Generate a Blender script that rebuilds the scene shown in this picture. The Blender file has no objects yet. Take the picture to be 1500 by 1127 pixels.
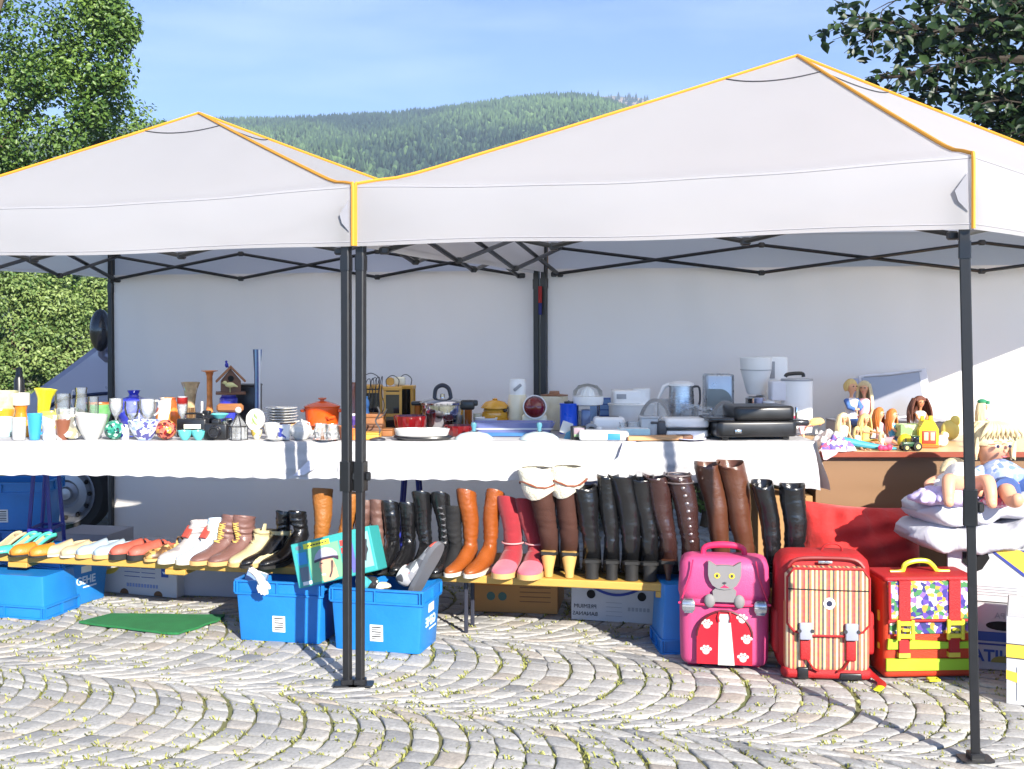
import bpy, bmesh, math, random
import numpy as np
from mathutils import Vector, Matrix, Euler
R = math.radians
rnd = random.Random(11)
SC = bpy.context.scene
COL = SC.collection
# ------------------------------------------------------------------ camera facts: level lens, horizon row 480 of a 1500 x 1127 frame
F, E, CX, CY = 1700.0, 1.47, 750.0, 480.0
TZ = 0.925                                   # height of the cloth on the sales table
def X(px, d): return (px - CX) / F * d
def Z(py, d): return E - (py - CY) / F * d
def U(n, d): return n * d / F
def G(px, py):
    d = F * E / (py - CY)
    return (X(px, d), d)
def lin(c):
    c = c / 255.0
    return c / 12.92 if c <= 0.04045 else ((c + 0.055) / 1.055) ** 2.4
def C(r, g, b): return (lin(r), lin(g), lin(b), 1.0)

# ------------------------------------------------------------------ materials
MATS = {}
def nodes_of(name):
    m = bpy.data.materials.new(name); m.use_nodes = True
    nt = m.node_tree; nt.nodes.clear()
    out = nt.nodes.new('ShaderNodeOutputMaterial')
    return m, nt, out
def noise(nt, scale, detail=3.0, rough=0.55, coord='Object', stretch=None):
    tc = nt.nodes.new('ShaderNodeTexCoord'); n = nt.nodes.new('ShaderNodeTexNoise')
    n.inputs['Scale'].default_value = scale; n.inputs['Detail'].default_value = detail
    n.inputs['Roughness'].default_value = rough
    if stretch:
        mp = nt.nodes.new('ShaderNodeMapping'); mp.inputs['Scale'].default_value = stretch
        nt.links.new(tc.outputs[coord], mp.inputs[0]); nt.links.new(mp.outputs[0], n.inputs['Vector'])
    else:
        nt.links.new(tc.outputs[coord], n.inputs['Vector'])
    return n
def mix_col(nt, fac, a, b):
    m = nt.nodes.new('ShaderNodeMix'); m.data_type = 'RGBA'
    for s, v in ((m.inputs[0], fac), (m.inputs[6], a), (m.inputs[7], b)):
        if hasattr(v, 'is_linked') or hasattr(v, 'node'): nt.links.new(v, s)
        else: s.default_value = v
    return m.outputs[2]
def sc4(c, k): return (min(c[0]*k, 1), min(c[1]*k, 1), min(c[2]*k, 1), 1)
def mat(name, col, rough=0.5, metal=0.0, var=0.12, scale=14.0, bump=0.0, bscale=None, coat=0.0, spec=0.5, sheen=0.0, stretch=None, sss=0.0):
    if name in MATS: return MATS[name]
    m, nt, out = nodes_of(name)
    p = nt.nodes.new('ShaderNodeBsdfPrincipled'); nt.links.new(p.outputs[0], out.inputs[0])
    n = noise(nt, scale, stretch=stretch)
    nt.links.new(mix_col(nt, n.outputs[0], sc4(col, 1-var), sc4(col, 1+var)), p.inputs['Base Color'])
    mr = nt.nodes.new('ShaderNodeMapRange'); nt.links.new(n.outputs[0], mr.inputs[0])
    mr.inputs[3].default_value = max(rough-0.08, 0.02); mr.inputs[4].default_value = min(rough+0.08, 1)
    nt.links.new(mr.outputs[0], p.inputs['Roughness'])
    p.inputs['Metallic'].default_value = metal
    p.inputs['Specular IOR Level'].default_value = spec
    p.inputs['Coat Weight'].default_value = coat
    p.inputs['Sheen Weight'].default_value = sheen
    if bump:
        b = nt.nodes.new('ShaderNodeBump'); b.inputs['Strength'].default_value = bump; b.inputs['Distance'].default_value = 0.01
        n2 = noise(nt, bscale or scale*4, 4.0, stretch=stretch); nt.links.new(n2.outputs[0], b.inputs['Height'])
        nt.links.new(b.outputs[0], p.inputs['Normal'])
    MATS[name] = m
    return m
def glass(name, tint=(0.96, 0.97, 0.97, 1), body=0.12, rough=0.03):
    """thin clear or tinted glass: light passes straight through, edges reflect"""
    if name in MATS: return MATS[name]
    m, nt, out = nodes_of(name)
    t = nt.nodes.new('ShaderNodeBsdfTransparent'); t.inputs[0].default_value = tint
    d = nt.nodes.new('ShaderNodeBsdfDiffuse'); d.inputs[0].default_value = sc4(tint, 0.9)
    g = nt.nodes.new('ShaderNodeBsdfGlossy'); g.inputs['Roughness'].default_value = rough; g.inputs[0].default_value = (1, 1, 1, 1)
    lw = nt.nodes.new('ShaderNodeLayerWeight'); lw.inputs['Blend'].default_value = 0.22
    nz = noise(nt, 25.0)
    mb = nt.nodes.new('ShaderNodeMath'); mb.operation = 'MULTIPLY'; mb.inputs[1].default_value = body*2
    nt.links.new(nz.outputs[0], mb.inputs[0])
    a = nt.nodes.new('ShaderNodeMixShader'); nt.links.new(mb.outputs[0], a.inputs[0]); nt.links.new(t.outputs[0], a.inputs[1]); nt.links.new(d.outputs[0], a.inputs[2])
    b = nt.nodes.new('ShaderNodeMixShader'); nt.links.new(lw.outputs['Fresnel'], b.inputs[0]); nt.links.new(a.outputs[0], b.inputs[1]); nt.links.new(g.outputs[0], b.inputs[2])
    nt.links.new(b.outputs[0], out.inputs[0])
    MATS[name] = m
    return m
def fabric(name, col, transl=0.35, bump=0.15, bscale=6.0, var=0.03):
    """woven cloth that lets part of the light through"""
    if name in MATS: return MATS[name]
    m, nt, out = nodes_of(name)
    n = noise(nt, 3.0); cc = mix_col(nt, n.outputs[0], sc4(col, 1-var), sc4(col, 1+var))
    d = nt.nodes.new('ShaderNodeBsdfDiffuse'); t = nt.nodes.new('ShaderNodeBsdfTranslucent')
    nt.links.new(cc, d.inputs[0]); nt.links.new(cc, t.inputs[0])
    b = nt.nodes.new('ShaderNodeBump'); b.inputs['Strength'].default_value = bump; b.inputs['Distance'].default_value = 0.02
    n2 = noise(nt, bscale, 3.0, stretch=(1.0, 1.0, 0.45)); nt.links.new(n2.outputs[0], b.inputs['Height'])
    nt.links.new(b.outputs[0], d.inputs['Normal'])
    x = nt.nodes.new('ShaderNodeMixShader'); x.inputs[0].default_value = transl
    nt.links.new(d.outputs[0], x.inputs[1]); nt.links.new(t.outputs[0], x.inputs[2]); nt.links.new(x.outputs[0], out.inputs[0])
    MATS[name] = m
    return m
def leafmat(name, dark, light, transl=0.3, rough=0.45):
    if name in MATS: return MATS[name]
    m, nt, out = nodes_of(name)
    at = nt.nodes.new('ShaderNodeAttribute'); at.attribute_name = 'tone'
    cc = mix_col(nt, at.outputs['Fac'], dark, light)
    p = nt.nodes.new('ShaderNodeBsdfPrincipled'); p.inputs['Roughness'].default_value = rough; nt.links.new(cc, p.inputs['Base Color'])
    t = nt.nodes.new('ShaderNodeBsdfTranslucent'); nt.links.new(cc, t.inputs[0])
    x = nt.nodes.new('ShaderNodeMixShader'); x.inputs[0].default_value = transl
    nt.links.new(p.outputs[0], x.inputs[1]); nt.links.new(t.outputs[0], x.inputs[2]); nt.links.new(x.outputs[0], out.inputs[0])
    MATS[name] = m
    return m
def stripes(name, cols, width, axis=0, rough=0.7, bump=0.1):
    """woven vertical stripes: cols = list of colours repeated every len*width metres"""
    if name in MATS: return MATS[name]
    m, nt, out = nodes_of(name)
    tc = nt.nodes.new('ShaderNodeTexCoord'); sx = nt.nodes.new('ShaderNodeSeparateXYZ'); nt.links.new(tc.outputs['Object'], sx.inputs[0])
    d = nt.nodes.new('ShaderNodeMath'); d.operation = 'DIVIDE'; d.inputs[1].default_value = width*len(cols); nt.links.new(sx.outputs[axis], d.inputs[0])
    f = nt.nodes.new('ShaderNodeMath'); f.operation = 'FRACT'; nt.links.new(d.outputs[0], f.inputs[0])
    r = nt.nodes.new('ShaderNodeValToRGB'); r.color_ramp.interpolation = 'CONSTANT'; nt.links.new(f.outputs[0], r.inputs[0])
    el = r.color_ramp.elements
    el[0].position = 0; el[0].color = cols[0]; el[1].position = 1/len(cols); el[1].color = cols[1]
    for i in range(2, len(cols)):
        e = el.new(i/len(cols)); e.color = cols[i]
    p = nt.nodes.new('ShaderNodeBsdfPrincipled'); p.inputs['Roughness'].default_value = rough
    n = noise(nt, 60.0); nt.links.new(mix_col(nt, 0.12, r.outputs[0], n.outputs['Color']), p.inputs['Base Color'])
    nt.links.new(p.outputs[0], out.inputs[0])
    MATS[name] = m
    return m
def patches(name, cols, scale, rough=0.6, rand=1.0, stretch=None, metal=0.0, bump=0.0):
    """irregular patches of several colours (prints, mosaics, patterned glazes)"""
    if name in MATS: return MATS[name]
    m, nt, out = nodes_of(name)
    tc = nt.nodes.new('ShaderNodeTexCoord'); v = nt.nodes.new('ShaderNodeTexVoronoi'); v.inputs['Scale'].default_value = scale
    v.inputs['Randomness'].default_value = rand
    mp = nt.nodes.new('ShaderNodeMapping'); mp.inputs['Scale'].default_value = stretch or (1, 1, 1)
    nz = noise(nt, scale*0.8); ad = nt.nodes.new('ShaderNodeVectorMath'); ad.operation = 'MULTIPLY_ADD'
    ad.inputs[1].default_value = (0.6/scale,)*3
    nt.links.new(nz.outputs['Color'], ad.inputs[0]); nt.links.new(tc.outputs['Object'], ad.inputs[2])
    nt.links.new(ad.outputs[0], mp.inputs[0]); nt.links.new(mp.outputs[0], v.inputs['Vector'])
    s = nt.nodes.new('ShaderNodeSeparateColor'); nt.links.new(v.outputs['Color'], s.inputs[0])
    r = nt.nodes.new('ShaderNodeValToRGB'); r.color_ramp.interpolation = 'CONSTANT'; nt.links.new(s.outputs[0], r.inputs[0])
    el = r.color_ramp.elements
    el[0].position = 0; el[0].color = cols[0]; el[1].position = 1/len(cols); el[1].color = cols[1]
    for i in range(2, len(cols)):
        e = el.new(i/len(cols)); e.color = cols[i]
    p = nt.nodes.new('ShaderNodeBsdfPrincipled'); p.inputs['Roughness'].default_value = rough; p.inputs['Metallic'].default_value = metal
    nt.links.new(r.outputs[0], p.inputs['Base Color'])
    if bump:
        b = nt.nodes.new('ShaderNodeBump'); b.inputs['Strength'].default_value = bump; b.inputs['Distance'].default_value = 0.01
        nt.links.new(v.outputs['Distance'], b.inputs['Height']); nt.links.new(b.outputs[0], p.inputs['Normal'])
    nt.links.new(p.outputs[0], out.inputs[0])
    MATS[name] = m
    return m

# ------------------------------------------------------------------ mesh builder
def rrect(w, h, r, n=4):
    r = min(r, w/2-1e-4, h/2-1e-4); pts = []
    for cx, cy, a0 in ((w/2-r, h/2-r, 0), (-w/2+r, h/2-r, 90), (-w/2+r, -h/2+r, 180), (w/2-r, -h/2+r, 270)):
        for i in range(n+1):
            a = R(a0 + 90*i/n); pts.append((cx+r*math.cos(a), cy+r*math.sin(a)))
    return pts
def circ(n, rx, ry=None, ph=0.0):
    ry = rx if ry is None else ry
    return [(rx*math.cos(2*math.pi*i/n+ph), ry*math.sin(2*math.pi*i/n+ph)) for i in range(n)]
class MB:
    def __init__(s): s.v = []; s.f = []; s.m = Matrix()
    def at(s, loc=(0, 0, 0), rot=(0, 0, 0), sc=(1, 1, 1)):
        s.m = Matrix.LocRotScale(Vector(loc), Euler([R(a) for a in rot]), Vector(sc)); return s
    def _a(s, pts):
        o = len(s.v); m = s.m
        s.v += [tuple(m @ Vector(p)) for p in pts]; return o
    def loft(s, secs, cap=(1, 1), closed=True):
        n = len(secs[0]); o = s._a([p for q in secs for p in q])
        for i in range(len(secs)-1):
            for j in range(n if closed else n-1):
                k = (j+1) % n
                s.f.append((o+i*n+j, o+i*n+k, o+(i+1)*n+k, o+(i+1)*n+j))
        if cap[0]: s.f.append(tuple(o+j for j in reversed(range(n))))
        if cap[1]: s.f.append(tuple(o+(len(secs)-1)*n+j for j in range(n)))
        return s
    def box(s, c, sz, b=0.0):
        x, y, z = sz[0]/2, sz[1]/2, sz[2]/2
        if not b:
            q = [(-x, -y), (x, -y), (x, y), (-x, y)]
            return s.loft([[(c[0]+a, c[1]+e, c[2]-z) for a, e in q], [(c[0]+a, c[1]+e, c[2]+z) for a, e in q]])
        return s.rbox(c, sz, b, b, n=1, k=1)
    def rbox(s, c, sz, r, rt=None, n=3, k=3, top=True, taper=0.0, bulge=0.0):
        """rounded box; taper narrows the top, bulge swells the middle"""
        rt = r if rt is None else rt
        secs = []
        zz = []
        for i in range(k+1):
            a = R(90*i/k); zz.append((rt*(1-math.sin(a)), rt*(1-math.cos(a))))      # inset, dz
        lay = [(ins, -sz[2]/2+dz) for ins, dz in zz]
        if bulge:
            for t in (0.25, 0.5, 0.75): lay.append((-bulge*math.sin(math.pi*t), -sz[2]/2+rt+(sz[2]-2*rt)*t))
        lay += [(ins, sz[2]/2-dz) for ins, dz in reversed(zz)]
        for ins, z in lay:
            tp = 1-taper*(z/sz[2]+0.5)
            secs.append([(c[0]+p[0], c[1]+p[1], c[2]+z) for p in rrect((sz[0]-2*ins)*tp, (sz[1]-2*ins)*tp, max(r-ins, r*0.25), n)])
        return s.loft(secs)
    def lathe(s, prof, seg=24, c=(0, 0, 0), ry=1.0, flute=0.0, nf=10, twist=0.0):
        secs = []
        for r, z in prof:
            ring = []
            for i in range(seg):
                a = 2*math.pi*i/seg; rr = max(r, 1e-4)*(1+flute*math.cos(nf*a+twist*z))
                ring.append((c[0]+rr*math.cos(a), c[1]+rr*ry*math.sin(a), c[2]+z))
            secs.append(ring)
        return s.loft(secs, cap=(0, 0))
    def tube(s, pts, r, seg=8, cap=True, flat=1.0):
        P = [Vector(p) for p in pts]; n = len(P)
        rs = list(r) if isinstance(r, (list, tuple)) else [r]*n
        if 4 <= n <= 9:                              # round the bends
            Q, q2 = [], []
            for i in range(n-1):
                p0, p1, p2, p3 = P[max(i-1, 0)], P[i], P[i+1], P[min(i+2, n-1)]
                for k in range(4):
                    t = k/4; Q.append(.5*((2*p1)+(p2-p0)*t+(2*p0-5*p1+4*p2-p3)*t*t+(3*p1-p0-3*p2+p3)*t**3)); q2.append(rs[i]*(1-t)+rs[i+1]*t)
            P, rs = Q+[P[-1]], q2+[rs[-1]]; n = len(P)
        T = [(P[min(i+1, n-1)]-P[max(i-1, 0)]).normalized() for i in range(n)]
        up = Vector((0, 0, 1)) if abs(T[0].z) < 0.9 else Vector((1, 0, 0))
        nrm = T[0].cross(up).normalized(); secs = []
        for i in range(n):
            nrm = (nrm - T[i]*nrm.dot(T[i])).normalized(); bi = T[i].cross(nrm)
            secs.append([P[i]+nrm*(rs[i]*math.cos(2*math.pi*j/seg))+bi*(rs[i]*flat*math.sin(2*math.pi*j/seg)) for j in range(seg)])
        return s.loft(secs, cap=(cap, cap))
    def prism(s, poly, y0, y1):
        """polygon in x-z (counter clockwise seen from the front) extruded along y"""
        return s.loft([[(x, y0, z) for x, z in poly], [(x, y1, z) for x, z in poly]])
    def slab(s, poly, z0, z1):
        return s.loft([[(x, y, z0) for x, y in poly], [(x, y, z1) for x, y in poly]])
    def ell(s, c, r, seg=18, rings=10, fn=None):
        secs = []
        for i in range(rings+1):
            a = math.pi*i/rings; ring = []
            for j in range(seg):
                b = 2*math.pi*j/seg
                p = (math.sin(a)*math.cos(b), math.sin(a)*math.sin(b), -math.cos(a))
                if i in (0, rings): p = (1e-4*math.cos(b), 1e-4*math.sin(b), p[2])
                if fn: p = fn(*p)
                ring.append((c[0]+p[0]*r[0], c[1]+p[1]*r[1], c[2]+p[2]*r[2]))
            secs.append(ring)
        return s.loft(secs, cap=(0, 0))
    def grid(s, fn, nu, nv):
        o = s._a([fn(i/nu, j/nv) for i in range(nu+1) for j in range(nv+1)])
        for i in range(nu):
            for j in range(nv):
                a = o+i*(nv+1)+j
                s.f.append((a, a+nv+1, a+nv+2, a+1))
        return s
    def build(s, name, m, parent=None, smooth=True, ang=38, label=None):
        me = bpy.data.meshes.new(name); me.from_pydata(s.v, [], s.f); me.validate()
        bm = bmesh.new(); bm.from_mesh(me); bmesh.ops.recalc_face_normals(bm, faces=bm.faces); bm.to_mesh(me); bm.free()
        if smooth:
            me.polygons.foreach_set('use_smooth', [True]*len(me.polygons)); me.set_sharp_from_angle(angle=R(ang))
        me.materials.append(m)
        o = bpy.data.objects.new(name, me); COL.objects.link(o)
        if parent: o.parent = parent
        if label: o['label'] = label
        return o
def tag(o, label, cat, group=None):
    o['label'] = label; o['category'] = cat
    if group: o['group'] = group
    return o
def thing(name, label, cat, loc=(0, 0, 0), rz=0.0, group=None, rot=None):
    o = bpy.data.objects.new(name, None); COL.objects.link(o); o.empty_display_size = 0.1
    o.location = loc; o.rotation_euler = [R(a) for a in rot] if rot else (0, 0, R(rz))
    return tag(o, label, cat, group)
def solo(mb, name, m, label, cat, loc=(0, 0, 0), rz=0.0, group=None, rot=None, smooth=True, ang=38):
    o = mb.build(name, m, None, smooth, ang); o.location = loc; o.rotation_euler = [R(a) for a in rot] if rot else (0, 0, R(rz))
    return tag(o, label, cat, group)
def struct(o, kind='structure'): o['kind'] = kind; return o
def copy_tree(o, loc=None, rz=None, label=None, parent=None):
    c = o.copy(); COL.objects.link(c)
    if parent: c.parent = parent
    if loc is not None: c.location = loc
    if rz is not None: c.rotation_euler = (0, 0, R(rz))
    if label: c['label'] = label
    for ch in list(o.children): copy_tree(ch, parent=c)
    return c
def text(s, size, m, parent, name='lettering', loc=(0, 0, 0), rot=(90, 0, 0), mirror=False, bold=0.0, sx=1.0):
    cu = bpy.data.curves.new('letters', 'FONT'); cu.body = s; cu.size = size; cu.align_x = 'CENTER'; cu.align_y = 'CENTER'
    cu.offset = bold; cu.extrude = 0.0008; cu.resolution_u = 3
    t = bpy.data.objects.new('letters', cu); me = bpy.data.meshes.new_from_object(t)
    bpy.data.objects.remove(t); me.name = name
    me.materials.clear(); me.materials.append(m)
    o = bpy.data.objects.new(name, me); COL.objects.link(o); o.parent = parent
    o.location = loc; o.rotation_euler = [R(a) for a in rot]; o.scale = (-sx if mirror else sx, 1, 1)
    return o
def raw(name, V, Fc, m, tone=None, smooth=False):
    """mesh from numpy arrays (all faces with the same number of corners)"""
    me = bpy.data.meshes.new(name); V = np.asarray(V, dtype=np.float32); Fc = np.asarray(Fc, dtype=np.int32); k = Fc.shape[1]
    me.vertices.add(len(V)); me.vertices.foreach_set('co', V.ravel())
    me.loops.add(Fc.size); me.loops.foreach_set('vertex_index', Fc.ravel())
    me.polygons.add(len(Fc)); me.polygons.foreach_set('loop_start', np.arange(0, Fc.size, k, dtype=np.int32))
    if smooth: me.polygons.foreach_set('use_smooth', np.ones(len(Fc), dtype=bool))
    me.update(calc_edges=True); me.validate()
    if tone is not None:
        a = me.attributes.new('tone', 'FLOAT', 'POINT'); a.data.foreach_set('value', np.asarray(tone, dtype=np.float32))
    me.materials.append(m)
    o = bpy.data.objects.new(name, me); COL.objects.link(o)
    return o
# ================================================================== camera, sun, sky
cam = bpy.data.cameras.new('camera'); co = bpy.data.objects.new('camera', cam); COL.objects.link(co); SC.camera = co
co.location = (0, 0, E); co.rotation_euler = (R(90), 0, 0)
cam.sensor_width = 36; cam.lens = F/1500*36; cam.shift_y = -(563.5-CY)/1500; cam.clip_end = 6000; cam.clip_start = 0.05
HAZE = 0.0006
SUN_AZ, SUN_EL = 26.0, 25.5            # the sun stands behind the camera, this far round to its right
sl = bpy.data.lights.new('sun', 'SUN'); so = bpy.data.objects.new('sun', sl); COL.objects.link(so)
sl.energy = 4.4; sl.angle = R(0.55); sl.color = (1.0, 0.935, 0.83)
dirv = Vector((-math.sin(R(SUN_AZ))*math.cos(R(SUN_EL)), math.cos(R(SUN_AZ))*math.cos(R(SUN_EL)), -math.sin(R(SUN_EL))))
so.rotation_euler = dirv.to_track_quat('-Z', 'Y').to_euler()
W = bpy.data.worlds.new('World'); SC.world = W; W.use_nodes = True
nt = W.node_tree; bg = nt.nodes['Background']
sk = nt.nodes.new('ShaderNodeTexSky'); sk.sky_type = 'NISHITA'; sk.sun_disc = False
sk.sun_elevation = R(SUN_EL); sk.sun_rotation = math.atan2(-dirv.x, -dirv.y); sk.altitude = 2500; sk.air_density = 0.4; sk.dust_density = 0.0; sk.ozone_density = 3.0
# thin veils of cirrus, laid out by direction
tc = nt.nodes.new('ShaderNodeTexCoord'); mp = nt.nodes.new('ShaderNodeMapping'); mp.inputs['Scale'].default_value = (1.6, 1.6, 9.0); mp.inputs['Rotation'].default_value = (0.25, 0.12, 0.3); nt.links.new(tc.outputs['Generated'], mp.inputs[0])
cn = nt.nodes.new('ShaderNodeTexNoise'); cn.inputs['Scale'].default_value = 2.6; cn.inputs['Detail'].default_value = 5; cn.inputs['Roughness'].default_value = .5; nt.links.new(mp.outputs[0], cn.inputs['Vector'])
cr_ = nt.nodes.new('ShaderNodeMapRange'); cr_.inputs[1].default_value = .46; cr_.inputs[2].default_value = .78; cr_.inputs[3].default_value = 0; cr_.inputs[4].default_value = .22; nt.links.new(cn.outputs[0], cr_.inputs[0])
cm = nt.nodes.new('ShaderNodeMix'); cm.data_type = 'RGBA'; nt.links.new(cr_.outputs[0], cm.inputs[0]); nt.links.new(sk.outputs[0], cm.inputs[6]); cm.inputs[7].default_value = (4.2, 4.6, 5.2, 1)
nt.links.new(cm.outputs[2], bg.inputs[0]); bg.inputs[1].default_value = 0.15
SC.view_settings.view_transform = 'Standard'; SC.view_settings.look = 'None'; SC.view_settings.gamma = 1; SC.view_settings.exposure = 1.34
SC.cycles.max_bounces = 8; SC.cycles.diffuse_bounces = 5; SC.cycles.transparent_max_bounces = 24; SC.cycles.glossy_bounces = 4
SC.cycles.caustics_reflective = False; SC.cycles.caustics_refractive = False

# ================================================================== ground: one sheet, cobbles laid in arcs, weeds in the joints
m, nt, out = nodes_of('soil'); p = nt.nodes.new('ShaderNodeBsdfPrincipled'); nt.links.new(p.outputs[0], out.inputs[0])
n1 = noise(nt, 9.0, 5.0); n2 = noise(nt, 1.2, 4.0)
a = mix_col(nt, n1.outputs[0], C(92, 88, 62), C(134, 130, 92)); gcol = nt.nodes.new('ShaderNodeValToRGB'); nt.links.new(n2.outputs[0], gcol.inputs[0])
gcol.color_ramp.elements[0].position = 0.42; gcol.color_ramp.elements[1].position = 0.62
nt.links.new(mix_col(nt, gcol.outputs[0], a, C(96, 104, 62)), p.inputs['Base Color']); p.inputs['Roughness'].default_value = 0.95
MATS['soil'] = m
gd = MB(); gd.grid(lambda u, v: (-1700+3400*u, -40+1540*v, -0.0105), 4, 4)
struct(gd.build('ground', MATS['soil'], smooth=False))

m, nt, out = nodes_of('granite'); p = nt.nodes.new('ShaderNodeBsdfPrincipled'); nt.links.new(p.outputs[0], out.inputs[0])
at = nt.nodes.new('ShaderNodeAttribute'); at.attribute_name = 'tone'
rp = nt.nodes.new('ShaderNodeValToRGB'); nt.links.new(at.outputs['Fac'], rp.inputs[0]); el = rp.color_ramp.elements
el[0].color = C(140, 142, 146); el[1].color = C(198, 197, 192); e = el.new(0.3); e.color = C(172, 173, 175); e = el.new(0.7); e.color = C(187, 187, 186); e = el.new(0.92); e.color = C(178, 170, 162)
n1 = noise(nt, 70.0, 6.0, 0.7); n2 = noise(nt, 2.4, 5.0)
sp = nt.nodes.new('ShaderNodeValToRGB'); nt.links.new(n1.outputs[0], sp.inputs[0]); sp.color_ramp.elements[0].position = 0.32; sp.color_ramp.elements[1].position = 0.68
sp.color_ramp.elements[0].color = (0.66, 0.65, 0.63, 1); sp.color_ramp.elements[1].color = (1.12, 1.1, 1.06, 1)
mu = nt.nodes.new('ShaderNodeMix'); mu.data_type = 'RGBA'; mu.blend_type = 'MULTIPLY'; mu.inputs[0].default_value = 0.85
nt.links.new(rp.outputs[0], mu.inputs[6]); nt.links.new(sp.outputs[0], mu.inputs[7])
mu2 = nt.nodes.new('ShaderNodeMix'); mu2.data_type = 'RGBA'; mu2.blend_type = 'MULTIPLY'; mu2.inputs[0].default_value = 0.26
nt.links.new(mu.outputs[2], mu2.inputs[6]); nt.links.new(n2.outputs[0], mu2.inputs[7])
nt.links.new(mu2.outputs[2], p.inputs['Base Color']); p.inputs['Roughness'].default_value = 0.75
b = nt.nodes.new('ShaderNodeBump'); b.inputs['Strength'].default_value = 0.7; b.inputs['Distance'].default_value = 0.006
n3 = noise(nt, 38.0, 6.0, 0.65); nt.links.new(n3.outputs[0], b.inputs['Height']); nt.links.new(b.outputs[0], p.inputs['Normal'])
MATS['granite'] = m
def cobbles():
    V, Fc, T, joints = [], [], [], []
    Ad = (math.cos(R(-16.6)), math.sin(R(-16.6))); Bd = (-Ad[1], Ad[0])
    BW, RR_, PI_ = 1.04, 0.60, 0.106
    th = math.asin(BW/2/RR_)
    for nb in range(-3, 6):
        bc = 4.2+BW*(nb+0.5); off = rnd.uniform(0, 0.1)
        for k in range(-66, 76):
            ns = rnd.choice((10, 11, 12, 12)); ph = rnd.uniform(-0.3, 0.3)
            ang = [-th] + [(-th+2*th*(i+ph+rnd.uniform(-0.16, 0.16))/ns) for i in range(1, ns)] + [th]
            wob = rnd.uniform(-0.006, 0.006)
            a_mid = off+k*PI_+RR_
            x0 = Ad[0]*a_mid+Bd[0]*bc; y0 = Ad[1]*a_mid+Bd[1]*bc
            if not (-4.6 < x0 < 5.4 and 2.4 < y0 < 9.6): continue
            for i in range(ns):
                t0, t1 = ang[i], ang[i+1]
                tm = (t0+t1)/2
                q = []
                for (kk, tt) in ((0, t0), (0, tm), (0, t1), (0.5, t1), (1, t1), (1, tm), (1, t0), (0.5, t0)):
                    aa = off+(k+kk)*PI_+RR_*math.cos(tt)+wob*(1 if kk < 0.6 else 1); bb = bc+RR_*math.sin(tt)
                    q.append(((Ad[0]*aa+Bd[0]*bb)+rnd.uniform(-.004, .004), (Ad[1]*aa+Bd[1]*bb)+rnd.uniform(-.004, .004)))
                cx = sum(a[0] for a in q)/8; cy = sum(a[1] for a in q)/8
                joints.append(q[0]); joints.append(q[1]); joints.append(q[7])
                h = rnd.uniform(-0.0025, 0.0025); tx, ty = rnd.uniform(-.02, .02), rnd.uniform(-.02, .02)
                def ring(ins, z, rd):
                    r = []
                    for j, (x, y) in enumerate(q):
                        dx, dy = cx-x, cy-y; L = math.hypot(dx, dy) or 1
                        kx = ins*(1.35 if j % 2 == 0 else 1.0)+rd*(1 if j % 2 == 0 else 0)
                        kx = min(kx, L*0.8)
                        nx, ny = x+dx/L*kx, y+dy/L*kx
                        r.append((nx, ny, z+tx*(nx-cx)+ty*(ny-cy)))
                    return r
                o = len(V)
                V += ring(0.0035, -0.022, 0.004)+ring(0.0045, h-0.0042, 0.004)+ring(0.0095, h-0.0008, 0.005)+ring(0.024, h+0.0003, 0.004)
                tn = min(max(rnd.gauss(0.55, 0.24), 0), 1)
                T += [tn]*32
                for rr in range(3):
                    for j in range(8):
                        j2 = (j+1) % 8
                        Fc.append((o+rr*8+j, o+rr*8+j2, o+rr*8+8+j2, o+rr*8+8+j))
                s_ = o+24
                Fc += [(s_, s_+1, s_+2, s_+3), (s_, s_+3, s_+4, s_+7), (s_+4, s_+5, s_+6, s_+7)]
    o = raw('paving', V, Fc, MATS['granite'], T, smooth=True)
    o.data.set_sharp_from_angle(angle=R(50)); struct(o)
    # weeds in the joints
    V, Fc, T = [], [], []
    for (x, y) in joints:
        if not (3.6 < y < 6.6 and abs(x) < 3.2): continue
        dens = 0.5+0.5*math.sin(x*2.1+1.3)*math.sin(y*3.3+x)
        if rnd.random() > 0.16+0.5*dens: continue
        for _ in range(rnd.randint(5, 13)):
            bx, by = x+rnd.gauss(0, .012), y+rnd.gauss(0, .012); a = rnd.uniform(0, 6.28); l = rnd.uniform(.008, .02); w = rnd.uniform(.002, .0045)
            o = len(V); z0 = -0.0105
            V += [(bx-w*math.sin(a), by+w*math.cos(a), z0), (bx+w*math.sin(a), by-w*math.cos(a), z0),
                  (bx+l*.7*math.cos(a)+w*math.sin(a), by+l*.7*math.sin(a)-w*math.cos(a), z0+l), (bx+l*.9*math.cos(a), by+l*.9*math.sin(a), z0+l*0.9)]
            Fc.append((o, o+1, o+2, o+3)); T += [rnd.random()]*4
    o = raw('weeds', V, Fc, leafmat('weed', C(104, 112, 50), C(196, 196, 112), 0.3), T); struct(o, 'stuff')
cobbles()

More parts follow.
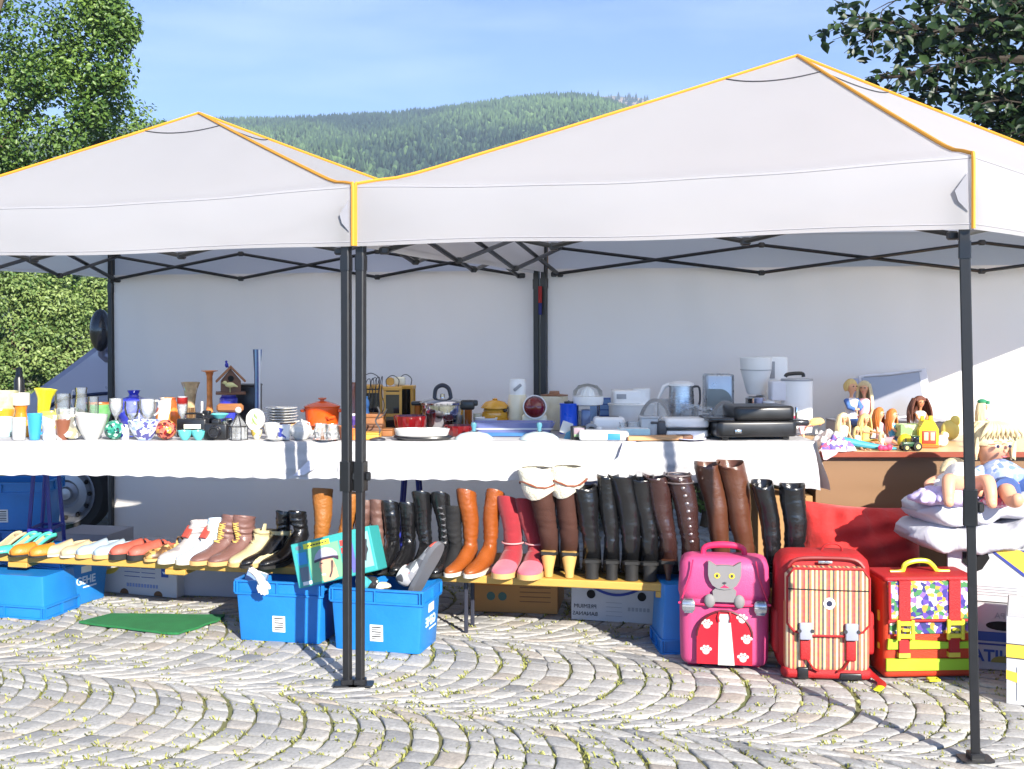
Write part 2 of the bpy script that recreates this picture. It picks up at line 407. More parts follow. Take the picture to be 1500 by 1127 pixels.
# ================================================================== the hill with its forest
RIDGE = [(-900, 330), (-500, 262), (-200, 222), (0, 205), (150, 193), (250, 182), (330, 176), (420, 174), (480, 171), (560, 168), (640, 160), (700, 152), (750, 145), (800, 140), (840, 138), (870, 142), (900, 151), (940, 168), (1000, 190), (1150, 225), (1400, 260), (1800, 300), (2400, 380)]
RFAR = [(500, 210), (700, 175), (800, 150), (870, 141), (900, 139), (940, 142), (980, 151), (1040, 163), (1150, 175), (1400, 205), (1900, 270), (2400, 330)]
def interp(tab, x): return float(np.interp(x, [a for a, _ in tab], [b for _, b in tab]))
DH = 700.0
def hill_z(px, t):
    """height of the near hill, t from its foot (0) to its ridge (1)"""
    top = Z(interp(RIDGE, px)+7, DH)
    bumps = 6*math.sin(px*0.013+t*5)+4*math.sin(px*0.031-t*9)+3*math.sin(px*.06+t*14)
    gully = -9*math.exp(-((px-700-(1-t)*260)/46)**2)*t-7*math.exp(-((px-590-(1-t)*330)/40)**2)*t
    s = t**0.82
    return top*s + (bumps+gully)*s*(1-s)*1.6
def hill_pt(px, t):
    d = 230+(DH-230)*t
    pxd = px
    return ((pxd-CX)/F*DH*(0.72+0.28*t), d, hill_z(px, t))
hb = MB()
hb.grid(lambda u, v: hill_pt(-900+3300*u, v*1.0) if v <= 1 else None, 110, 26)
hb.grid(lambda u, v: ((-900+3300*u-CX)/F*DH*(1+0.35*v), DH+250*v, hill_z(-900+3300*u, 1.0)-60*v*v), 110, 5)
struct(hb.build('hill', mat('forest_floor', C(58, 72, 44), 0.95, var=0.35, scale=0.03)))
DF = 1150.0
hb = MB()
def far_pt(u, v):
    px = 400+2000*u; d = 800+(DF-800)*v
    return ((px-CX)/F*d, d, Z(interp(RFAR, px), DF)*(v**0.7)*0.995)
hb.grid(far_pt, 60, 12)
hb.grid(lambda u, v: ((400+2000*u-CX)/F*DF*(1+.2*v), DF+200*v, Z(interp(RFAR, 400+2000*u), DF)*.995-50*v*v), 60, 3)
m, nt, out = nodes_of('heath'); p = nt.nodes.new('ShaderNodeBsdfPrincipled'); nt.links.new(p.outputs[0], out.inputs[0]); p.inputs['Roughness'].default_value = .95
nz = noise(nt, 0.02, 5.0, stretch=(1, 1, 3)); r_ = nt.nodes.new('ShaderNodeValToRGB'); nt.links.new(nz.outputs[0], r_.inputs[0])
r_.color_ramp.elements[0].position = .42; r_.color_ramp.elements[0].color = C(70, 80, 66); r_.color_ramp.elements[1].position = .58; r_.color_ramp.elements[1].color = C(158, 138, 122)
nt.links.new(r_.outputs[0], p.inputs['Base Color']); struct(hb.build('far_hill', m))
def forest():
    rg = np.random.default_rng(5)
    N = 36000
    px = rg.uniform(-60, 1120, N); t = rg.uniform(0.12, 1.0, N)**0.8
    t[:900] = rg.uniform(0.985, 1.0, 900)
    base = np.array([hill_pt(a, b) for a, b in zip(px, t)])
    con = rg.random(N) < (0.45+0.5*t)
    h = np.where(con, rg.uniform(3.2, 6.6, N), rg.uniform(2.4, 4.4, N)); w = np.where(con, h*rg.uniform(.17, .25, N), h*rg.uniform(.36, .5, N))
    # far clear-cut: a few scattered trees
    M_ = 500
    px2 = rg.uniform(860, 1250, M_); f2 = np.array([far_pt((a-400)/2000, b) for a, b in zip(px2, rg.uniform(.8, 1.0, M_))])
    base = np.vstack([base, f2]); con = np.concatenate([con, np.ones(M_, bool)]); h = np.concatenate([h, rg.uniform(4, 9, M_)]); w = np.concatenate([w, rg.uniform(1, 1.8, M_)])
    N += M_
    K = 6; lev_c = [(0.06, 1.0), (0.5, .62), (0.42, .78), (1.0, 0.02)]; lev_b = [(0.05, .55), (0.4, 1.0), (0.75, .8), (1.0, .15)]
    ang = np.arange(K)*2*np.pi/K
    V = np.zeros((N, 4, K, 3), np.float32)
    rot = rg.uniform(0, 6.28, N)
    for L in range(4):
        fr = np.where(con, lev_c[L][1], lev_b[L][1]); fz = np.where(con, lev_c[L][0], lev_b[L][0])
        jit = rg.uniform(.7, 1.3, (N, K))
        a = ang[None, :]+rot[:, None]
        V[:, L, :, 0] = base[:, 0:1]+(w*fr)[:, None]*jit*np.cos(a); V[:, L, :, 1] = base[:, 1:2]+(w*fr)[:, None]*jit*np.sin(a)
        V[:, L, :, 2] = (base[:, 2]+h*fz-0.8)[:, None]+rg.uniform(-.25, .25, (N, K))
    idx = np.arange(N)[:, None]*4*K
    Fc = []
    for L in range(3):
        for j in range(K):
            j2 = (j+1) % K
            Fc.append(np.concatenate([idx+L*K+j, idx+L*K+j2, idx+(L+1)*K+j2, idx+(L+1)*K+j], axis=1))
    Fc = np.concatenate(Fc)
    pat = .22*np.sin(base[:, 0]*.035+base[:, 1]*.012)+.18*np.sin(base[:, 0]*.013-base[:, 1]*.021+1)+.12*np.sin(base[:, 0]*.09+base[:, 1]*.05)
    tone = np.clip(np.where(con, rg.normal(.3, .14, N), rg.normal(.62, .2, N))+pat, 0, 1)
    o = raw('forest', V.reshape(-1, 3), Fc, leafmat('spruce', C(26, 52, 44), C(100, 128, 74), 0.0, 0.9), np.repeat(tone, 4*K))
    struct(o, 'stuff')
forest()

# ================================================================== leafy trees and shrubs
BARK = mat('bark', C(92, 78, 62), 0.9, var=0.35, scale=9, bump=0.6, bscale=30)
def leaves_mesh(name, pts, nrm, size, m, parent, tone, rg, curl=0.25):
    N = len(pts)
    d = nrm+rg.normal(0, .55, (N, 3)); d /= np.linalg.norm(d, axis=1)[:, None]+1e-6
    t = np.cross(d, rg.normal(0, 1, (N, 3))); t /= np.linalg.norm(t, axis=1)[:, None]+1e-6
    b = np.cross(d, t); s = (size*rg.uniform(.65, 1.3, N))[:, None]
    prof = [(-.5, 0, 0), (-.12, .30, .1), (.22, .26, .08), (.56, 0, -.14), (.22, -.26, .08), (-.12, -.30, .1)]
    V = np.stack([pts+t*s*p[0]+b*s*p[1]+d*s*p[2]*curl*4 for p in prof], axis=1)
    idx = np.arange(N)[:, None]*6
    Fc = np.concatenate([idx+np.array([[0, 1, 2, 3]]), idx+np.array([[0, 3, 4, 5]])])
    o = raw(name, V.reshape(-1, 3), Fc, m, np.repeat(tone, 6)); o.parent = parent
    return o
def crown_points(clumps, per, rg, shell=0.55):
    P, Nn, T = [], [], []
    for (c, r) in clumps:
        n = int(per*(r[0]*r[1]*r[2])**(1/3.)**1)
        v = rg.normal(0, 1, (n, 3)); v /= np.linalg.norm(v, axis=1)[:, None]
        rad = rg.uniform(shell, 1.0, n)**0.7
        P.append(np.array(c)+v*rad[:, None]*np.array(r)); Nn.append(v*.6+np.array([0.1, -.2, .55])); T.append(np.clip(rg.normal(rg.uniform(.25, .75), .2, n), 0, 1))
    return np.vstack(P), np.vstack(Nn), np.concatenate(T)
def tree(name, label, loc, clumps, per, size, m, trunk_r, seed, group=None, limbs=6, cat='tree', shell=.3):
    rg = np.random.default_rng(seed)
    t = thing(name, label, cat, loc, 0, group)
    P, Nn, T = crown_points(clumps, per, rg, shell)
    leaves_mesh('crown', P, Nn, size, m, t, T, rg)
    tb = MB(); top = max(c[2] for c, r in clumps)*0.8
    tb.tube([(0, 0, -.05), (0.02, 0, top*.3), (-.04, .03, top*.65), (.02, 0, top)], [trunk_r*1.25, trunk_r, trunk_r*.7, trunk_r*.25], 10)
    rr = random.Random(seed)
    for i in range(min(limbs, len(clumps))):
        c, r = clumps[i]; z0 = top*rr.uniform(.25, .7)
        tb.tube([(0, 0, z0), (c[0]*.45, c[1]*.45, (z0+c[2])/2-.1), (c[0]*.95, c[1]*.95, c[2])], [trunk_r*.5, trunk_r*.3, trunk_r*.1], 6)
    tb.build('trunk', BARK, t)
    return t
LEAF_A = leafmat('lime_leaf', C(46, 80, 32), C(118, 146, 66), 0.3)
LEAF_B = leafmat('shrub_leaf', C(72, 106, 52), C(150, 168, 100), 0.3)
LEAF_C = leafmat('beech_leaf', C(26, 46, 24), C(54, 76, 36), 0.22)
# left tree
rr = random.Random(3)
d0 = 15.0; x0 = X(-120, d0)
cl = []
for i in range(46):
    px = rr.uniform(-330, 175); py = rr.uniform(-140, 330)
    lim = 200-0.0018*(py-110)**2 if py < 110 else 200-0.004*(py-110)**2
    if px > lim-28: px = lim-28-rr.uniform(0, 120)
    dd = d0+rr.uniform(-1.3, 1.3)
    s_ = rr.uniform(.35, .7)
    cl.append(((X(px, d0)-x0, dd-d0, Z(py, d0)), (s_, s_, s_*.8)))
for px, py, s_ in ((188, 45, .3), (180, 70, .28), (196, 55, .22), (165, 125, .3), (178, 118, .2), (140, 170, .3), (150, 178, .22), (110, 205, .35), (150, 25, .35), (170, 15, .25), (60, 60, .6), (20, 150, .6), (90, 120, .5), (60, 215, .45), (10, 235, .45)):
    cl.append(((X(px, d0)-x0, -.3, Z(py, d0)), (s_, s_, s_*.85)))
tree('broadleaf_tree', 'tall broadleaf tree behind the left tent, sunlit crown against the sky', (x0, d0, 0), cl, 1900, .060, LEAF_A, .2, 21, limbs=14)
# shrubs behind the car
k = 0
for px, py, w_, h_, d1, lab, lm in ((20, 470, 160, 180, 15.2, 'big light green shrub at the left edge behind the grey van', LEAF_B), (105, 455, 130, 150, 15.8, 'rounded light green shrub directly above the van bonnet', LEAF_B),
                                (165, 450, 100, 130, 16.6, 'yellowish shrub half hidden behind the rear tent pole', LEAF_B), (-70, 490, 120, 180, 14.6, 'green shrub cut by the left edge of the picture', LEAF_B), (60, 420, 200, 90, 18.5, 'darker shrub rising behind the light green ones', LEAF_A)):
    r2 = random.Random(40+k); xx = X(px, d1); top = Z(py-h_*.5, d1)
    cl = []
    for i in range(34):
        a = r2.uniform(0, 6.28); q = r2.uniform(0, 1)**.6; zz = r2.uniform(.12, 1)*top
        wr = U(w_*.5, d1)*(1-.35*(zz/top)**2)
        s_ = r2.uniform(.2, .36)
        cl.append(((wr*q*math.cos(a), .7*q*math.sin(a), zz-s_*.5), (s_, s_, s_*.85)))
    tree('shrub', lab, (xx, d1, 0), cl, 1900, .052, lm, .05, 60+k, group='shrubs behind the market stall', limbs=8, cat='shrub'); k += 1
# low shrub glimpsed under the table on the right
cl = []
r2 = random.Random(77)
for i in range(16): cl.append(((r2.uniform(-.9, .9), r2.uniform(-.3, .3), r2.uniform(.15, .62)), (.2, .2, .17)))
tree('shrub', 'low dark shrub glimpsed under the table between the tall boots', (X(1030, 8.6), 8.6, 0), cl, 1100, .06, LEAF_A, .03, 91, group='shrubs behind the market stall', limbs=6, cat='shrub')
# right tree: hanging branches with big leaves
d0 = 9.0; x0 = X(1640, d0); r2 = random.Random(8); rg = np.random.default_rng(8)
t = thing('overhanging_tree', 'dark leafy tree reaching in over the right tent from the right', 'tree', (x0, d0, 0))
tb = MB(); tb.tube([(0, 0, -.05), (.03, 0, 1.2), (-.05, .05, 2.6), (.05, 0, 4.4), (0, 0, 5.5)], [.2, .17, .15, .1, .05], 12)
P, Nn, T = [], [], []
def bough(pts, r0):
    q = [Vector((X(px, d0)-x0, dy, Z(py, d0))) for px, py, dy in pts]
    tb.tube(q, [r0*(1-.85*i/(len(q)-1)) for i in range(len(q))], 6)
    for i in range(len(q)-1):
        L = (q[i+1]-q[i]).length
        for _ in range(int(L*26)+1):
            f = r2.random(); s_ = q[i].lerp(q[i+1], f)
            dr = (q[i+1]-q[i]).normalized()
            tip = s_+Vector((r2.gauss(0, .14), r2.gauss(0, .14), r2.gauss(-.05, .1)))+dr*r2.uniform(0, .2)
            tb.tube([s_, (s_+tip)/2+Vector((0, 0, .02)), tip], [.005, .004, .002], 4)
            for _k in range(r2.randint(4, 8)):
                g = r2.uniform(.25, 1.1); P.append(s_.lerp(tip, g)+Vector((r2.gauss(0, .045), r2.gauss(0, .045), r2.gauss(-.01, .04)))); T.append(min(max(r2.gauss(.45, .28), 0), 1))
bough([(1640, 60, 0), (1560, 30, -.2), (1450, 45, -.3), (1360, 62, -.35), (1290, 48, -.3), (1225, 35, -.25)], .05)
bough([(1450, 45, -.3), (1400, 25, -.2), (1350, 8, -.2), (1310, 0, -.1)], .02)
bough([(1360, 62, -.35), (1310, 70, -.4), (1260, 62, -.4), (1245, 78, -.4)], .015)
bough([(1640, 150, 0), (1540, 110, -.2), (1450, 100, -.3), (1370, 110, -.3), (1300, 122, -.25), (1275, 122, -.2)], .05)
bough([(1450, 100, -.3), (1390, 80, -.2), (1330, 78, -.2)], .02)
bough([(1640, 200, 0), (1560, 170, .1), (1480, 150, 0), (1410, 140, -.1), (1350, 135, -.1)], .045)
bough([(1640, 230, 0), (1560, 205, .2), (1500, 185, .2), (1440, 170, .2)], .04)
for i in range(34):
    px = r2.uniform(1400, 1660); py = r2.uniform(-60, 210); dy = r2.uniform(-.5, .6)
    bough([(1640, py*.6+60, 0), ((px+1640)/2, py+10, dy*.5), (px, py, dy)], .02)
for i in range(40):
    px = r2.uniform(1600, 1990); py = r2.uniform(-180, 260); dy = r2.uniform(-1.0, 1.2)
    bough([(1650, 60, 0), ((px+1650)/2, py+10, dy*.5), (px, py, dy)], .02)
P = np.array(P); Nn = np.tile(np.array([[-.1, -.6, .55]]), (len(P), 1))
leaves_mesh('crown', P, Nn, .085, LEAF_C, t, np.array(T), rg)
tb.build('trunk', mat('dark_bark', C(52, 44, 36), 0.9, var=0.35, scale=9, bump=0.6, bscale=30), t)


# ================================================================== the air between here and the hill
hz = MB(); hz.box((0, 690, 123), (3900, 1530, 248))
ho = hz.build('haze', bpy.data.materials.new('haze'), smooth=False); struct(ho, 'stuff'); ho.display_type = 'WIRE'
hm = ho.data.materials[0]; hm.use_nodes = True; hn = hm.node_tree; hn.nodes.clear(); ou = hn.nodes.new('ShaderNodeOutputMaterial'); pv = hn.nodes.new('ShaderNodeVolumePrincipled')
pv.inputs['Color'].default_value = (.62, .79, 1, 1); pv.inputs['Density'].default_value = HAZE; pv.inputs['Anisotropy'].default_value = 0.0; hn.links.new(pv.outputs[0], ou.inputs['Volume'])
# ================================================================== the two pop-up tents
BLK = mat('black_steel', C(26, 26, 28), 0.42, 0.0, 0.15, 30, spec=0.6)
CANOPY = fabric('canopy_cloth', C(219, 218, 221), 0.64, 0.06, 1.6)
WALLC = fabric('wall_cloth', C(245, 241, 237), 0.3, 0.15, 1.1)
TRIM = mat('yellow_trim', C(206, 142, 38), 0.6, var=.06)
STEEL = mat('steel', C(190, 190, 192), 0.25, 1.0, 0.05)
WHITEP = mat('white_plastic', C(232, 232, 230), 0.35, var=.03)
GREYP = mat('grey_plastic', C(150, 152, 156), 0.4)
BLACKP = mat('black_plastic', C(24, 24, 26), 0.32, var=.2, spec=.6)
SEAM = mat('dark_thread', C(60, 60, 66), .8)
def tent(label, FL, FR, RR_, RL, peak, legs, wall_bottom, eave=2.02, vb=1.80, wall=True, wlabel=''):
    t = thing('pop_up_tent', label, 'tent', (FL[0], FL[1], 0), 0, 'white pop-up tents side by side')
    o = Vector((FL[0], FL[1], 0)); cr = [Vector((p[0], p[1], 0))-o for p in (FL, FR, RR_, RL)]
    pk = Vector(peak)-o; cen = (cr[0]+cr[1]+cr[2]+cr[3])/4
    cb = MB(); hm_ = MB()
    def hip(i, s):                                   # s: 0 at the peak, 1 at the eave corner
        b = cr[i]
        p = pk.lerp(Vector((b.x, b.y, eave)), s)
        p.z += 0.03*math.exp(-((1-s)/.06)**2) - 0.02*s*(1-s)
        return p
    ct = 0.02
    for i in range(4):
        j = (i+1) % 4
        def roof(u, v):
            s = max(u, .004); p = hip(i, s).lerp(hip(j, s), v)
            p.z -= 0.06*s*math.sin(math.pi*v)**1.0*(0.35+.65*(1-s)) + 0.012*math.sin(math.pi*v)*s*s
            p.z += 0.0015*math.sin(v*23+i)*s*s
            return p
        def val(u, v):
            p = roof(1.0, v); q = cr[i].lerp(cr[j], v); out = ((cr[i]+cr[j])/2-cen).normalized()
            z1 = vb+0.008*math.sin(v*9+i*2)*math.sin(math.pi*v)
            w = 0.006*math.sin(v*15+i)*math.sin(math.pi*v)*u
            return Vector((p.x, p.y, p.z+(z1-p.z)*u))+out*(w+0.004*u)
        cb.grid(roof, 26, 26); cb.grid(val, 8, 48)
        outw_ = ((cr[i]+cr[j])/2-cen).normalized()*.0015
        for q_ in (.035, .93): hm_.tube([val(q_, k/40)+outw_ for k in range(41)], .0016, 4)
    can = cb.build('canopy', CANOPY, t, ang=28); hm_.build('seam', mat('seam_thread', C(172, 170, 176), .9), can)
    yb = MB()
    for i in range(4):
        pts = [hip(i, k/26)+Vector((0, 0, .006)) for k in range(27)]
        yb.tube(pts, .0085, 6, flat=.8)
        p = pts[-1]; outv = (cr[i]-cen).normalized()*.008
        yb.tube([p, p+outv+Vector((0, 0, -.015)), Vector((cr[i].x, cr[i].y, (eave+vb)/2))+outv, Vector((cr[i].x, cr[i].y, vb+.002))+outv], .0075, 6)
    yb.build('piping', TRIM, t)
    sb = MB()
    for i in range(4):
        j = (i+1) % 4
        pts = []
        for k in range(15):
            v = k/14; s = .185+.03*math.sin(math.pi*v)
            p = hip(i, s).lerp(hip(j, s), v); p.z -= 0.06*s*math.sin(math.pi*v)*(0.35+.65*(1-s)) + 0.012*math.sin(math.pi*v)*s*s-.004
            pts.append(p)
        sb.tube(pts, .0028, 5)
    sb.build('vent_seam', SEAM, t)
    fb = MB()                                          # small tie flap by the front right corner
    outv = ((cr[0]+cr[1])/2-cen).normalized(); along = (cr[0]-cr[1]).normalized()
    c1 = Vector((cr[1].x, cr[1].y, 0))+outv*.006
    P_ = [c1+along*.012+Vector((0, 0, eave-.03)), c1+along*.05+Vector((0, 0, eave-.09))+outv*.008, c1+along*.04+Vector((0, 0, eave-.125))+outv*.006, c1+along*.01+Vector((0, 0, eave-.16))]
    fb.loft([[p for p in P_], [p+outv*.003 for p in P_]])
    fb.build('tie_flap', mat('flap_grey', C(140, 140, 148), .8), t)
    for i, (bx, by, tx_, ty_) in enumerate(legs):
        l = MB(); b0 = Vector((bx, by, 0))-o; tp = Vector((tx_, ty_, 1.97))-o
        ang_ = math.atan2((cr[1]-cr[0]).y, (cr[1]-cr[0]).x)
        def sq(p, w): return [p+Vector((w*math.cos(ang_+a), w*math.sin(ang_+a), 0)) for a in (R(52), R(38), R(-38), R(-52), R(-128), R(-142), R(142), R(128))]
        mid = tp.lerp(b0, (1.97-.86)/1.97)
        l.loft([sq(mid, .0228), sq(tp, .0228)]); l.loft([sq(b0+Vector((0, 0, .01)), .0195), sq(mid+Vector((0, 0, .1)), .0195)])
        leg = l.build('leg', BLK, t, ang=20)
        s = MB(); s.loft([sq(mid+Vector((0, 0, -.06)), .030), sq(mid+Vector((0, 0, .06)), .030)]); s.at(mid).box((.032, -.005, .0), (.022, .022, .035), .005); s.at()
        s.build('slider', BLACKP, leg)
        hd = MB(); top_ = tp.lerp(b0, .12); hd.loft([sq(top_+Vector((0, 0, -.03)), .026), sq(top_+Vector((0, 0, .03)), .026)]); hd.build('truss_bracket', BLACKP, leg)
        f = MB(); f.at(b0); f.slab(rrect(.11, .075, .012), .004, .010); f.box((0, 0, .015), (.05, .05, .03), .004); f.build('foot', BLK, leg)
    for i in range(4):
        j = (i+1) % 4
        inw = (cen-(cr[i]+cr[j])/2).normalized()*.05; inw.z = 0
        a, b = cr[i].lerp(cen, .045)+inw*.5, cr[j].lerp(cen, .045)+inw*.5
        zt, zb = 1.945, 1.785
        tb = MB(); rv = MB(); nseg = 6
        for k in range(0, nseg, 2):
            for dz, off in (((zt, zb), .008), ((zb, zt), -.008)):
                p = a.lerp(b, k/nseg); q = a.lerp(b, (k+2)/nseg); p = Vector((p.x, p.y, dz[0])); q = Vector((q.x, q.y, dz[1]))
                n_ = inw.normalized()*off
                tb.tube([p+n_, q+n_], .0150, 6, flat=.7)
            c_ = a.lerp(b, (k+1)/nseg); rv.ell((c_.x-inw.x*.35, c_.y-inw.y*.35, (zt+zb)/2), (.008, .008, .008), 8, 5)
        for k in range(0, nseg+1, 2):
            for z_ in (zt, zb):
                c_ = a.lerp(b, k/nseg); tb.at((c_.x, c_.y, z_)).box((0, 0, 0), (.035, .035, .03), .006); tb.at()
        tr = tb.build('truss', BLK, t); rv.build('rivet', STEEL, tr)
    cpb = MB()
    for i in range(4):
        p = cr[i]+(cen-cr[i]).normalized()*.05; q = hip(i, .03); cpb.tube([Vector((p.x, p.y, 1.93)), Vector((p.x, p.y, 1.93)).lerp(q-Vector((0, 0, .16)), .55), q-Vector((0, 0, .13))], .012, 6)
    cpb.build('roof_pole', BLK, t)
    if wall:
        wb = MB(); a, b = cr[3], cr[2]; outw = (cen-(a+b)/2).normalized()
        def wf(u, v):
            p = a.lerp(b, u); z = vb+.02+(wall_bottom-vb-.02)*v
            d = .012*math.sin(u*11+v*2)*math.sin(math.pi*u)+.007*math.sin(u*29-v*3)+.01*math.sin(v*4+u*5)*v+.03+.006*math.sin(u*52+v*3)*(1-v)+.005*math.sin(u*87-v*6)*math.exp(-v*3)
            return Vector((p.x, p.y, z))+outw*d
        wb.grid(wf, 90, 24); wb.build('back_wall', WALLC, t)
    return t
tent('left white pop-up tent with yellow piping, partly cut by the left edge', (-3.06, 5.62), (X(515.5, 4.72), 4.72), (.146, 7.1), (-2.70, 7.8), (X(291, 6.25), 6.25, Z(167, 6.25)),
     [(-3.0, 5.66, -3.0, 5.66), (X(509, 4.765), 4.765, X(507, 4.765), 4.765), (X(788, 7.06), 7.06, X(786, 7.06), 7.06), (X(163, 7.75), 7.75, X(163, 7.75), 7.75)], 0.04)
tent('right white pop-up tent with yellow piping, nearer and higher', (X(523.5, 4.72), 4.72), (X(1424, 3.9), 3.9), (3.95, 6.35), (.215, 6.97), (X(1168, 5.45), 5.45, Z(83, 5.45)),
     [(X(527.5, 4.765), 4.765, X(529, 4.765), 4.765), (X(1429, 3.94), 3.94, X(1411, 3.94), 3.94), (3.88, 6.3, 3.88, 6.3), (X(797, 6.93), 6.93, X(797, 6.93), 6.93)], 0.62)
s_ = MB(); s_.box((0, 0, 0), (.022, .006, .10), .002)
sp = solo(s_, 'strap', mat('red_webbing', C(150, 34, 34), .8), 'red and blue strap hanging between the two rear tent poles', 'strap', (X(791, 6.93), 6.90, Z(432, 6.93)))
s_ = MB(); s_.box((0, 0, -.085), (.02, .006, .07), .002); s_.build('blue_end', mat('blue_webbing', C(36, 40, 104), .8), sp)

# ================================================================== van behind the stall
VANP = mat('van_paint', C(150, 148, 168), 0.3, 0.3, 0.05, 3, coat=.6)
v = thing('van', 'grey van parked behind the left tent, bonnet and wing mirror showing', 'van', (X(30, 8.25), 8.25, 0))
def vx(px): return X(px, 8.25)-X(30, 8.25)
prof = [(.06, .30), (-.02, .55), (-.02, .86), (.02, 1.00), (.10, 1.06), (.28, 1.19), (vx(145)+.02, 1.42), (.95, 1.66), (1.15, 1.82), (1.5, 1.93), (2.6, 1.97), (4.1, 1.93), (4.25, 1.6), (4.28, .9), (4.25, .32)]
def vsec(y, ins, top):
    cx, cz = 2.1, .95
    return [(cx+(x-cx)*(1-ins), y, .3+(z-.3)*(1-top)) for x, z in prof]
b = MB(); b.loft([vsec(.0, .03, .05), vsec(.03, .012, .025), vsec(.12, .004, .012), vsec(.3, 0, 0), vsec(1.4, 0, 0), vsec(1.58, .004, .012), vsec(1.7, .03, .05)])
body = b.build('body', VANP, v, ang=30)
b = MB(); b.tube([(.12, .012, .82), (vx(80), -.006, .93), (vx(120), -.008, .985), (1.2, -.004, 1.02), (4.1, .004, 1.04)], .014, 6); b.build('side_crease', mat('van_dark', C(50, 56, 84), .3, .4), body)
b = MB(); b.tube([(vx(70), -.012, .80), (vx(88), -.03, .87), (vx(112), -.035, .88), (vx(140), -.03, .82), (vx(158), -.02, .66)], .02, 6); b.build('wheel_arch', mat('van_trim', C(42, 42, 50), .5), body)
b = MB(); b.rbox((.08, .1, .45), (.3, .22, .26), .06, .05); b.build('bumper', mat('van_trim', C(42, 42, 50), .5), v)
b = MB(); b.rbox((.03, .12, .84), (.16, .2, .13), .05, .04); b.build('headlight', glass('lamp_glass', (.85, .88, .92, 1), .3), v)
b = MB(); b.prism([(.62, 1.46), (1.1, 1.5), (2.1, 1.52), (2.1, 1.84), (1.5, 1.82), (1.2, 1.74), (.98, 1.62)], -.004, .03); b.build('side_window', mat('dark_glass', C(20, 24, 30), .08, spec=.8), v)
b = MB(); b.ell((vx(156), -.12, Z(484, 8.1)), (.075, .07, .15), 16, 10); mr = b.build('mirror', mat('mirror_shell', C(30, 32, 40), .25, coat=.5), v)
b = MB(); b.tube([(vx(156), -.1, Z(505, 8.1)), (vx(152), -.04, Z(520, 8.1)), (vx(160), .03, Z(526, 8.1))], [.03, .028, .05], 8); b.build('mirror_arm', VANP, mr)
def wheel(x):
    w = MB(); w.at((x, -.02, .30), (90, 0, 0)); w.lathe([(.20, -.09), (.27, -.09), (.295, -.06), (.3, 0), (.295, .06), (.27, .09), (.205, .085), (.20, .02)], 32); w.at()
    tr = w.build('wheel', mat('tyre', C(26, 26, 27), .8), v)
    r_ = MB(); r_.at((x, -.02, .30), (90, 0, 0)); r_.lathe([(.215, .095), (.205, .097), (.19, .07), (.17, .045), (.15, .07), (.10, .075), (.08, .05), (.05, .06), (.04, .085), (0, .088)], 32); r_.at()
    rm = r_.build('rim', mat('rim_metal', C(150, 152, 158), .35, .8), tr)
    for i in range(12):
        h_ = MB(); a = 2*math.pi*i/12; h_.ell((x+.168*math.cos(a), -.085, .30+.168*math.sin(a)), (.016, .02, .016), 8, 6)
        h_.build('rim_hole', mat('hole_black', C(8, 8, 9), .9), tr)
wheel(vx(103)); wheel(3.4)

# ================================================================== sales table, trestles and cloths
WOOD = mat('plank_wood', C(196, 158, 92), 0.55, var=.2, scale=5, stretch=(1, 8, 8), bump=.15)
BLUEST = mat('blue_steel', C(30, 40, 140), .4, var=.1)
tb_ = thing('sales_table', 'long trestle table hidden under white cloths, carrying the household goods', 'table', (-.85, 6.05, 0))
b = MB(); b.box((0, 0, .895), (4.55, .94, .04), .004); b.build('tabletop', WOOD, tb_)
for lx, lab in ((X(62, 6.3), 'blue steel trestle under the left end of the table, in front of the blue crates'), (-.55, 'blue steel trestle under the middle of the sales table'), (1.2, 'blue steel trestle under the right end of the sales table')):
    b = MB()
    for dy in (-.07, .12):
        b.tube([(-.022, dy*.8, .87), (-.085, dy, .0)], .011, 6); b.tube([(.022, dy*.8, .87), (.085, dy, .0)], .011, 6)
        b.tube([(-.058, dy*.9, .38), (.058, dy*.9, .38)], .009, 6)
    b.tube([(-.022, -.2, .866), (-.022, .2, .866)], .011, 6); b.tube([(.022, -.2, .866), (.022, .2, .866)], .011, 6); b.tube([(-.058, -.063, .38), (-.058, .108, .38)], .009, 6); b.tube([(.058, -.063, .38), (.058, .108, .38)], .009, 6)
    solo(b, 'trestle', BLUEST, lab, 'trestle', (lx, 6.33, 0), group='blue steel trestles under the table')
CLOTH = fabric('table_cloth', C(186, 186, 189), .12, .6, 12.0)
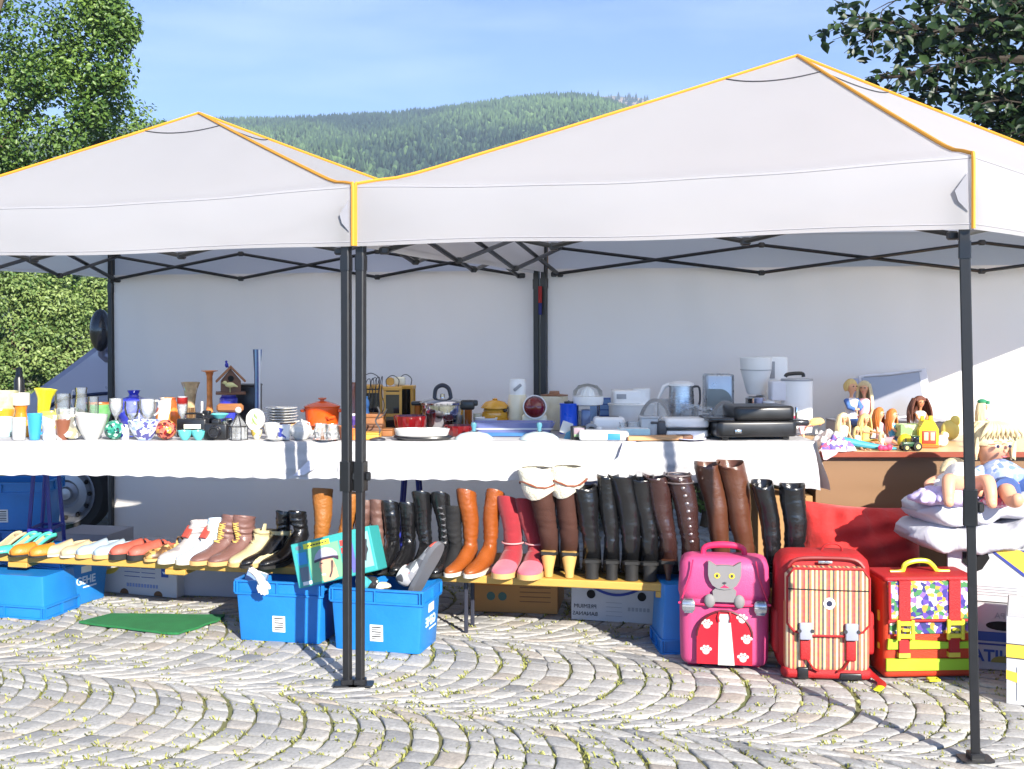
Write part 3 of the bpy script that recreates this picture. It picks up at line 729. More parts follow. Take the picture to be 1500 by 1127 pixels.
def cloth(name, label, x0, x1, hem0, hem1, left_end=False, right_end=False, seed=0, ytop=6.53):
    rg = random.Random(seed); ph = [rg.uniform(0, 6.28) for _ in range(12)]
    yf = 5.552; b = MB(); W_ = x1-x0; NU = int(W_*100)
    def fn(u, v):
        x = x0+W_*u; drop = hem0+(hem1-hem0)*u
        if v < .4:
            y = ytop+(yf+.012-ytop)*(v/.4); z = TZ+.0012*math.sin(x*9+ph[0])+.001*math.sin(y*17+x*3)
            return (x, y, z)
        s = (v-.4)/.6; L = TZ-drop
        if s < .06:
            a = s/.06*math.pi/2; return (x, yf+.012-.012*math.sin(a), TZ-.012*(1-math.cos(a)))
        q = (s-.06)/.94
        w = .007*math.sin(x*5.1+ph[1]+q*1.2)*q+.005*math.sin(x*13+ph[2]-q*2)*q+.004*math.sin(x*31+ph[3]+q*5)*q+.0035*math.sin((x*7+q*9)+ph[4])+.0025*math.sin((x*17-q*21)+ph[5])
        for xc in (x0+.35, x0+.78, x0+1.35, x0+1.9): w += .005*math.exp(-((x-xc-.004*math.sin(q*5))/.011)**2)*(.3+.7*q)
        e = 0
        if right_end: e = max(0, (x-(x1-.24))/.24)
        z = TZ-.012-(L-.012)*q*(1+.10*e)+.0025*math.sin(x*63+ph[6])*q*q-.004*math.sin(x*3+ph[7])*q
        return (x+.01*e*q, yf-w-.014*q-.05*e*e*q*math.sin(q*2.2), z)
    b.grid(fn, NU, 34)
    if right_end:
        def sd(u, v):
            y = 5.5+(ytop-5.5)*u; L = (TZ-hem1)*(1.12 if u < .15 else 1.0)
            q = v
            dx = .012*math.sin(u*30+1)*q+.018*q
            if u < .12: dx += .035*q*math.sin(q*2.2)
            return (x1+dx+ (.0 if v > 0 else 0), y if u > .02 else 5.552-.05*q*math.sin(q*2.2)-.014*q, TZ-.001-L*q)
        b.grid(sd, 40, 14)
    return solo(b, name, CLOTH, label, 'tablecloth', (0, 0, 0), group='white cloths on the sales table', ang=60)
cloth('tablecloth', 'white cloth over the left half of the sales table, under the glassware', -3.12, -.825, .768, .752, seed=1)
cloth('tablecloth', 'white cloth over the right half of the sales table, its corner hanging bunched', -.832, 1.452, .752, .722, right_end=True, seed=5)
b = MB()                                              # folded end of the left cloth, beside the tent poles
b.loft([[(-.83, 5.533, .905), (-.90, 5.530, .905), (-1.04, 5.512, .765), (-.985, 5.510, .772), (-.94, 5.512, .80)], [(-.83, 5.526, .905), (-.90, 5.52, .905), (-1.04, 5.503, .765), (-.985, 5.50, .772), (-.94, 5.503, .80)]])
solo(b, 'cloth_fold', mat('cloth_shade', C(200, 200, 214), .9, bump=.3), 'turned-back fold of white cloth beside the middle tent poles', 'cloth', group=None)
b = MB(); dF = 5.53
b.loft([[(X(913, dF), dF, TZ+.004), (X(932, dF), dF, TZ+.002), (X(905, dF), dF-.012, Z(670, dF))], [(X(913, dF), dF-.003, TZ+.004), (X(932, dF), dF-.003, TZ+.002), (X(905, dF), dF-.015, Z(670, dF))]])
solo(b, 'napkin', mat('lilac_cloth', C(172, 168, 192), .9), 'lilac grey napkin corner hanging over the table edge below the wooden board', 'napkin')

# ================================================================== bench of shoes
BA, BB = Vector((-2.64, 5.98)), Vector((.745, 5.28))
BDIR = (BB-BA); BN = Vector((-BDIR.y, BDIR.x)).normalized(); BANG = math.degrees(math.atan2(BDIR.y, BDIR.x)); BZ = .302
def bench_pt(px, back=.1):
    q = (px-CX)/F; t = (q*(BA.y+BN.y*back)-(BA.x+BN.x*back))/(BDIR.x-q*BDIR.y)
    p = BA+BDIR*t+BN*back; return (p.x, p.y, BZ)
bn = thing('bench', 'long low yellow wooden bench lined with shoes and boots', 'bench', (BA.x, BA.y, 0), BANG)
YEL = mat('yellow_wood', C(188, 148, 70), .5, var=.14, scale=4, stretch=(1, 9, 9), bump=.12)
Lb = BDIR.length
b = MB(); b.box((Lb*.5+.13, .065, BZ-.02), (Lb+.94, .125, .036), .004); b.build('seat_board', YEL, bn)
b = MB(); b.box((Lb*.5+.13, .20, BZ-.02), (Lb+.94, .125, .036), .004); b.build('seat_board', YEL, bn)
for lx in (.10, .98, 2.05, 3.42):
    b = MB(); b.box((lx, .14, BZ-.052), (.11, .28, .028), .004); b.build('cleat', YEL, bn)
for lx in (.06, 1.46, 2.45, 3.64):
    for dy in (.10, .23): b = MB(); b.box((lx, dy, (BZ-.04)/2), (.018, .018, BZ-.042), .003); b.build('leg', mat('dark_steel', C(46, 48, 60), .5), bn)
b2 = thing('bench', 'short pale wooden bench under the red pillow', 'bench', (X(1255, 5.45), 5.5, 0))
b = MB(); b.box((0, 0, .285), (.62, .30, .03), .004); b.build('seat_board', YEL, b2)
for sx in (-.25, .25):
    b = MB(); b.box((sx, 0, .135), (.04, .26, .27), .004); b.build('leg', WOOD, b2)

# ================================================================== blue crates
CRB = mat('crate_blue', C(26, 116, 190), .42, var=.14, scale=9, spec=.5, bump=.12, bscale=50)
PAPER = mat('paper_label', C(226, 226, 222), .7, var=.04); INK = mat('label_ink', C(52, 54, 60), .8); INKW = mat('white_print', C(196, 216, 236), .6); INKB = mat('blue_print', C(44, 60, 140), .7)
def crate(label, loc, rz, w=.44, d=.29, h=.28, flip=False, sticker=True, word=None, mirror=False, zoff=0, side_word=True):
    t = thing('crate', label, 'crate', (loc[0], loc[1], zoff), rz, 'blue plastic crates')
    t_ = .008; bw, bd = w*.90, d*.88
    def zz(z): return h-z if flip else z
    b = MB()
    def q(W_, D_, z): return [(x, y, zz(z)) for x, y in rrect(W_, D_, .018, 2)]
    b.loft([q(bw, bd, .001), q(w*.965, d*.955, h-.065), q(w*.965-2*t_, d*.955-2*t_, h-.065), q(bw-2*t_, bd-2*t_, .010)]); b.build('body', CRB, t, ang=25)
    b = MB()
    for z0, z1, ex in ((h-.066, h-.058, .004), (h-.008, h, .004)):
        b.loft([q(w+ex, d+ex, z0), q(w+ex, d+ex, z1), q(w-.03, d-.03, z1), q(w-.03, d-.03, z0), q(w+ex, d+ex, z0)], cap=(0, 0))
    b.loft([q(w-.018, d-.018, h-.062), q(w-.018, d-.018, h-.004), q(w-.034, d-.034, h-.004), q(w-.034, d-.034, h-.062), q(w-.018, d-.018, h-.062)], cap=(0, 0))
    zc = zz(h-.033)
    for fx in (-.49, -.46, -.01, .46, .49):
        for sy in (-1, 1): b.box((fx*w, sy*(d/2-.004), zc), (.006, .012, .05))
    for fy in (-.46, 0, .46):
        for sx in (-1, 1): b.box((sx*(w/2-.004), fy*d, zc), (.012, .006, .05))
    b.build('rim', CRB, t, ang=25)
    tl = math.degrees(math.atan2((d*.955-bd)/2, h-.065))*(-1 if flip else 1)
    if sticker and not flip:
        yy = -(bd/2+(d*.955-bd)/2*(.09/(h-.065)))-.0016
        b = MB(); b.at((.02 if w < .43 else .0, yy, .085), (tl, 0, 0)); b.box((0, 0, 0), (.062, .0016, .075)); st = b.build('barcode_label', PAPER, t)
        b = MB(); b.at((.02 if w < .43 else .0, yy-.0012, .085), (tl, 0, 0))
        for i in range(6): b.box((0, 0, -.026+i*.0105), (.044, .0012, .0055 if i % 2 else .0035))
        b.build('barcode', INK, st)
    if word and not flip:
        xx = bw/2+(w*.965-bw)/2*(.12/(h-.065))+.002
        text(word, .058, INKW, t, 'lettering', (xx, -.0, .125), (90, 0, 90), mirror, .0015)
        b = MB(); b.box((xx+.003, 0, .188), (.0016, .075, .04)); b.build('side_label', PAPER, t)
        b = MB(); b.box((xx-.001, .03, .09), (.0012, .10, .008)); b.build('print_line', INKW, t)
    return t
dA = (5.456+5.363)/2
cA = crate('blue crate on the cobbles with a tilted helmet box on its rim and cloth inside', (X(404, dA)+.04, dA+.14, 0), -12, .445, .29, .285)
cB = crate('blue crate on the cobbles holding a grey red sneaker, right of the other', (-.6226+.04, 5.262+.125, 0), -14, .455, .285, .285, word='GEHE', mirror=True)
crate('light blue crate turned upside down at the left edge, rim on the cobbles', (-2.53, 6.02, 0), -14, .46, .30, .215, flip=True)
crate('dark blue crate behind the upturned one, white lettering on its side', (-2.47, 6.26, 0), -22, .46, .36, .28, word='GEHE')
crate('lower blue crate of the pair stacked in the shade behind the trestle', (X(14, 6.9), 6.95, 0), 0, .5, .34, .28, sticker=False)
crate('upper blue crate of the pair stacked in the shade behind the trestle', (X(14, 6.9), 6.95, 0), 2, .5, .34, .28, sticker=True, zoff=.2815)
crate('blue crate turned upside down behind the pink school bag', (X(1022, 5.25), 5.36, 0), 4, .36, .27, .31, flip=True)
# things in the two front crates
b = MB(); b.box((0, 0, 0), (.10, .03, .09), .004); bk = solo(b, 'book', mat('book_blue', C(112, 136, 176), .6), 'thick book standing in the blue crate beside a white glove', 'book', (X(374, 5.5), 5.5, .268), rot=(-20, 14, -12))
b = MB(); b.box((-.001, 0, .0475), (.094, .024, .004)); b.build('page_block', PAPER, bk)
b = MB(); b.tube([(-.055, .0, .05), (-.03, 0, .035), (0, -.01, .01), (.01, -.012, -.01)], [.022, .024, .026, .024], 10, flat=.6)
for i, (dx, dz, L) in enumerate(((-.018, -.05, .05), (-.006, -.058, .055), (.008, -.06, .055), (.02, -.055, .045), (.032, -.03, .035))):
    b.tube([(dx*.5+.008, -.012, -.005), (dx+.012, -.02, dz*.6), (dx+.014, -.014, dz)], [.010, .009, .006], 8)
solo(b, 'glove', mat('white_knit', C(222, 220, 208), .9, bump=.5, bscale=90), 'white knitted glove hanging over the rim of the blue crate', 'glove', (X(383, 5.36), 5.36, .30), rz=-12)
b = MB(); b.rbox((0, 0, 0), (.2, .16, .16), .03); solo(b, 'bundle', mat('dark_cloth', C(40, 44, 60), .9), 'dark bundle of cloth filling the crate under the helmet box', 'bundle', (X(425, 5.5), 5.52, .10), rz=-12)
b = MB()
for i in range(8): b.ell((rnd.uniform(-.06, .06), rnd.uniform(-.05, .05), rnd.uniform(-.02, .055)), (rnd.uniform(.03, .05), rnd.uniform(.03, .045), rnd.uniform(.02, .035)), 10, 6)
solo(b, 'scarf', patches('scarf_print', [C(214, 214, 206), C(30, 30, 34), C(60, 150, 160), C(190, 176, 150)], 22, .9), 'patterned teal, white and black scarf bunched in the right crate', 'scarf', (X(545, 5.36), 5.37, .245))
b = MB(); b.rbox((0, 0, 0), (.32, .18, .18), .03); solo(b, 'bundle', mat('dark_cloth', C(40, 44, 60), .9), 'dark bundle of cloth at the bottom of the right crate', 'bundle', (X(570, 5.4), 5.42, .11), rz=-14)

# teal helmet box
TEAL = mat('teal_card', C(50, 150, 148), .5, var=.04)
hbx = thing('helmet_box', 'teal cardboard box printed with a cycle helmet, tilted across the crates', 'box', (X(494, 5.34), 5.40, .405), rot=(-8, -14.5, -8))
b = MB(); b.box((0, 0, 0), (.385, .16, .205), .004); b.build('carton', TEAL, hbx)
def pr(name, pts, m, parent, y, th=.0012):
    bb = MB(); bb.prism(pts, y-th, y); return bb.build(name, m, parent, smooth=False)
def rc(x0, z0, x1, z1): return [(x0, z0), (x1, z0), (x1, z1), (x0, z1)]
def el_(cx, cz, rx, rz_, a0=0, a1=360, n=20): return [(cx+rx*math.cos(R(a0+(a1-a0)*i/n)), cz+rz_*math.sin(R(a0+(a1-a0)*i/n))) for i in range(n if a1-a0 == 360 else n+1)]
yf = -.0805
pic = pr('picture', rc(-.118, -.092, .035, .07), mat('print_mint', C(112, 170, 128), .5), hbx, yf)
pr('title_strip', rc(-.132, .066, -.005, .09), mat('print_yellow', C(218, 216, 60), .5), hbx, yf-.0014)
for k in range(7): pr('title_mark', rc(-.112+k*.014, .0745, -.102+k*.014, .0805), INK, hbx, yf-.0028)
pr('face', [(-.066, -.098), (-.02, -.098), (.006, -.088), (.004, -.05), (-.004, -.004), (-.03, .012), (-.064, .012), (-.072, -.012), (-.077, -.03), (-.070, -.034), (-.073, -.048), (-.066, -.056), (-.068, -.078)], mat('print_skin', C(206, 158, 128), .5), pic, yf-.0013)
pr('ear', el_(-.008, -.03, .008, .014), mat('print_ear', C(190, 136, 110), .5), pic, yf-.0026)
pr('mouth', [(-.071, -.066), (-.05, -.070), (-.052, -.063), (-.07, -.0605)], mat('print_lip', C(236, 226, 220), .5), pic, yf-.0026)
pr('eye', el_(-.060, -.014, .007, .0025), INK, pic, yf-.0026)
pr('helmet', [(-.092, -.004), (-.07, .002), (-.02, .006), (.012, -.006), (.022, .0), (.02, .022), (.0, .044), (-.03, .055), (-.06, .05), (-.082, .03), (-.092, .01)], mat('print_helmet', C(168, 168, 186), .4), pic, yf-.0026)
pr('helmet_rim', [(-.094, -.006), (-.05, .001), (.0, .0), (.022, -.014), (.026, .004), (.0, .010), (-.05, .012), (-.092, .006)], mat('print_rim', C(62, 44, 62), .4), pic, yf-.0039)
pr('chin_strap', [(-.012, -.01), (-.004, -.012), (-.016, -.06), (-.03, -.084), (-.036, -.08), (-.021, -.056)], INK, pic, yf-.0039)
for i in range(5): pr('picture_tile', rc(.042, .042-i*.034, .068, .068-i*.034), mat('print_red', C(196, 64, 58), .5), hbx, yf)
pr('purple_strip', rc(.076, -.088, .100, .088), mat('print_purple', C(92, 92, 160), .5), hbx, yf)
pr('photo_panel', rc(.128, -.078, .182, .082), mat('print_pale', C(132, 176, 178), .5), hbx, yf)
pr('rider', [(.140, -.04), (.150, -.05), (.158, -.02), (.170, .0), (.166, .02), (.172, .045), (.162, .05), (.155, .02), (.146, -.01)], INK, hbx, yf-.0014)
pr('blue_panel', rc(-.170, .0, -.126, .055), mat('print_blue', C(44, 140, 200), .5), hbx, yf)
pr('small_photo', rc(-.170, -.075, -.126, -.012), mat('print_slate', C(96, 110, 122), .5), hbx, yf)
pr('small_photo', rc(-.166, -.094, -.122, -.078), mat('print_white', C(216, 216, 216), .5), hbx, yf)
pr('emblem', el_(-.157, .078, .014, .010), mat('print_slate', C(96, 110, 122), .5), hbx, yf)

# ================================================================== cartons
CARD = mat('cardboard', C(160, 124, 80), .8, var=.1, scale=8, bump=.1)
WBOX = mat('white_card', C(188, 188, 190), .7, var=.04)
GBOX = mat('grey_card', C(160, 160, 168), .7, var=.05)
BROWN_CARD = mat('printed_card', C(174, 122, 62), .7, var=.1)
HOLE = mat('hole_black', C(8, 8, 9), .9)
BANANA = mat('banana_print', C(222, 186, 66), .5, var=.06)
def carton(label, x, y, w, d, h, rz, m=None, z=0, group='cardboard boxes around the stall'):
    t = thing('cardboard_box', label, 'box', (x, y, z), rz, group)
    b = MB(); b.box((0, 0, (h-.03)/2+.0005), (w-.008, d-.008, h-.031), .004); b.build('tray', m or WBOX, t)
    b = MB()
    for q in (((0, -d/2+.003, h/2), (w, .006, h-.004)), ((0, d/2-.003, h/2), (w, .006, h-.004)), ((-w/2+.003, 0, h/2), (.006, d-.0125, h-.004)), ((w/2-.003, 0, h/2), (.006, d-.0125, h-.004)), ((0, 0, h-.005), (w-.001, d-.001, .006))):
        b.box(*q, b=.0015)
    b.build('lid', m or WBOX, t)
    return t
x0, y0, x1, y1 = -2.265, 6.44, -1.817, 6.28
bb1 = carton('white banana box with printed bananas on the cobbles under the bench, left', (x0+x1)/2+.06, (y0+y1)/2+.19, .476, .38, .25, -19)
yb_ = -.1912
pr('handle_hole', [(-.06, .21), (-.045, .188), (.03, .188), (.045, .21), (.045, .235), (-.06, .235)], HOLE, bb1, yb_)
def banana(parent, cx, cz, L, a, y, m=None):
    pts = []
    for i in range(11):
        t_ = -1+2*i/10; pts.append((t_*L/2, -.16*L*(1-t_*t_)))
    for i in range(11):
        t_ = 1-2*i/10; pts.append((t_*L/2, .13*L*(1-abs(t_)**2.4)-.02*L))
    ca, sa = math.cos(R(a)), math.sin(R(a))
    pts = [(cx+p[0]*ca-p[1]*sa, cz+p[0]*sa+p[1]*ca) for p in pts]
    o_ = pr('banana_print', pts, BANANA, parent, y); return o_
banana(bb1, -.19, .205, .13, -25, yb_); banana(bb1, -.185, .125, .11, 20, yb_); 
for i in range(4): pr('print_line', rc(-.10, .10+i*.024, .0, .103+i*.024), INKB, bb1, yb_); pr('print_line', rc(.012, .10+i*.024, .10, .103+i*.024), INKB, bb1, yb_)
for k in range(11): pr('print_mark', rc(-.085+k*.019, .045, -.072+k*.019, .064), mat('pale_blue_ink', C(130, 146, 190), .7), bb1, yb_)
pr('blue_square', rc(.14, .11, .185, .17), mat('print_navy', C(36, 70, 150), .5), bb1, yb_); pr('square_mark', [(.147, .14), (.178, .14), (.17, .127), (.155, .127)], INKW, bb1, yb_-.0014)
for hx in (-.1, .12): pr('vent_hole', el_(hx, .004, .028, .028, 0, 180), mat('brown_hole', C(104, 74, 48), .9), bb1, yb_)
o_ = MB(); o_.at((.2385, -.06, .13), (0, 0, 90)); pts = [(t_*.06, -.022*(1-t_*t_)) for t_ in [-1+.2*i for i in range(11)]]+[(t_*.06, .018*(1-t_*t_)-.0) for t_ in [1-.2*i for i in range(11)]]; o_.prism(pts, -.0012, 0); o_.build('banana_print', BANANA, bb1)
carton('grey box standing in the shade behind the blue crate and bench', X(125, 6.75), 6.9, .34, .3, .27, -10, GBOX)
carton('plain pale grey box between the banana box and the front crates', X(328, 6.4), 6.5, .42, .34, .26, -8, GBOX)
bb2 = carton('brown printed cardboard box in the shade under the bench', X(760, 5.98), 6.15, .45, .36, .24, -8, BROWN_CARD)
for i in range(5): pr('print_line', rc(.03, .06+i*.024, .19, .064+i*.024), mat('brown_ink', C(120, 84, 50), .8), bb2, -.1812)
for cx_ in (-.12, -.06): pr('stamp', el_(cx_, .085, .022, .022), mat('teal_ink', C(70, 100, 92), .8), bb2, -.1812)
pr('sun_print', el_(-.12, .14, .09, .08, 0, 180), mat('orange_ink', C(186, 112, 40), .8), bb2, -.1812)
x0, y0, x1, y1 = .295, 5.84, .733, 5.72
bb3 = carton('white fruit box with a blue arc and two round holes under the bench', (x0+x1)/2+.045, (y0+y1)/2+.17, .452, .34, .25, -14)
yb_ = -.1712
arc = [(-.21+.42*i/20, .225-.095*math.sin(math.pi*i/20)) for i in range(21)]
pr('blue_arc', [(a, c_+.0) for a, c_ in arc]+[(a, c_+.014) for a, c_ in reversed(arc)], INKB, bb3, yb_)
for hx in (-.125, .13): pr('round_hole', el_(hx, .135, .022, .022), HOLE, bb3, yb_-.0014)
pr('diamond', [(.0, .178), (.045, .215), (0, .236), (-.045, .215)], mat('brown_hole', C(104, 74, 48), .9), bb3, yb_)
pr('badge', el_(-.13, .222, .035, .02), INKB, bb3, yb_-.0014)
text('PREMIUM', .028, INK, bb3, 'lettering', (-.155, yb_-.001, .072), (90, 0, 0), True); text('BANANAS', .028, INK, bb3, 'lettering', (-.155, yb_-.001, .035), (90, 0, 0), True)
for k in range(6): pr('print_mark', rc(.06+k*.019, .06, .073+k*.019, .078), GREYP, bb3, yb_)
for i in range(4): pr('print_line', rc(-.05, .03+i*.022, .03, .032+i*.022), GREYP, bb3, yb_)
# right stack
def by_corner(px, d, w, dp, rz):
    c_, s_ = math.cos(R(rz)), math.sin(R(rz)); return (X(px, d)+c_*w/2-s_*dp/2, d+s_*w/2+c_*dp/2)
bB = carton('white and blue fruit box at the bottom right, under the banana-print box', *by_corner(1402, 5.02, .62, .36, -18), .62, .36, .285, -18)
yb_ = -.1812
text('PREMIUM PA', .036, GREYP, bB, 'lettering', (-.06, yb_-.001, .235), (90, 0, 0), True)
pr('blue_band', rc(-.30, .125, .30, .165), mat('print_navy', C(36, 70, 150), .5), bB, yb_); pr('blue_line', rc(-.30, .108, .30, .116), INKB, bB, yb_)
pr('handle_hole', el_(-.13, .193, .065, .02), HOLE, bB, yb_)
text('BONITA', .07, mat('print_navy', C(36, 70, 150), .5), bB, 'lettering', (-.12, yb_-.001, .06), (90, 0, 0), True, .002)
pr('sun_print', el_(-.13, .036, .045, .028, 0, 180), mat('olive_ink', C(150, 140, 60), .7), bB, yb_-.0016)
bA = carton('white box with a huge yellow banana print, under the folded duvets', *by_corner(1388, 5.06, .66, .38, -20), .66, .38, .235, -20, z=.2865)
yb_ = -.1912
bp = [(-.16, .232), (-.02, .13), (.10, .07), (.31, .015), (.31, .232)]
pr('banana_print', bp, BANANA, bA, yb_)
pr('blue_outline', [(-.17, .232), (-.03, .123), (.09, .06), (.31, .003), (.31, .016), (.10, .071), (-.02, .131), (-.155, .232)], INKB, bA, yb_-.0014)
pr('blue_outline', [(-.04, .232), (.08, .165), (.31, .11), (.31, .125), (.09, .178), (-.01, .232)], INKB, bA, yb_-.0014)
pr('handle_hole', [(-.27, .165), (-.22, .125), (-.19, .14), (-.16, .19), (-.17, .215), (-.27, .21)], HOLE, bA, yb_-.0016)
for i in range(4): pr('print_line', rc(-.26, .03+i*.012, -.05, .032+i*.012), GREYP, bA, yb_)
bC = carton('white box with yellow bands at the lower right corner, nearest the camera', *by_corner(1474, 4.53, .46, .40, -24), .46, .40, .345, -24)
pr('yellow_band', rc(-.23, .185, .2, .235), BANANA, bC, -.2012); pr('yellow_band', [(-.23, .10), (-.13, .07), (.0, .065), (.0, .105), (-.12, .112), (-.23, .135)], BANANA, bC, -.2012)
pr('band_edge', rc(-.23, .235, .2, .239), INK, bC, -.2012); pr('band_edge', rc(-.23, .181, .2, .185), INK, bC, -.2012)
pr('tear_mark', rc(-.19, .02, -.12, .15), PAPER, bC, -.2026)
carton('plain tan cardboard box behind the rightmost black boots', X(1152, 5.62), 5.75, .26, .3, .66, -4, CARD)
wc = carton('narrow white box with yellow bands seen between the tall boots', X(1110, 5.9), 6.02, .135, .12, .83, 0)
for z_ in (.55, .64, .72): pr('yellow_band', rc(-.062, z_, .0, z_+.03), BANANA, wc, -.0612)
# green mat
m0 = [G(115, 915), G(165, 903), G(330, 905), G(318, 913), G(262, 932), G(240, 931)]
b = MB(); cx_ = sum(p[0] for p in m0)/6; cy_ = sum(p[1] for p in m0)/6
pts = []
for i in range(6):
    for k in range(6):
        f = k/6; pts.append((m0[i][0]*(1-f)+m0[(i+1) % 6][0]*f-cx_+rnd.uniform(-.006, .006), m0[i][1]*(1-f)+m0[(i+1) % 6][1]*f-cy_+rnd.uniform(-.006, .006)))
b.slab(pts[::-1], .004, .014)
solo(b, 'doormat', mat('green_felt', C(34, 118, 64), .95, var=.3, scale=12, bump=.8, bscale=260), 'green felt mat lying on the cobbles in front of the banana box', 'mat', (cx_, cy_, 0.002))

# ================================================================== desk of toys, pillow, duvets
DESK = mat('desk_brown', C(120, 90, 60), .5, var=.1, scale=3, stretch=(1, 1, 6)); DTOP = mat('desk_top', C(206, 170, 124), .4, var=.08, scale=4); DEDGE = mat('desk_edge', C(132, 58, 34), .4)
DZ = .868
dk = thing('desk', 'brown wooden desk with a red brown edge, carrying the dolls and toys', 'desk', (2.15, 6.1, 0))
b = MB(); b.box((0, -.04, DZ-.012), (1.36, .90, .024), .002); b.build('desktop', DTOP, dk)
b = MB(); b.box((0, -.4925, DZ-.012), (1.362, .006, .026), .001); b.build('edge_band', DEDGE, dk)
b = MB(); b.box((0, -.44, DZ-.024-.30), (1.30, .02, .598), .001); b.build('front_panel', DESK, dk)
for sx in (-1, 1): b = MB(); b.box((sx*.665, -.04, (DZ-.025)/2), (.024, .86, DZ-.026), .001); b.build('side_panel', DESK, dk)
def cushion(sx, sy, sz, seed, wr=.012):
    r_ = random.Random(seed); ph = [r_.uniform(0, 6.28) for _ in range(8)]
    b = MB()
    for s in (-1, 1):
        def fn(u, v):
            a, c_ = 2*u-1, 2*v-1
            k = ((1-abs(a)**2.4)*(1-abs(c_)**2.4))**.55
            pin = 1-.06*(1-abs(abs(a)-1))*0
            xx = a*sx/2*(1-.07*(1-abs(a))*0-.06*(1-c_*c_)*0) ; zz = c_*sz/2
            xx *= 1-.05*(1-c_*c_)*abs(a)**3; zz *= 1-.10*(1-a*a)*abs(c_)**3
            w = wr*(math.sin(a*9+ph[0]+c_*3)*.5+math.sin(c_*11+ph[1]-a*5)*.35+math.sin(a*21+ph[2])*max(c_, 0)*.6)*k**.5
            return (xx, s*(k*sy/2+w*.6*k**.3+.001), zz)
        b.grid(fn, 36, 24)
    return b
solo(cushion(.57, .21, .36, 3, .05), 'pillow', mat('red_cotton', C(186, 34, 32), .85, var=.12, bump=.6, bscale=26, sheen=.2), 'large red pillow leaning against the desk on the short bench', 'pillow', (X(1266, 5.45), 5.50, .455), rot=(-12, 3, -3), ang=80)
def duvet(w, d, h, seed):
    r_ = random.Random(seed); ph = [r_.uniform(0, 6.28) for _ in range(10)]; secs = []
    n = 40
    for i in range(33):
        t = -1+2*i/32; sc_ = (1-abs(t)**5)**.4 if abs(t) < 1 else 0.02; ring = []
        for j in range(n):
            a = 2*math.pi*j/n; ca, sa = math.cos(a), math.sin(a)
            yy = math.copysign(abs(ca)**.45, ca)*d/2; zz = math.copysign(abs(sa)**.6, sa)*h/2
            q = 1+.05*math.sin(t*9+ph[0]+a*2)+.035*math.sin(t*17+ph[1]-a*3)+.02*math.sin(t*31+ph[2]+a)
            ring.append((t*w/2+.01*math.sin(a*3+ph[3]), yy*max(sc_, .5)*q, zz*max(sc_, .25)*q+.02*math.sin(t*3+ph[4])+.008*math.sin(t*13+a*2)))
        secs.append(ring)
    b = MB(); b.loft(secs); return b
DUV = fabric('duvet_cloth', C(200, 200, 208), .1, .5, 14.0)
solo(duvet(.74, .44, .125, 2), 'duvet', DUV, 'lower folded white duvet, lying on the banana-print box', 'duvet', (X(1345, 5.0)+.36, 5.16, .522+.06), rot=(0, -5, -2), ang=80, group='folded white duvets')
solo(duvet(.70, .42, .11, 6), 'duvet', DUV, 'upper folded white duvet, the dolls lie on it', 'duvet', (X(1345, 5.0)+.36, 5.15, .522+.118+.055), rot=(0, -3, 1), ang=80, group='folded white duvets')
# ================================================================== household goods on the sales table
GL = 'glasses and cups on the sales table'
CLEAR = glass('clear_glass', (.95, .97, .97, 1), .05); CLEARW = glass('frosted_glass', (.93, .95, .96, 1), .2, .08)
BLUEG = glass('blue_glass', (.16, .22, .80, 1), .55); GREENG = glass('green_glass', (.30, .72, .28, 1), .5); AMBERG = glass('amber_glass', (.80, .62, .36, 1), .6); ORANGEG = glass('orange_glass', (.90, .34, .10, 1), .75)
REDG = glass('ruby_glass', (.42, .03, .03, 1), .5); SKYG = glass('sky_glass', (.55, .66, .86, 1), .55); YELG = glass('yellow_glass', (.86, .84, .50, 1), .65)
CERW = mat('white_china', C(198, 197, 193), .18, var=.02, coat=.4); CREAM = mat('cream_enamel', C(226, 218, 190), .3, var=.04, coat=.3)
CHROME = mat('chrome', C(212, 212, 216), .08, 1.0, .03); STEELB = mat('brushed_steel', C(186, 187, 190), .28, 1.0, .06, 6, stretch=(1, 1, 12))
GOLDW = mat('golden_wood', C(206, 156, 62), .4, var=.15, scale=8); DARKW = mat('dark_wood', C(104, 66, 40), .5, var=.25, scale=10, stretch=(1, 1, 5)); MIDW = mat('brown_wood', C(142, 92, 52), .55, var=.2, scale=10)
NAVY = mat('navy_glaze', C(28, 30, 90), .2, coat=.5)
DARKG = mat('dark_glass', C(20, 24, 30), .08, spec=.8)
def spot(px, d, z0=None): return (X(px, d), d, TZ+.001 if z0 is None else z0)
def pot(name, label, cat, px, d, w, ytop, prof, m, z0=None, seg=28, group=None, flute=0., nf=10, twist=0., ry=1.0, rz=0., rot=None):
    z0 = TZ+.001 if z0 is None else z0
    h = Z(ytop, d)-z0; r = U(w, d)/2
    b = MB(); b.lathe([(a*r, c*h) for a, c in prof], seg, flute=flute, nf=nf, twist=twist/h if twist else 0, ry=ry)
    o = solo(b, name, m, label, cat, (X(px, d), d, z0), rz, group, rot); o['h'] = h; o['r'] = r
    return o
def kid(o, mb, name, m, **k): return mb.build(name, m, o, **k)
def handle(o, side, z1, z0_, reach, rad=.004, m=None, r=None, name='handle', a=0):
    r = o['r']*.92 if r is None else r; h = o['h']
    b = MB(); s = side
    b.at((0, 0, 0), (0, 0, a))
    b.tube([(s*r*.95, 0, h*z1), (s*(r+reach*.7), 0, h*z1*1.0), (s*(r+reach), 0, h*(z1*.7+z0_*.3)), (s*(r+reach*.85), 0, h*(z1*.3+z0_*.7)), (s*r*.85, 0, h*z0_)], rad, 8)
    return kid(o, b, name, m)
OPEN = [(0, .0), (.62, 0), (.66, .02), (.8, .35), (.95, .85), (1, 1), (.95, 1), (.9, .85), (.74, .35), (.58, .06), (0, .05)]
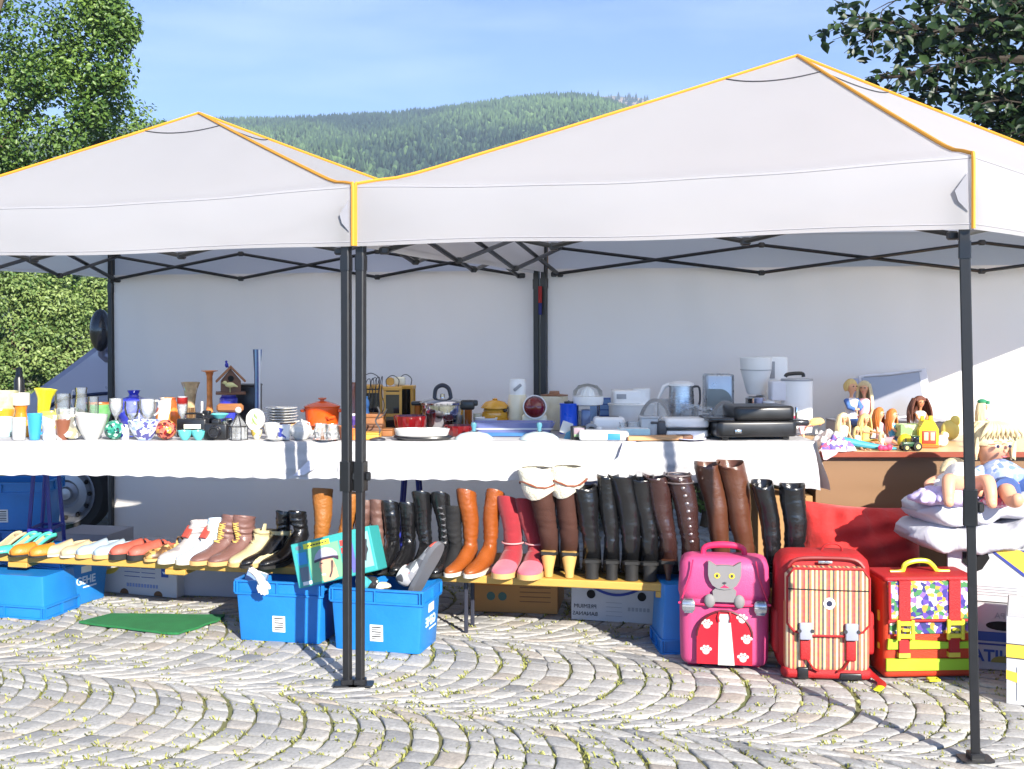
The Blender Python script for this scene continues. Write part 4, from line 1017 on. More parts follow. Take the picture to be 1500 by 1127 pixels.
STRAIGHT = [(0, 0), (.86, 0), (.92, .03), (.96, .5), (1, 1), (.94, 1), (.9, .5), (.84, .06), (0, .05)]
BOWL = [(0, 0), (.4, 0), (.44, .05), (.66, .25), (.86, .6), (1, 1), (.96, 1), (.82, .62), (.6, .28), (0, .12)]
FLARE = [(0, 0), (.42, 0), (.46, .04), (.44, .4), (.5, .7), (.7, .9), (1, 1), (.96, 1), (.64, .9), (.45, .7), (.38, .4), (.36, .06), (0, .05)]
GOBLET = [(0, 0), (.7, 0), (.7, .03), (.14, .08), (.12, .38), (.3, .48), (.78, .62), (.92, .8), (.88, 1), (.84, 1), (.87, .8), (.73, .64), (.2, .5), (0, .5)]
LANT = [(0, 0), (1, 0), (1, .04), (.95, .06), (.95, .94), (1, .96), (1, 1), (0, 1)]
d1, d2, d3, d4 = 5.63, 5.80, 6.02, 6.28
# ---- far left glassware and crockery
pot('vase', 'pale yellow green glass bowl vase at the very left of the table', 'vase', 4, d4, 44, 573, OPEN, YELG)
pot('bowl', 'orange yellow bowl in front of the pale yellow vase, cut by the left edge', 'bowl', 2, d3, 36, 600, BOWL, mat('orange_glaze', C(226, 152, 44), .2, coat=.4), z0=TZ+.02)
pot('cup', 'pale blue and white cup at the left edge of the table', 'cup', 6, d2, 24, 611, STRAIGHT, mat('pale_blue_china', C(176, 208, 214), .2, coat=.4), group=GL)
o = pot('vase', 'white and orange hourglass vase above the white mug', 'vase', 31, d4, 24, 576, [(0, 0), (.95, 0), (1, .06), (.62, .42), (.6, .5), (.8, .66), (1, .72), (1, 1), (.94, 1), (.94, .74), (.5, .5), (0, .1)], mat('orange_band', C(222, 128, 30), .3, coat=.3))
b = MB(); b.lathe([(o['r']*1.01, o['h']*.66), (o['r']*1.03, o['h']*.72), (o['r']*1.03, o['h']*1.002), (o['r']*.93, o['h']*1.002), (o['r']*.93, o['h']*.7)], 28); kid(o, b, 'white_band', CERW)
b = MB(); b.lathe([(0, 0), (.9, 0), (1, .2), (.8, .6), (.6, .7), (.66, 1), (0, 1)], 14); b2 = MB(); b2.lathe([(0, 0), (.026, 0), (.028, .25), (.02, .27), (.016, .30), (.017, .32), (0, .325)], 16)
solo(b2, 'flask', BLACKP, 'black flask standing behind the white and orange vase', 'flask', spot(28, 6.45))
o = pot('mug', 'plain white mug, leftmost of the white mugs', 'mug', 28, d1, 20, 612, STRAIGHT, CERW, group=GL)
o = pot('vase', 'bright yellow vase with a wide flared rim', 'vase', 61, d4, 33, 570, [(0, 0), (.4, 0), (.44, .04), (.5, .4), (.6, .74), (.7, .82), (1, 1), (.95, 1), (.6, .82), (.5, .72), (.4, .4), (.36, .05), (0, .04)], mat('yellow_glaze', C(222, 208, 36), .3, coat=.4), rot=(0, 6, 0))
o = pot('mug', 'bright blue mug with a big curved handle', 'mug', 51, d1, 22, 606, OPEN, mat('blue_china', C(58, 152, 206), .25, coat=.4), group=GL); handle(o, 1, .72, .2, .010, .0045, MATS['blue_china'])
pot('cup', 'small orange cup half hidden behind the blue mug', 'cup', 41, d2, 14, 616, STRAIGHT, MATS['orange_glaze'], group=GL)
o = pot('mug', 'white mug with a grey pattern, right of the blue mug', 'mug', 73, d1, 22, 609, STRAIGHT, patches('grey_pattern', [C(226, 226, 222), C(226, 226, 222), C(170, 168, 176), C(190, 186, 110)], 24, .3), group=GL)
pot('bowl', 'yellow bowl behind the patterned white mug', 'bowl', 76, d3, 32, 603, BOWL, mat('yellow_china', C(218, 206, 90), .25, coat=.3))
o = pot('mug', 'brown and white mug with a swept two-colour glaze', 'mug', 92, d1, 23, 615, [(0, 0), (.66, 0), (.7, .03), (.8, .4), (.92, .8), (1, 1), (.94, 1), (.86, .8), (.72, .4), (.6, .06), (0, .05)], mat('brown_glaze', C(128, 78, 58), .25, coat=.4), group=GL)
b = MB(); rr_, hh_ = o['r'], o['h']; secs = []
for i in range(13):
    a = R(185+100*i/12); top = .55-.5*(i/12); secs.append([(rr_*k*math.cos(a), rr_*k*math.sin(a), hh_*z) for z, k in ((0.01, .715), (.4*top/.55+.01, .83 if i < 6 else .76))])
b.loft(secs, cap=(0, 0), closed=False); kid(o, b, 'white_glaze', CERW)
pot('bowl', 'textured cut-glass bowl carrying a tumbler', 'bowl', 97, d3, 33, 598, BOWL, CLEARW, group=GL, flute=.03, nf=14)
pot('tumbler', 'clear tumbler standing in the cut-glass bowl', 'tumbler', 92, d3, 22, 577, STRAIGHT, CLEAR, z0=TZ+.055, group=GL)
o = pot('jug', 'clear glass jug with a big looped handle behind the white bowl', 'jug', 119, d4, 22, 568, [(0, 0), (.8, 0), (.9, .1), (.95, .5), (.7, .85), (.8, 1), (.75, 1), (.64, .85), (.88, .5), (.8, .1), (0, .05)], CLEAR, group=GL); handle(o, -1, .92, .45, .014, .003, CLEAR)
o = pot('plate', 'small plate with a grey leaf pattern leaning beside the white bowl', 'plate', 109, d1, 22, 613, [(0, 0), (1, 0), (1, .1), (0, .1)], patches('leaf_plate', [C(216, 214, 206), C(150, 146, 120), C(206, 202, 190), C(120, 118, 108)], 40, .35))
o.data.clear_geometry(); bm_ = MB(); bm_.at((0, 0, .055), (72, 0, 0)); bm_.lathe([(0, 0), (.022, 0), (.042, .008), (.056, .012), (.055, .016), (.04, .011), (.02, .004), (0, .004)], 26); o.data.from_pydata(bm_.v, [], bm_.f); o.data.polygons.foreach_set('use_smooth', [True]*len(o.data.polygons))
o = pot('bowl', 'large plain white bowl, the biggest at the left end of the table', 'bowl', 134, d1, 46, 608, BOWL, CERW)
pot('bowl', 'white bowl stacked behind the large white bowl', 'bowl', 108, d3, 46, 606, BOWL, CERW)
o = pot('bowl', 'green glass bowl with a red and yellow wavy rim', 'bowl', 147, d4, 34, 592, BOWL, GREENG, flute=.03, nf=8); b = MB(); b.lathe([(o['r']*.97, o['h']*.95), (o['r']*1.02, o['h']*1.05), (o['r']*.95, o['h']*1.03)], 28, flute=.03, nf=8); kid(o, b, 'rim', mat('red_rim', C(176, 96, 40), .3))
b = MB(); b.ell((0, 0, .047), (.047, .047, .047), 24, 14); solo(b, 'glass_ball', patches('green_mosaic', [C(30, 110, 90), C(70, 170, 130), C(24, 50, 60), C(170, 206, 190), C(40, 130, 110)], 75, .15, bump=.6), 'green mosaic glass ball in front of the clear cups', 'ball', spot(167.5, d1))
o = pot('vase', 'large blue glass globe vase with a narrow collar', 'vase', 196, 6.4, 50, 572, [(0, 0), (.55, 0), (.8, .15), (.98, .4), (.98, .62), (.86, .76), (.34, .82), (.26, .88), (.38, 1), (.34, 1), (.22, .88), (0, .8)], mat('cobalt_glass', C(52, 60, 176), .12, coat=.6, var=.1))
o = pot('cup', 'clear glass cup with a greenish stem on the left of the glass cups', 'cup', 170, d3, 22, 584, GOBLET, CLEARW, group=GL); handle(o, 1, .9, .6, .012, .0035, CLEAR)
o = pot('cup', 'clear footed glass cup in front of the blue vase', 'cup', 193, d2, 23, 588, GOBLET, CLEAR, group=GL); handle(o, 1, .95, .58, .012, .0035, CLEAR)
o = pot('cup', 'clear footed glass cup with a big white handle right of the blue vase', 'cup', 216, d2, 26, 585, GOBLET, CLEARW, group=GL); handle(o, 1, .95, .56, .020, .005, CERW)
o = pot('bowl', 'white glass bowl speckled with pale blue, in front of the glass cups', 'bowl', 212, d1, 48, 616, BOWL, patches('speckle_blue', [C(220, 224, 232), C(160, 182, 216), C(226, 228, 232), C(90, 90, 150)], 60, .2), flute=.02, nf=12)
o = pot('cup', 'tiny cup with blue dabs left of the speckled bowl', 'cup', 183, d1, 13, 622, STRAIGHT, patches('blue_dabs', [C(222, 222, 226), C(40, 40, 110), C(220, 220, 226)], 55, .2), group=GL)
o = pot('vase', 'rounded vase with orange and white swirls', 'vase', 246, d3, 36, 583, [(0, 0), (.5, 0), (.85, .15), (1, .4), (.95, .65), (.7, .86), (.6, .95), (.68, 1), (.6, 1), (.5, .9), (0, .8)], patches('orange_swirl', [C(206, 120, 50), C(226, 208, 190), C(176, 86, 40), C(216, 170, 120)], 16, .2, stretch=(1, 1, .4)))
b = MB(); b.ell((0, 0, .049), (.05, .05, .049), 24, 14); solo(b, 'glass_ball', patches('red_mosaic', [C(130, 26, 30), C(180, 60, 44), C(200, 150, 60), C(84, 18, 22), C(206, 110, 90)], 70, .15, bump=.6), 'red mosaic glass ball in front of the swirled vase', 'ball', spot(243, d1))
o = pot('wine_glass', 'wine glass with a red rim left of the amber vase', 'wine glass', 267, d2, 17, 581, GOBLET, CLEARW); b = MB(); b.lathe([(o['r']*.91, o['h']*.8), (o['r']*.93, o['h']*.86), (o['r']*.90, o['h']*.98)], 24); kid(o, b, 'red_rim', REDG)
o = pot('vase', 'ribbed amber glass vase flaring at the top, brown below', 'vase', 279, d4, 27, 560, [(0, 0), (.46, 0), (.5, .3), (.46, .5), (.55, .65), (.75, .85), (1, 1), (.95, 1), (.5, .65), (.4, .4), (0, .05)], AMBERG, flute=.06, nf=12, twist=6); b = MB(); b.lathe([(o['r']*.48, 0.002), (o['r']*.53, o['h']*.3), (o['r']*.5, o['h']*.45)], 28, flute=.06, nf=12); kid(o, b, 'base', mat('brown_glass', C(96, 72, 48), .2))
o = pot('vase', 'tall slender orange glass vase with a wide flat rim', 'vase', 307, d4, 24, 543, [(0, 0), (.75, 0), (.82, .02), (.62, .12), (.42, .3), (.33, .5), (.36, .9), (.5, .97), (1, .99), (.98, 1), (.4, .985), (.28, .9), (.25, .5), (0, .3)], ORANGEG)
b = MB(); b.lathe([(o['r']*.80, .002), (o['r']*.83, o['h']*.03), (o['r']*.64, o['h']*.12), (o['r']*.5, o['h']*.24)], 28); kid(o, b, 'red_foot', REDG)
# telephone, turquoise bowls, cameras
t = thing('radio', 'old black portable radio with a pale dial strip behind the turquoise bowls', 'radio', spot(283, d2))
b = MB(); b.rbox((0, 0, .045), (.15, .07, .09), .012, .008); b.build('body', BLACKP, t); b = MB(); b.rbox((.005, -.036, .052), (.085, .004, .022), .003, .001); b.build('dial', mat('dial_cream', C(206, 208, 190), .4), t); b = MB(); b.tube([(-.05, 0, .09), (-.045, 0, .112), (.045, 0, .112), (.05, 0, .09)], .005, 8); b.build('handle', BLACKP, t)
for i, kx in enumerate((-.055, .06)): b = MB(); b.at((kx, -.036, .03), (90, 0, 0)); b.lathe([(0, 0), (.011, 0), (.010, .012), (0, .012)], 14); b.build('knob', STEEL, t)
for px, lab in ((271, 'left of the two small turquoise bowls at the front edge'), (291, 'right of the two small turquoise bowls at the front edge')): pot('bowl', lab, 'bowl', px, d1-.01, 22, 631, BOWL, mat('turquoise_glaze', C(96, 190, 192), .25, coat=.4), group='turquoise bowls')
pot('bowl', 'turquoise saucer lying on the black cameras', 'bowl', 322, d2, 26, 606, [(0, 0), (.5, 0), (1, .9), (.95, 1), (.45, .2), (0, .2)], MATS['turquoise_glaze'], z0=Z(613, d2))
def camera_(px, d, lab, s=1.0, rz=0, z0=None):
    t = thing('film_camera', lab, 'camera', spot(px, d, z0), rz, 'old film cameras')
    b = MB(); b.rbox((0, 0, .04*s), (.115*s, .045*s, .075*s), .012*s, .006*s); b.build('body', BLACKP, t); b = MB(); b.rbox((0, 0, .084*s), (.04*s, .036*s, .028*s), .006*s, .006*s); b.build('viewfinder', BLACKP, t)
    b = MB(); b.at((0, -.022*s, .042*s), (90, 0, 0)); b.lathe([(.03*s, 0), (.03*s, .02*s), (.026*s, .03*s), (.026*s, .04*s), (.021*s, .04*s), (.018*s, .03*s), (0, .03*s)], 22); b.build('lens', mat('lens_black', C(34, 34, 40), .15, spec=.8), t)
    b = MB(); b.lathe([(0, .078*s), (.011*s, .078*s), (.011*s, .09*s), (0, .09*s)], 14, c=(.04*s, 0, 0)); b.build('dial', CHROME, t)
camera_(317, d1, 'black film camera at the front edge right of the turquoise bowls'); camera_(335, d2-.02, 'second black film camera, half behind the glass lantern', .95, 14); camera_(303, d2+.1, 'black film camera behind the other two', .95, -12, TZ+.03)
# bird house on a box
t = thing('box', 'black box standing at the back below the bird house', 'box', spot(358, 6.42)); b = MB(); b.rbox((0, 0, .11), (.17, .13, .22), .006, .004); b.build('body', BLACKP, t); b = MB(); b.rbox((0, 0, .226), (.176, .136, .012), .006, .004); b.build('lid', BLACKP, t)
zb = Z(578, 6.2)
o = pot('jar', 'deep blue glass jar holding up the bird house', 'jar', 335, 6.2, 26, 578.5, [(0, 0), (.9, 0), (1, .06), (1, .9), (.8, .96), (.8, 1), (0, 1)], mat('cobalt_glass', C(52, 60, 176), .12))
t = thing('bird_house', 'brown wooden bird house with a pitched roof and a pale bird on its front', 'bird house', (X(338, 6.2), 6.2, zb+.002), 14)
hw, hh = .052, .085
b = MB(); b.prism([(-hw, .012), (hw, .012), (hw, .07), (0, .135), (-hw, .07)], -.05, .05); b.build('wall', DARKW, t)
b = MB(); b.box((0, 0, .006), (.155, .135, .012), .002); b.build('floor_board', DARKW, t)
for s in (-1, 1): b = MB(); b.at((s*.036, 0, .108), (0, s*46, 0)); b.box((0, 0, 0), (.115, .13, .010), .002); b.build('roof', MIDW, t)
b = MB(); b.at((0, -.0505, .085), (90, 0, 0)); b.lathe([(0, 0), (.016, 0), (.016, .0015), (0, .0015)], 16); b.build('entrance_hole', HOLE, t)
b = MB(); b.ell((-.004, -.066, .052), (.026, .012, .014), 14, 8); b.ell((-.03, -.066, .064), (.011, .01, .010), 12, 8); b.tube([(.015, -.066, .05), (.036, -.066, .042)], [.009, .003], 8); b.tube([(-.038, -.066, .064), (-.048, -.066, .062)], [.003, .001], 6); b.tube([(-.004, -.066, .04), (-.004, -.06, .012)], .002, 5); b.build('bird', mat('pale_bird', C(206, 200, 140), .6), t)
b = MB(); b.ell((0, 0, .018), (.010, .008, .014), 12, 8); b.ell((-.002, 0, .036), (.007, .007, .007), 10, 6); b.tube([(.002, 0, .02), (.014, 0, .0), (.012, 0, -.004)], [.005, .002, .001], 6); solo(b, 'bird_figurine', mat('blue_bird', C(40, 44, 150), .3), 'tiny blue bird figurine on the roof ridge of the bird house', 'figurine', (X(332, 6.2), 6.2, Z(540, 6.2)))
t = thing('plank', 'short brown wooden plank lying across the jar below the bird house', 'plank', (X(337, 6.1), 6.1, TZ+.001)); b = MB(); b.box((0, 0, Z(598, 6.1)-TZ), (.14, .04, .045), .012); b.build('board', MIDW, t); b = MB(); b.lathe([(0, 0), (.03, 0), (.028, Z(604, 6.1)-TZ-.004), (0, Z(604, 6.1)-TZ-.004)], 16); b.build('block', MATS['cobalt_glass'], t)
# glass lantern / owl, tall vase, plate
t = thing('glass_lantern', 'faceted clear glass lantern with a pointed roof and dark edges', 'lantern', spot(349, d1))
hL = Z(605, d1)-TZ; rL = U(27, d1)/2
b = MB(); b.lathe([(0, 0), (rL, 0), (rL, hL*.5), (0, hL*.95)], 6); b.build('glass', CLEARW, t, ang=10)
b = MB()
for i in range(6):
    a = 2*math.pi*i/6; p, q = (rL*math.cos(a), rL*math.sin(a)), (rL*math.cos(a+math.pi/3), rL*math.sin(a+math.pi/3))
    b.tube([(p[0], p[1], 0), (p[0], p[1], hL*.5), (0, 0, hL*.96)], .0028, 5); b.tube([(p[0], p[1], 0), (q[0], q[1], 0)], .0028, 5); b.tube([(p[0], p[1], hL*.5), (q[0], q[1], hL*.5)], .0028, 5)
b.build('leading', mat('lead', C(50, 50, 54), .5, .5), t); b = MB(); b.ell((0, 0, hL+.012), (.016, .016, .016), 12, 8); b.build('finial', CERW, t)
o = pot('vase', 'very tall slim blue and white striped glass vase', 'vase', 377, 6.3, 13, 512, [(0, 0), (.95, 0), (.8, .03), (.66, .3), (.7, .7), (1, 1), (.9, 1), (.6, .7), (.5, .1), (0, .05)], stripes('vase_stripe', [C(36, 70, 130), C(214, 220, 230), C(60, 110, 170), C(24, 34, 70), C(120, 160, 200)], .010))
t = thing('plate', 'white plate with a green leaf spray standing upright on a yellow cup', 'plate', (X(375, d2), d2, Z(631, d2)+.001)); rp_ = U(28, d2)/2
b = MB(); b.at((0, 0, rp_*1.12), (78, 0, 0), (1, 1.15, 1)); b.lathe([(0, 0), (rp_*.6, 0), (rp_*.66, .006), (rp_, .012), (rp_*.98, .016), (rp_*.6, .005), (0, .004)], 30, flute=.012, nf=9); pl = b.build('dish', CERW, t)
for k, (dx, dz, a) in enumerate(((-.012, 0, 70), (.0, .018, 60), (-.016, -.022, 80), (-.002, -.014, 55))): b = MB(); b.at((dx, -.006-.0025*abs(k-1), rp_*1.12+dz), (-12, a, 0)); b.ell((0, 0, 0), (.016, .0015, .005), 10, 6); b.build('leaf_print', mat('leaf_green', C(132, 166, 84), .4), pl)
o = pot('cup', 'small cream cup with a yellow pattern under the leaf plate', 'cup', 376, d1+.03, 18, 629.5, BOWL, patches('yellow_cup', [C(216, 206, 180), C(190, 160, 70), C(214, 200, 170)], 45, .25), group=GL)
# stack of plates
t = thing('tray', 'small wooden tray under the stack of white plates', 'tray', spot(411, d3)); b = MB(); b.rbox((0, 0, .038), (U(46, d3), .13, .016), .01, .004); b.build('board', mat('tan_wood', C(196, 150, 104), .5), t)
for s in (-1, 1): b = MB(); b.rbox((s*.06, 0, .0155), (.014, .1, .031), .003); b.build('leg', MATS['tan_wood'], t)
z_ = TZ+.001+.0465
for i in range(6):
    b = MB(); rr_ = U(50-2*(i % 2), d3)/2; b.lathe([(0, 0), (rr_*.55, 0), (rr_*.62, .004), (rr_, .011), (rr_, .0135), (rr_*.6, .008), (0, .006)], 36)
    solo(b, 'plate', CERW, ('lowest plate of the white stack on the wooden tray', 'second plate from the bottom of the white stack', 'third plate from the bottom of the white stack', 'fourth plate from the bottom of the white stack', 'plate just under the top one of the white stack', 'topmost plate of the white stack')[i], 'plate', (X(411, d3)+rnd.uniform(-.003, .003), d3, z_), group='stacked white plates'); z_ += .0142
# white cups and teapot
for px, d_, w_, yt, lab in ((398, d1, 24, 620, 'white teacup in front of the plate tray, left one'), (441, d3, 20, 617, 'white teacup behind the teapot near the casserole')):
    o = pot('cup', lab, 'cup', px, d_, w_, yt, BOWL, CERW, group=GL); handle(o, 1, .85, .3, .012, .003, CERW)
o = pot('cup', 'white cup with blue flowers left of the teapot', 'cup', 416, d1, 20, 622, STRAIGHT, patches('blue_flower', [C(224, 224, 226), C(222, 222, 226), C(60, 70, 150), C(216, 220, 226)], 48, .2), group=GL); handle(o, -1, .8, .3, .012, .003, CERW)
t = pot('teapot', 'round white china teapot with a knob lid', 'teapot', 441, d1+.02, 34, 619, [(0, 0), (.5, 0), (.55, .05), (.9, .3), (1, .5), (.85, .78), (.5, .92), (0, .93)], CERW)
b = MB(); b.lathe([(t['r']*.5, t['h']*.9), (t['r']*.3, t['h']*1.04), (.006, t['h']*1.08), (.010, t['h']*1.18), (0, t['h']*1.22)], 20); kid(t, b, 'lid', CERW); b = MB(); r_, h_ = t['r'], t['h']
b.tube([(r_*.85, 0, h_*.35), (r_*1.25, 0, h_*.5), (r_*1.45, 0, h_*.95)], [.014, .010, .006], 10); kid(t, b, 'spout', CERW); handle(t, -1, .8, .25, .022, .005, CERW)
for px, yt, lab in ((470, 621, 'pressed glass jug in front of the orange casserole, left one'), (487, 622, 'pressed glass jug beside the tent pole, right one')):
    o = pot('jug', lab, 'jug', px, d1, 19, yt, [(0, 0), (.8, 0), (.95, .1), (1, .5), (.85, .85), (.95, 1), (.9, 1), (.8, .85), (.9, .5), (0, .06)], CLEARW, group=GL, flute=.03, nf=12); handle(o, 1, .85, .3, .010, .003, CLEAR)
# orange casserole
ENO = mat('orange_enamel', C(216, 82, 20), .18, coat=.6, var=.06)
t = pot('casserole', 'orange enamel casserole pot with its lid on', 'casserole', 472, 6.12, 52, 596, [(0, 0), (.82, 0), (.9, .05), (.95, .4), (.98, .9), (1, .92), (1, 1), (0, 1)], ENO, z0=TZ+.03)
r_, h_ = t['r'], t['h']; b = MB(); b.lathe([(r_*1.02, h_*.99), (r_*1.03, h_*1.05), (r_*.8, h_*1.15), (r_*.3, h_*1.3), (0, h_*1.32)], 32); ld = kid(t, b, 'lid', ENO); b = MB(); b.lathe([(.012, h_*1.3), (.010, h_*1.36), (.022, h_*1.42), (.022, h_*1.48), (0, h_*1.5)], 18); kid(ld, b, 'knob', mat('orange_knob', C(200, 110, 70), .3))
for s in (-1, 1): b = MB(); b.tube([(s*r_*.95, -.03, h_*.8), (s*r_*1.12, -.025, h_*.8), (s*r_*1.12, .025, h_*.8), (s*r_*.95, .03, h_*.8)], .008, 8); kid(t, b, 'handle', ENO)
b = MB(); b.tube([(r_*.4, -r_*.9, h_*.5), (r_*.5, -r_*1.06, h_*.45), (r_*.8, -r_*.72, h_*.5)], .008, 8); kid(t, b, 'grip', ENO)
b = MB(); b.lathe([(0, 0), (.06, 0), (.06, .029), (0, .029)], 24); solo(b, 'trivet', mat('orange_trivet', C(190, 104, 30), .4), 'round orange stand under the casserole', 'trivet', spot(472, 6.12))
b = MB(); b.tube([(0, 0, .0), (.0, 0, .06)], [.012, .004], 10); solo(b, 'candle_snuffer', DARKW, 'small dark pointed candle snuffer between the two glass jugs', 'snuffer', spot(472, 5.61))
# between and behind the tent poles
for px, yt, m_, lab in ((518, 560, mat('brown_glaze', C(128, 78, 58), .25), 'brown pottery bottle seen between the two tent poles'),): pot('bottle', lab, 'bottle', px, 6.2, 18, yt, [(0, 0), (.9, 0), (1, .1), (1, .6), (.6, .78), (.4, .86), (.45, 1), (0, 1)], m_)
pot('jar', 'purple and white spice jar seen between the tent poles', 'jar', 517, d2, 14, 606, LANT, patches('purple_jar', [C(60, 40, 110), C(200, 200, 206), C(90, 70, 130)], 30, .3))
pot('pot', 'terracotta pot right behind the left tent pole', 'pot', 506, d1, 22, 624, OPEN, patches('terracotta', [C(150, 84, 50), C(120, 66, 40), C(170, 110, 70)], 40, .6))
pot('candle_holder', 'orange glass candle holder between the two tent poles', 'candle holder', 520, d1, 13, 628, STRAIGHT, ORANGEG)
# lanterns of golden wood
def wood_lantern(px, d, w, ytop, lab, rz, kind):
    t = thing('lantern', lab, 'lantern', spot(px, d), rz, 'golden wooden lanterns'); w = U(w, d); h = Z(ytop, d)-TZ
    b = MB(); b.box((0, 0, h*.03), (w, w, h*.06), .002); b.build('base', GOLDW, t); b = MB(); b.box((0, 0, h*.96), (w*1.04, w*1.04, h*.08), .003); b.build('top', GOLDW, t)
    for sx in (-1, 1):
        for sy in (-1, 1): b = MB(); b.box((sx*w*.43, sy*w*.43, h*.49), (w*.14, w*.14, h*.86)); b.build('post', GOLDW, t)
    b = MB(); b.box((0, 0, h*.49), (w*.74, w*.74, h*.855)); b.build('glass', DARKG, t)
    if kind: 
        for zc_ in (.36, .86): b = MB(); b.box((0, -w*.46, h*zc_), (w*.8, w*.06, h*.065)); b.build('cross_bar', GOLDW, t)
    b = MB(); b.tube([(-w*.3, 0, h), (-w*.34, 0, h*1.16), (0, 0, h*1.26), (w*.34, 0, h*1.16), (w*.3, 0, h)], .0025, 6); b.build('bail', mat('wire', C(30, 30, 34), .4), t)
wood_lantern(543, 6.22, 34, 564, 'golden wooden lantern behind the right tent pole, wires hanging on it', 8, 1); wood_lantern(575, 6.16, 27, 567, 'golden wooden lantern with a dark window, middle one', 6, 1); wood_lantern(594, 6.32, 26, 565, 'tall golden wooden lantern right beside the red bowl', -4, 0)
t = thing('egg_timer', 'pale clock-like box on top of the wooden lanterns', 'clock', (X(580, 6.2), 6.2, Z(566, 6.2)+.003)); b = MB(); b.rbox((.02, 0, .024), (.06, .04, .046), .01); b.build('case', CREAM, t); b = MB(); b.at((-.03, 0, .022), (90, 0, 0)); b.lathe([(0, -.018), (.022, -.018), (.022, .018), (0, .018)], 18); b.build('drum', GOLDW, t)
b = MB()
for k in range(5): 
    x_ = -.03+k*.016; b.tube([(x_, 0, .1), (x_+.01*math.sin(k*2), -.004, .16), (x_+.02, -.008, .17+.004*k), (x_+.016, -.012, .10), (x_-.01+.01*k, -.014, .03), (x_, -.012, -.04)], .0022, 5)
solo(b, 'cable', mat('dark_cable', C(40, 40, 46), .5), 'tangle of thin dark cables hanging over the left wooden lantern', 'cable', (X(546, 6.1), 6.08, Z(570, 6.1)-.12))
b = MB(); b.ell((0, 0, .05), (.018, .014, .03), 12, 8); b.tube([(0, 0, .07), (.004, 0, .09)], [.007, .006], 8); b.lathe([(0, 0), (.018, 0), (.012, .03), (0, .03)], 14); solo(b, 'figurine', mat('sky_figurine', C(92, 150, 210), .3), 'small light blue figurine beside the right tent pole', 'figurine', (X(537, 6.0), 5.98, Z(606, 6.0)))
for k, (px, d, w, y0, y1, m_, lab) in enumerate(((545, 5.98, 36, 606, 622, MIDW, 'brown wooden box under the lanterns beside the right tent pole'), (541, 5.82, 40, 622, 634, DARKW, 'dark wooden tray in front of the brown wooden box'), (566, 5.84, 22, 628, 640, MIDW, 'small brown wooden box left of the white dish'), (540, 5.66, 34, 633.5, 643, GOLDW, 'yellow wooden box at the front edge beside the tent pole'))):
    t = thing('wooden_box', lab, 'box', (X(px, d), d, TZ+.001 if k != 0 else TZ+.001), rnd.uniform(-5, 5)); hh_ = Z(y0, d)-TZ; b = MB(); b.rbox((0, 0, hh_*.4), (U(w, d), .09, hh_*.8), .004); b.build('body', m_, t); b = MB(); b.rbox((0, 0, hh_*.905), (U(w, d)*1.04, .095, hh_*.19), .004); b.build('lid', m_, t)
t = thing('candlestick', 'tall twisted metal candlestick in front of the wooden lanterns', 'candlestick', spot(553, 5.62)); b = MB(); b.lathe([(0, 0), (.04, 0), (.038, .006), (.01, .014), (0, .016)], 22); b.build('foot', mat('dark_steel', C(46, 48, 60), .5), t); b = MB(); b.tube([(0, 0, .01), (.012, 0, .05), (-.01, .006, .09), (.01, 0, .13), (0, 0, .16)], .004, 7); b.tube([(0, 0, .10), (.03, 0, .12), (.045, 0, .15)], .003, 6); b.build('stem', mat('dull_metal', C(120, 118, 116), .35, .9), t)
# red glass bowls, white dish on a black plate
for px, d, w, yt, lab in ((601, 5.86, 48, 609, 'ruby red glass bowl left of the pressure cooker'), (672, 5.82, 44, 623, 'ruby red glass bowl in front of the pressure cooker, right side')): pot('bowl', lab, 'bowl', px, d, w, yt, [(0, 0), (.7, 0), (.8, .1), (.92, .5), (1, 1), (.95, 1), (.86, .5), (.72, .14), (0, .12)], mat('ruby', C(106, 16, 20), .1, coat=.7, var=.3, scale=40), flute=.03, nf=16, seg=48)
pot('plate', 'black round plate under the white oven dish', 'plate', 620, d1, 88, 639, [(0, 0), (.8, 0), (1, .7), (.98, 1), (.8, .4), (0, .4)], BLACKP, ry=.55)
t = pot('dish', 'white oval oven dish on the black plate', 'dish', 618, d1, 82, 628, [(0, 0), (.86, 0), (.92, .1), (.97, .6), (1, .95), (1, 1), (.95, 1), (.9, .5), (.84, .3), (0, .28)], CERW, z0=TZ+.018, ry=.5)
b = MB(); b.rbox((0, .0, t['h']*.95), (.05, .05, .008), .01, .003); kid(t, b, 'insert', CERW)
# pressure cooker
t = pot('pressure_cooker', 'shiny steel pressure cooker with black handles and a locking lid', 'pressure cooker', 648, 6.02, 66, 591, [(0, 0), (.94, 0), (1, .06), (1, .95), (1.03, .97), (1.03, 1), (0, 1)], CHROME)
r_, h_ = t['r'], t['h']; b = MB(); b.lathe([(r_*1.04, h_*.98), (r_*1.05, h_*1.04), (r_*.85, h_*1.12), (r_*.4, h_*1.2), (0, h_*1.21)], 32); ld = kid(t, b, 'lid', CHROME)
b = MB(); b.tube([(-r_*.35, 0, h_*1.18), (-r_*.28, 0, h_*1.5), (0, 0, h_*1.62), (r_*.28, 0, h_*1.5), (r_*.38, 0, h_*1.18)], [.010, .011, .012, .011, .010], 10); kid(ld, b, 'top_handle', mat('navy_plastic', C(30, 32, 48), .3)); b = MB(); b.lathe([(0, h_*1.2), (.012, h_*1.2), (.012, h_*1.32), (0, h_*1.34)], 14); kid(ld, b, 'valve', CHROME)
b = MB(); b.rbox((0, 0, h_*1.06), (r_*1.7, .035, .022), .008); kid(ld, b, 'lock_bar', BLACKP)
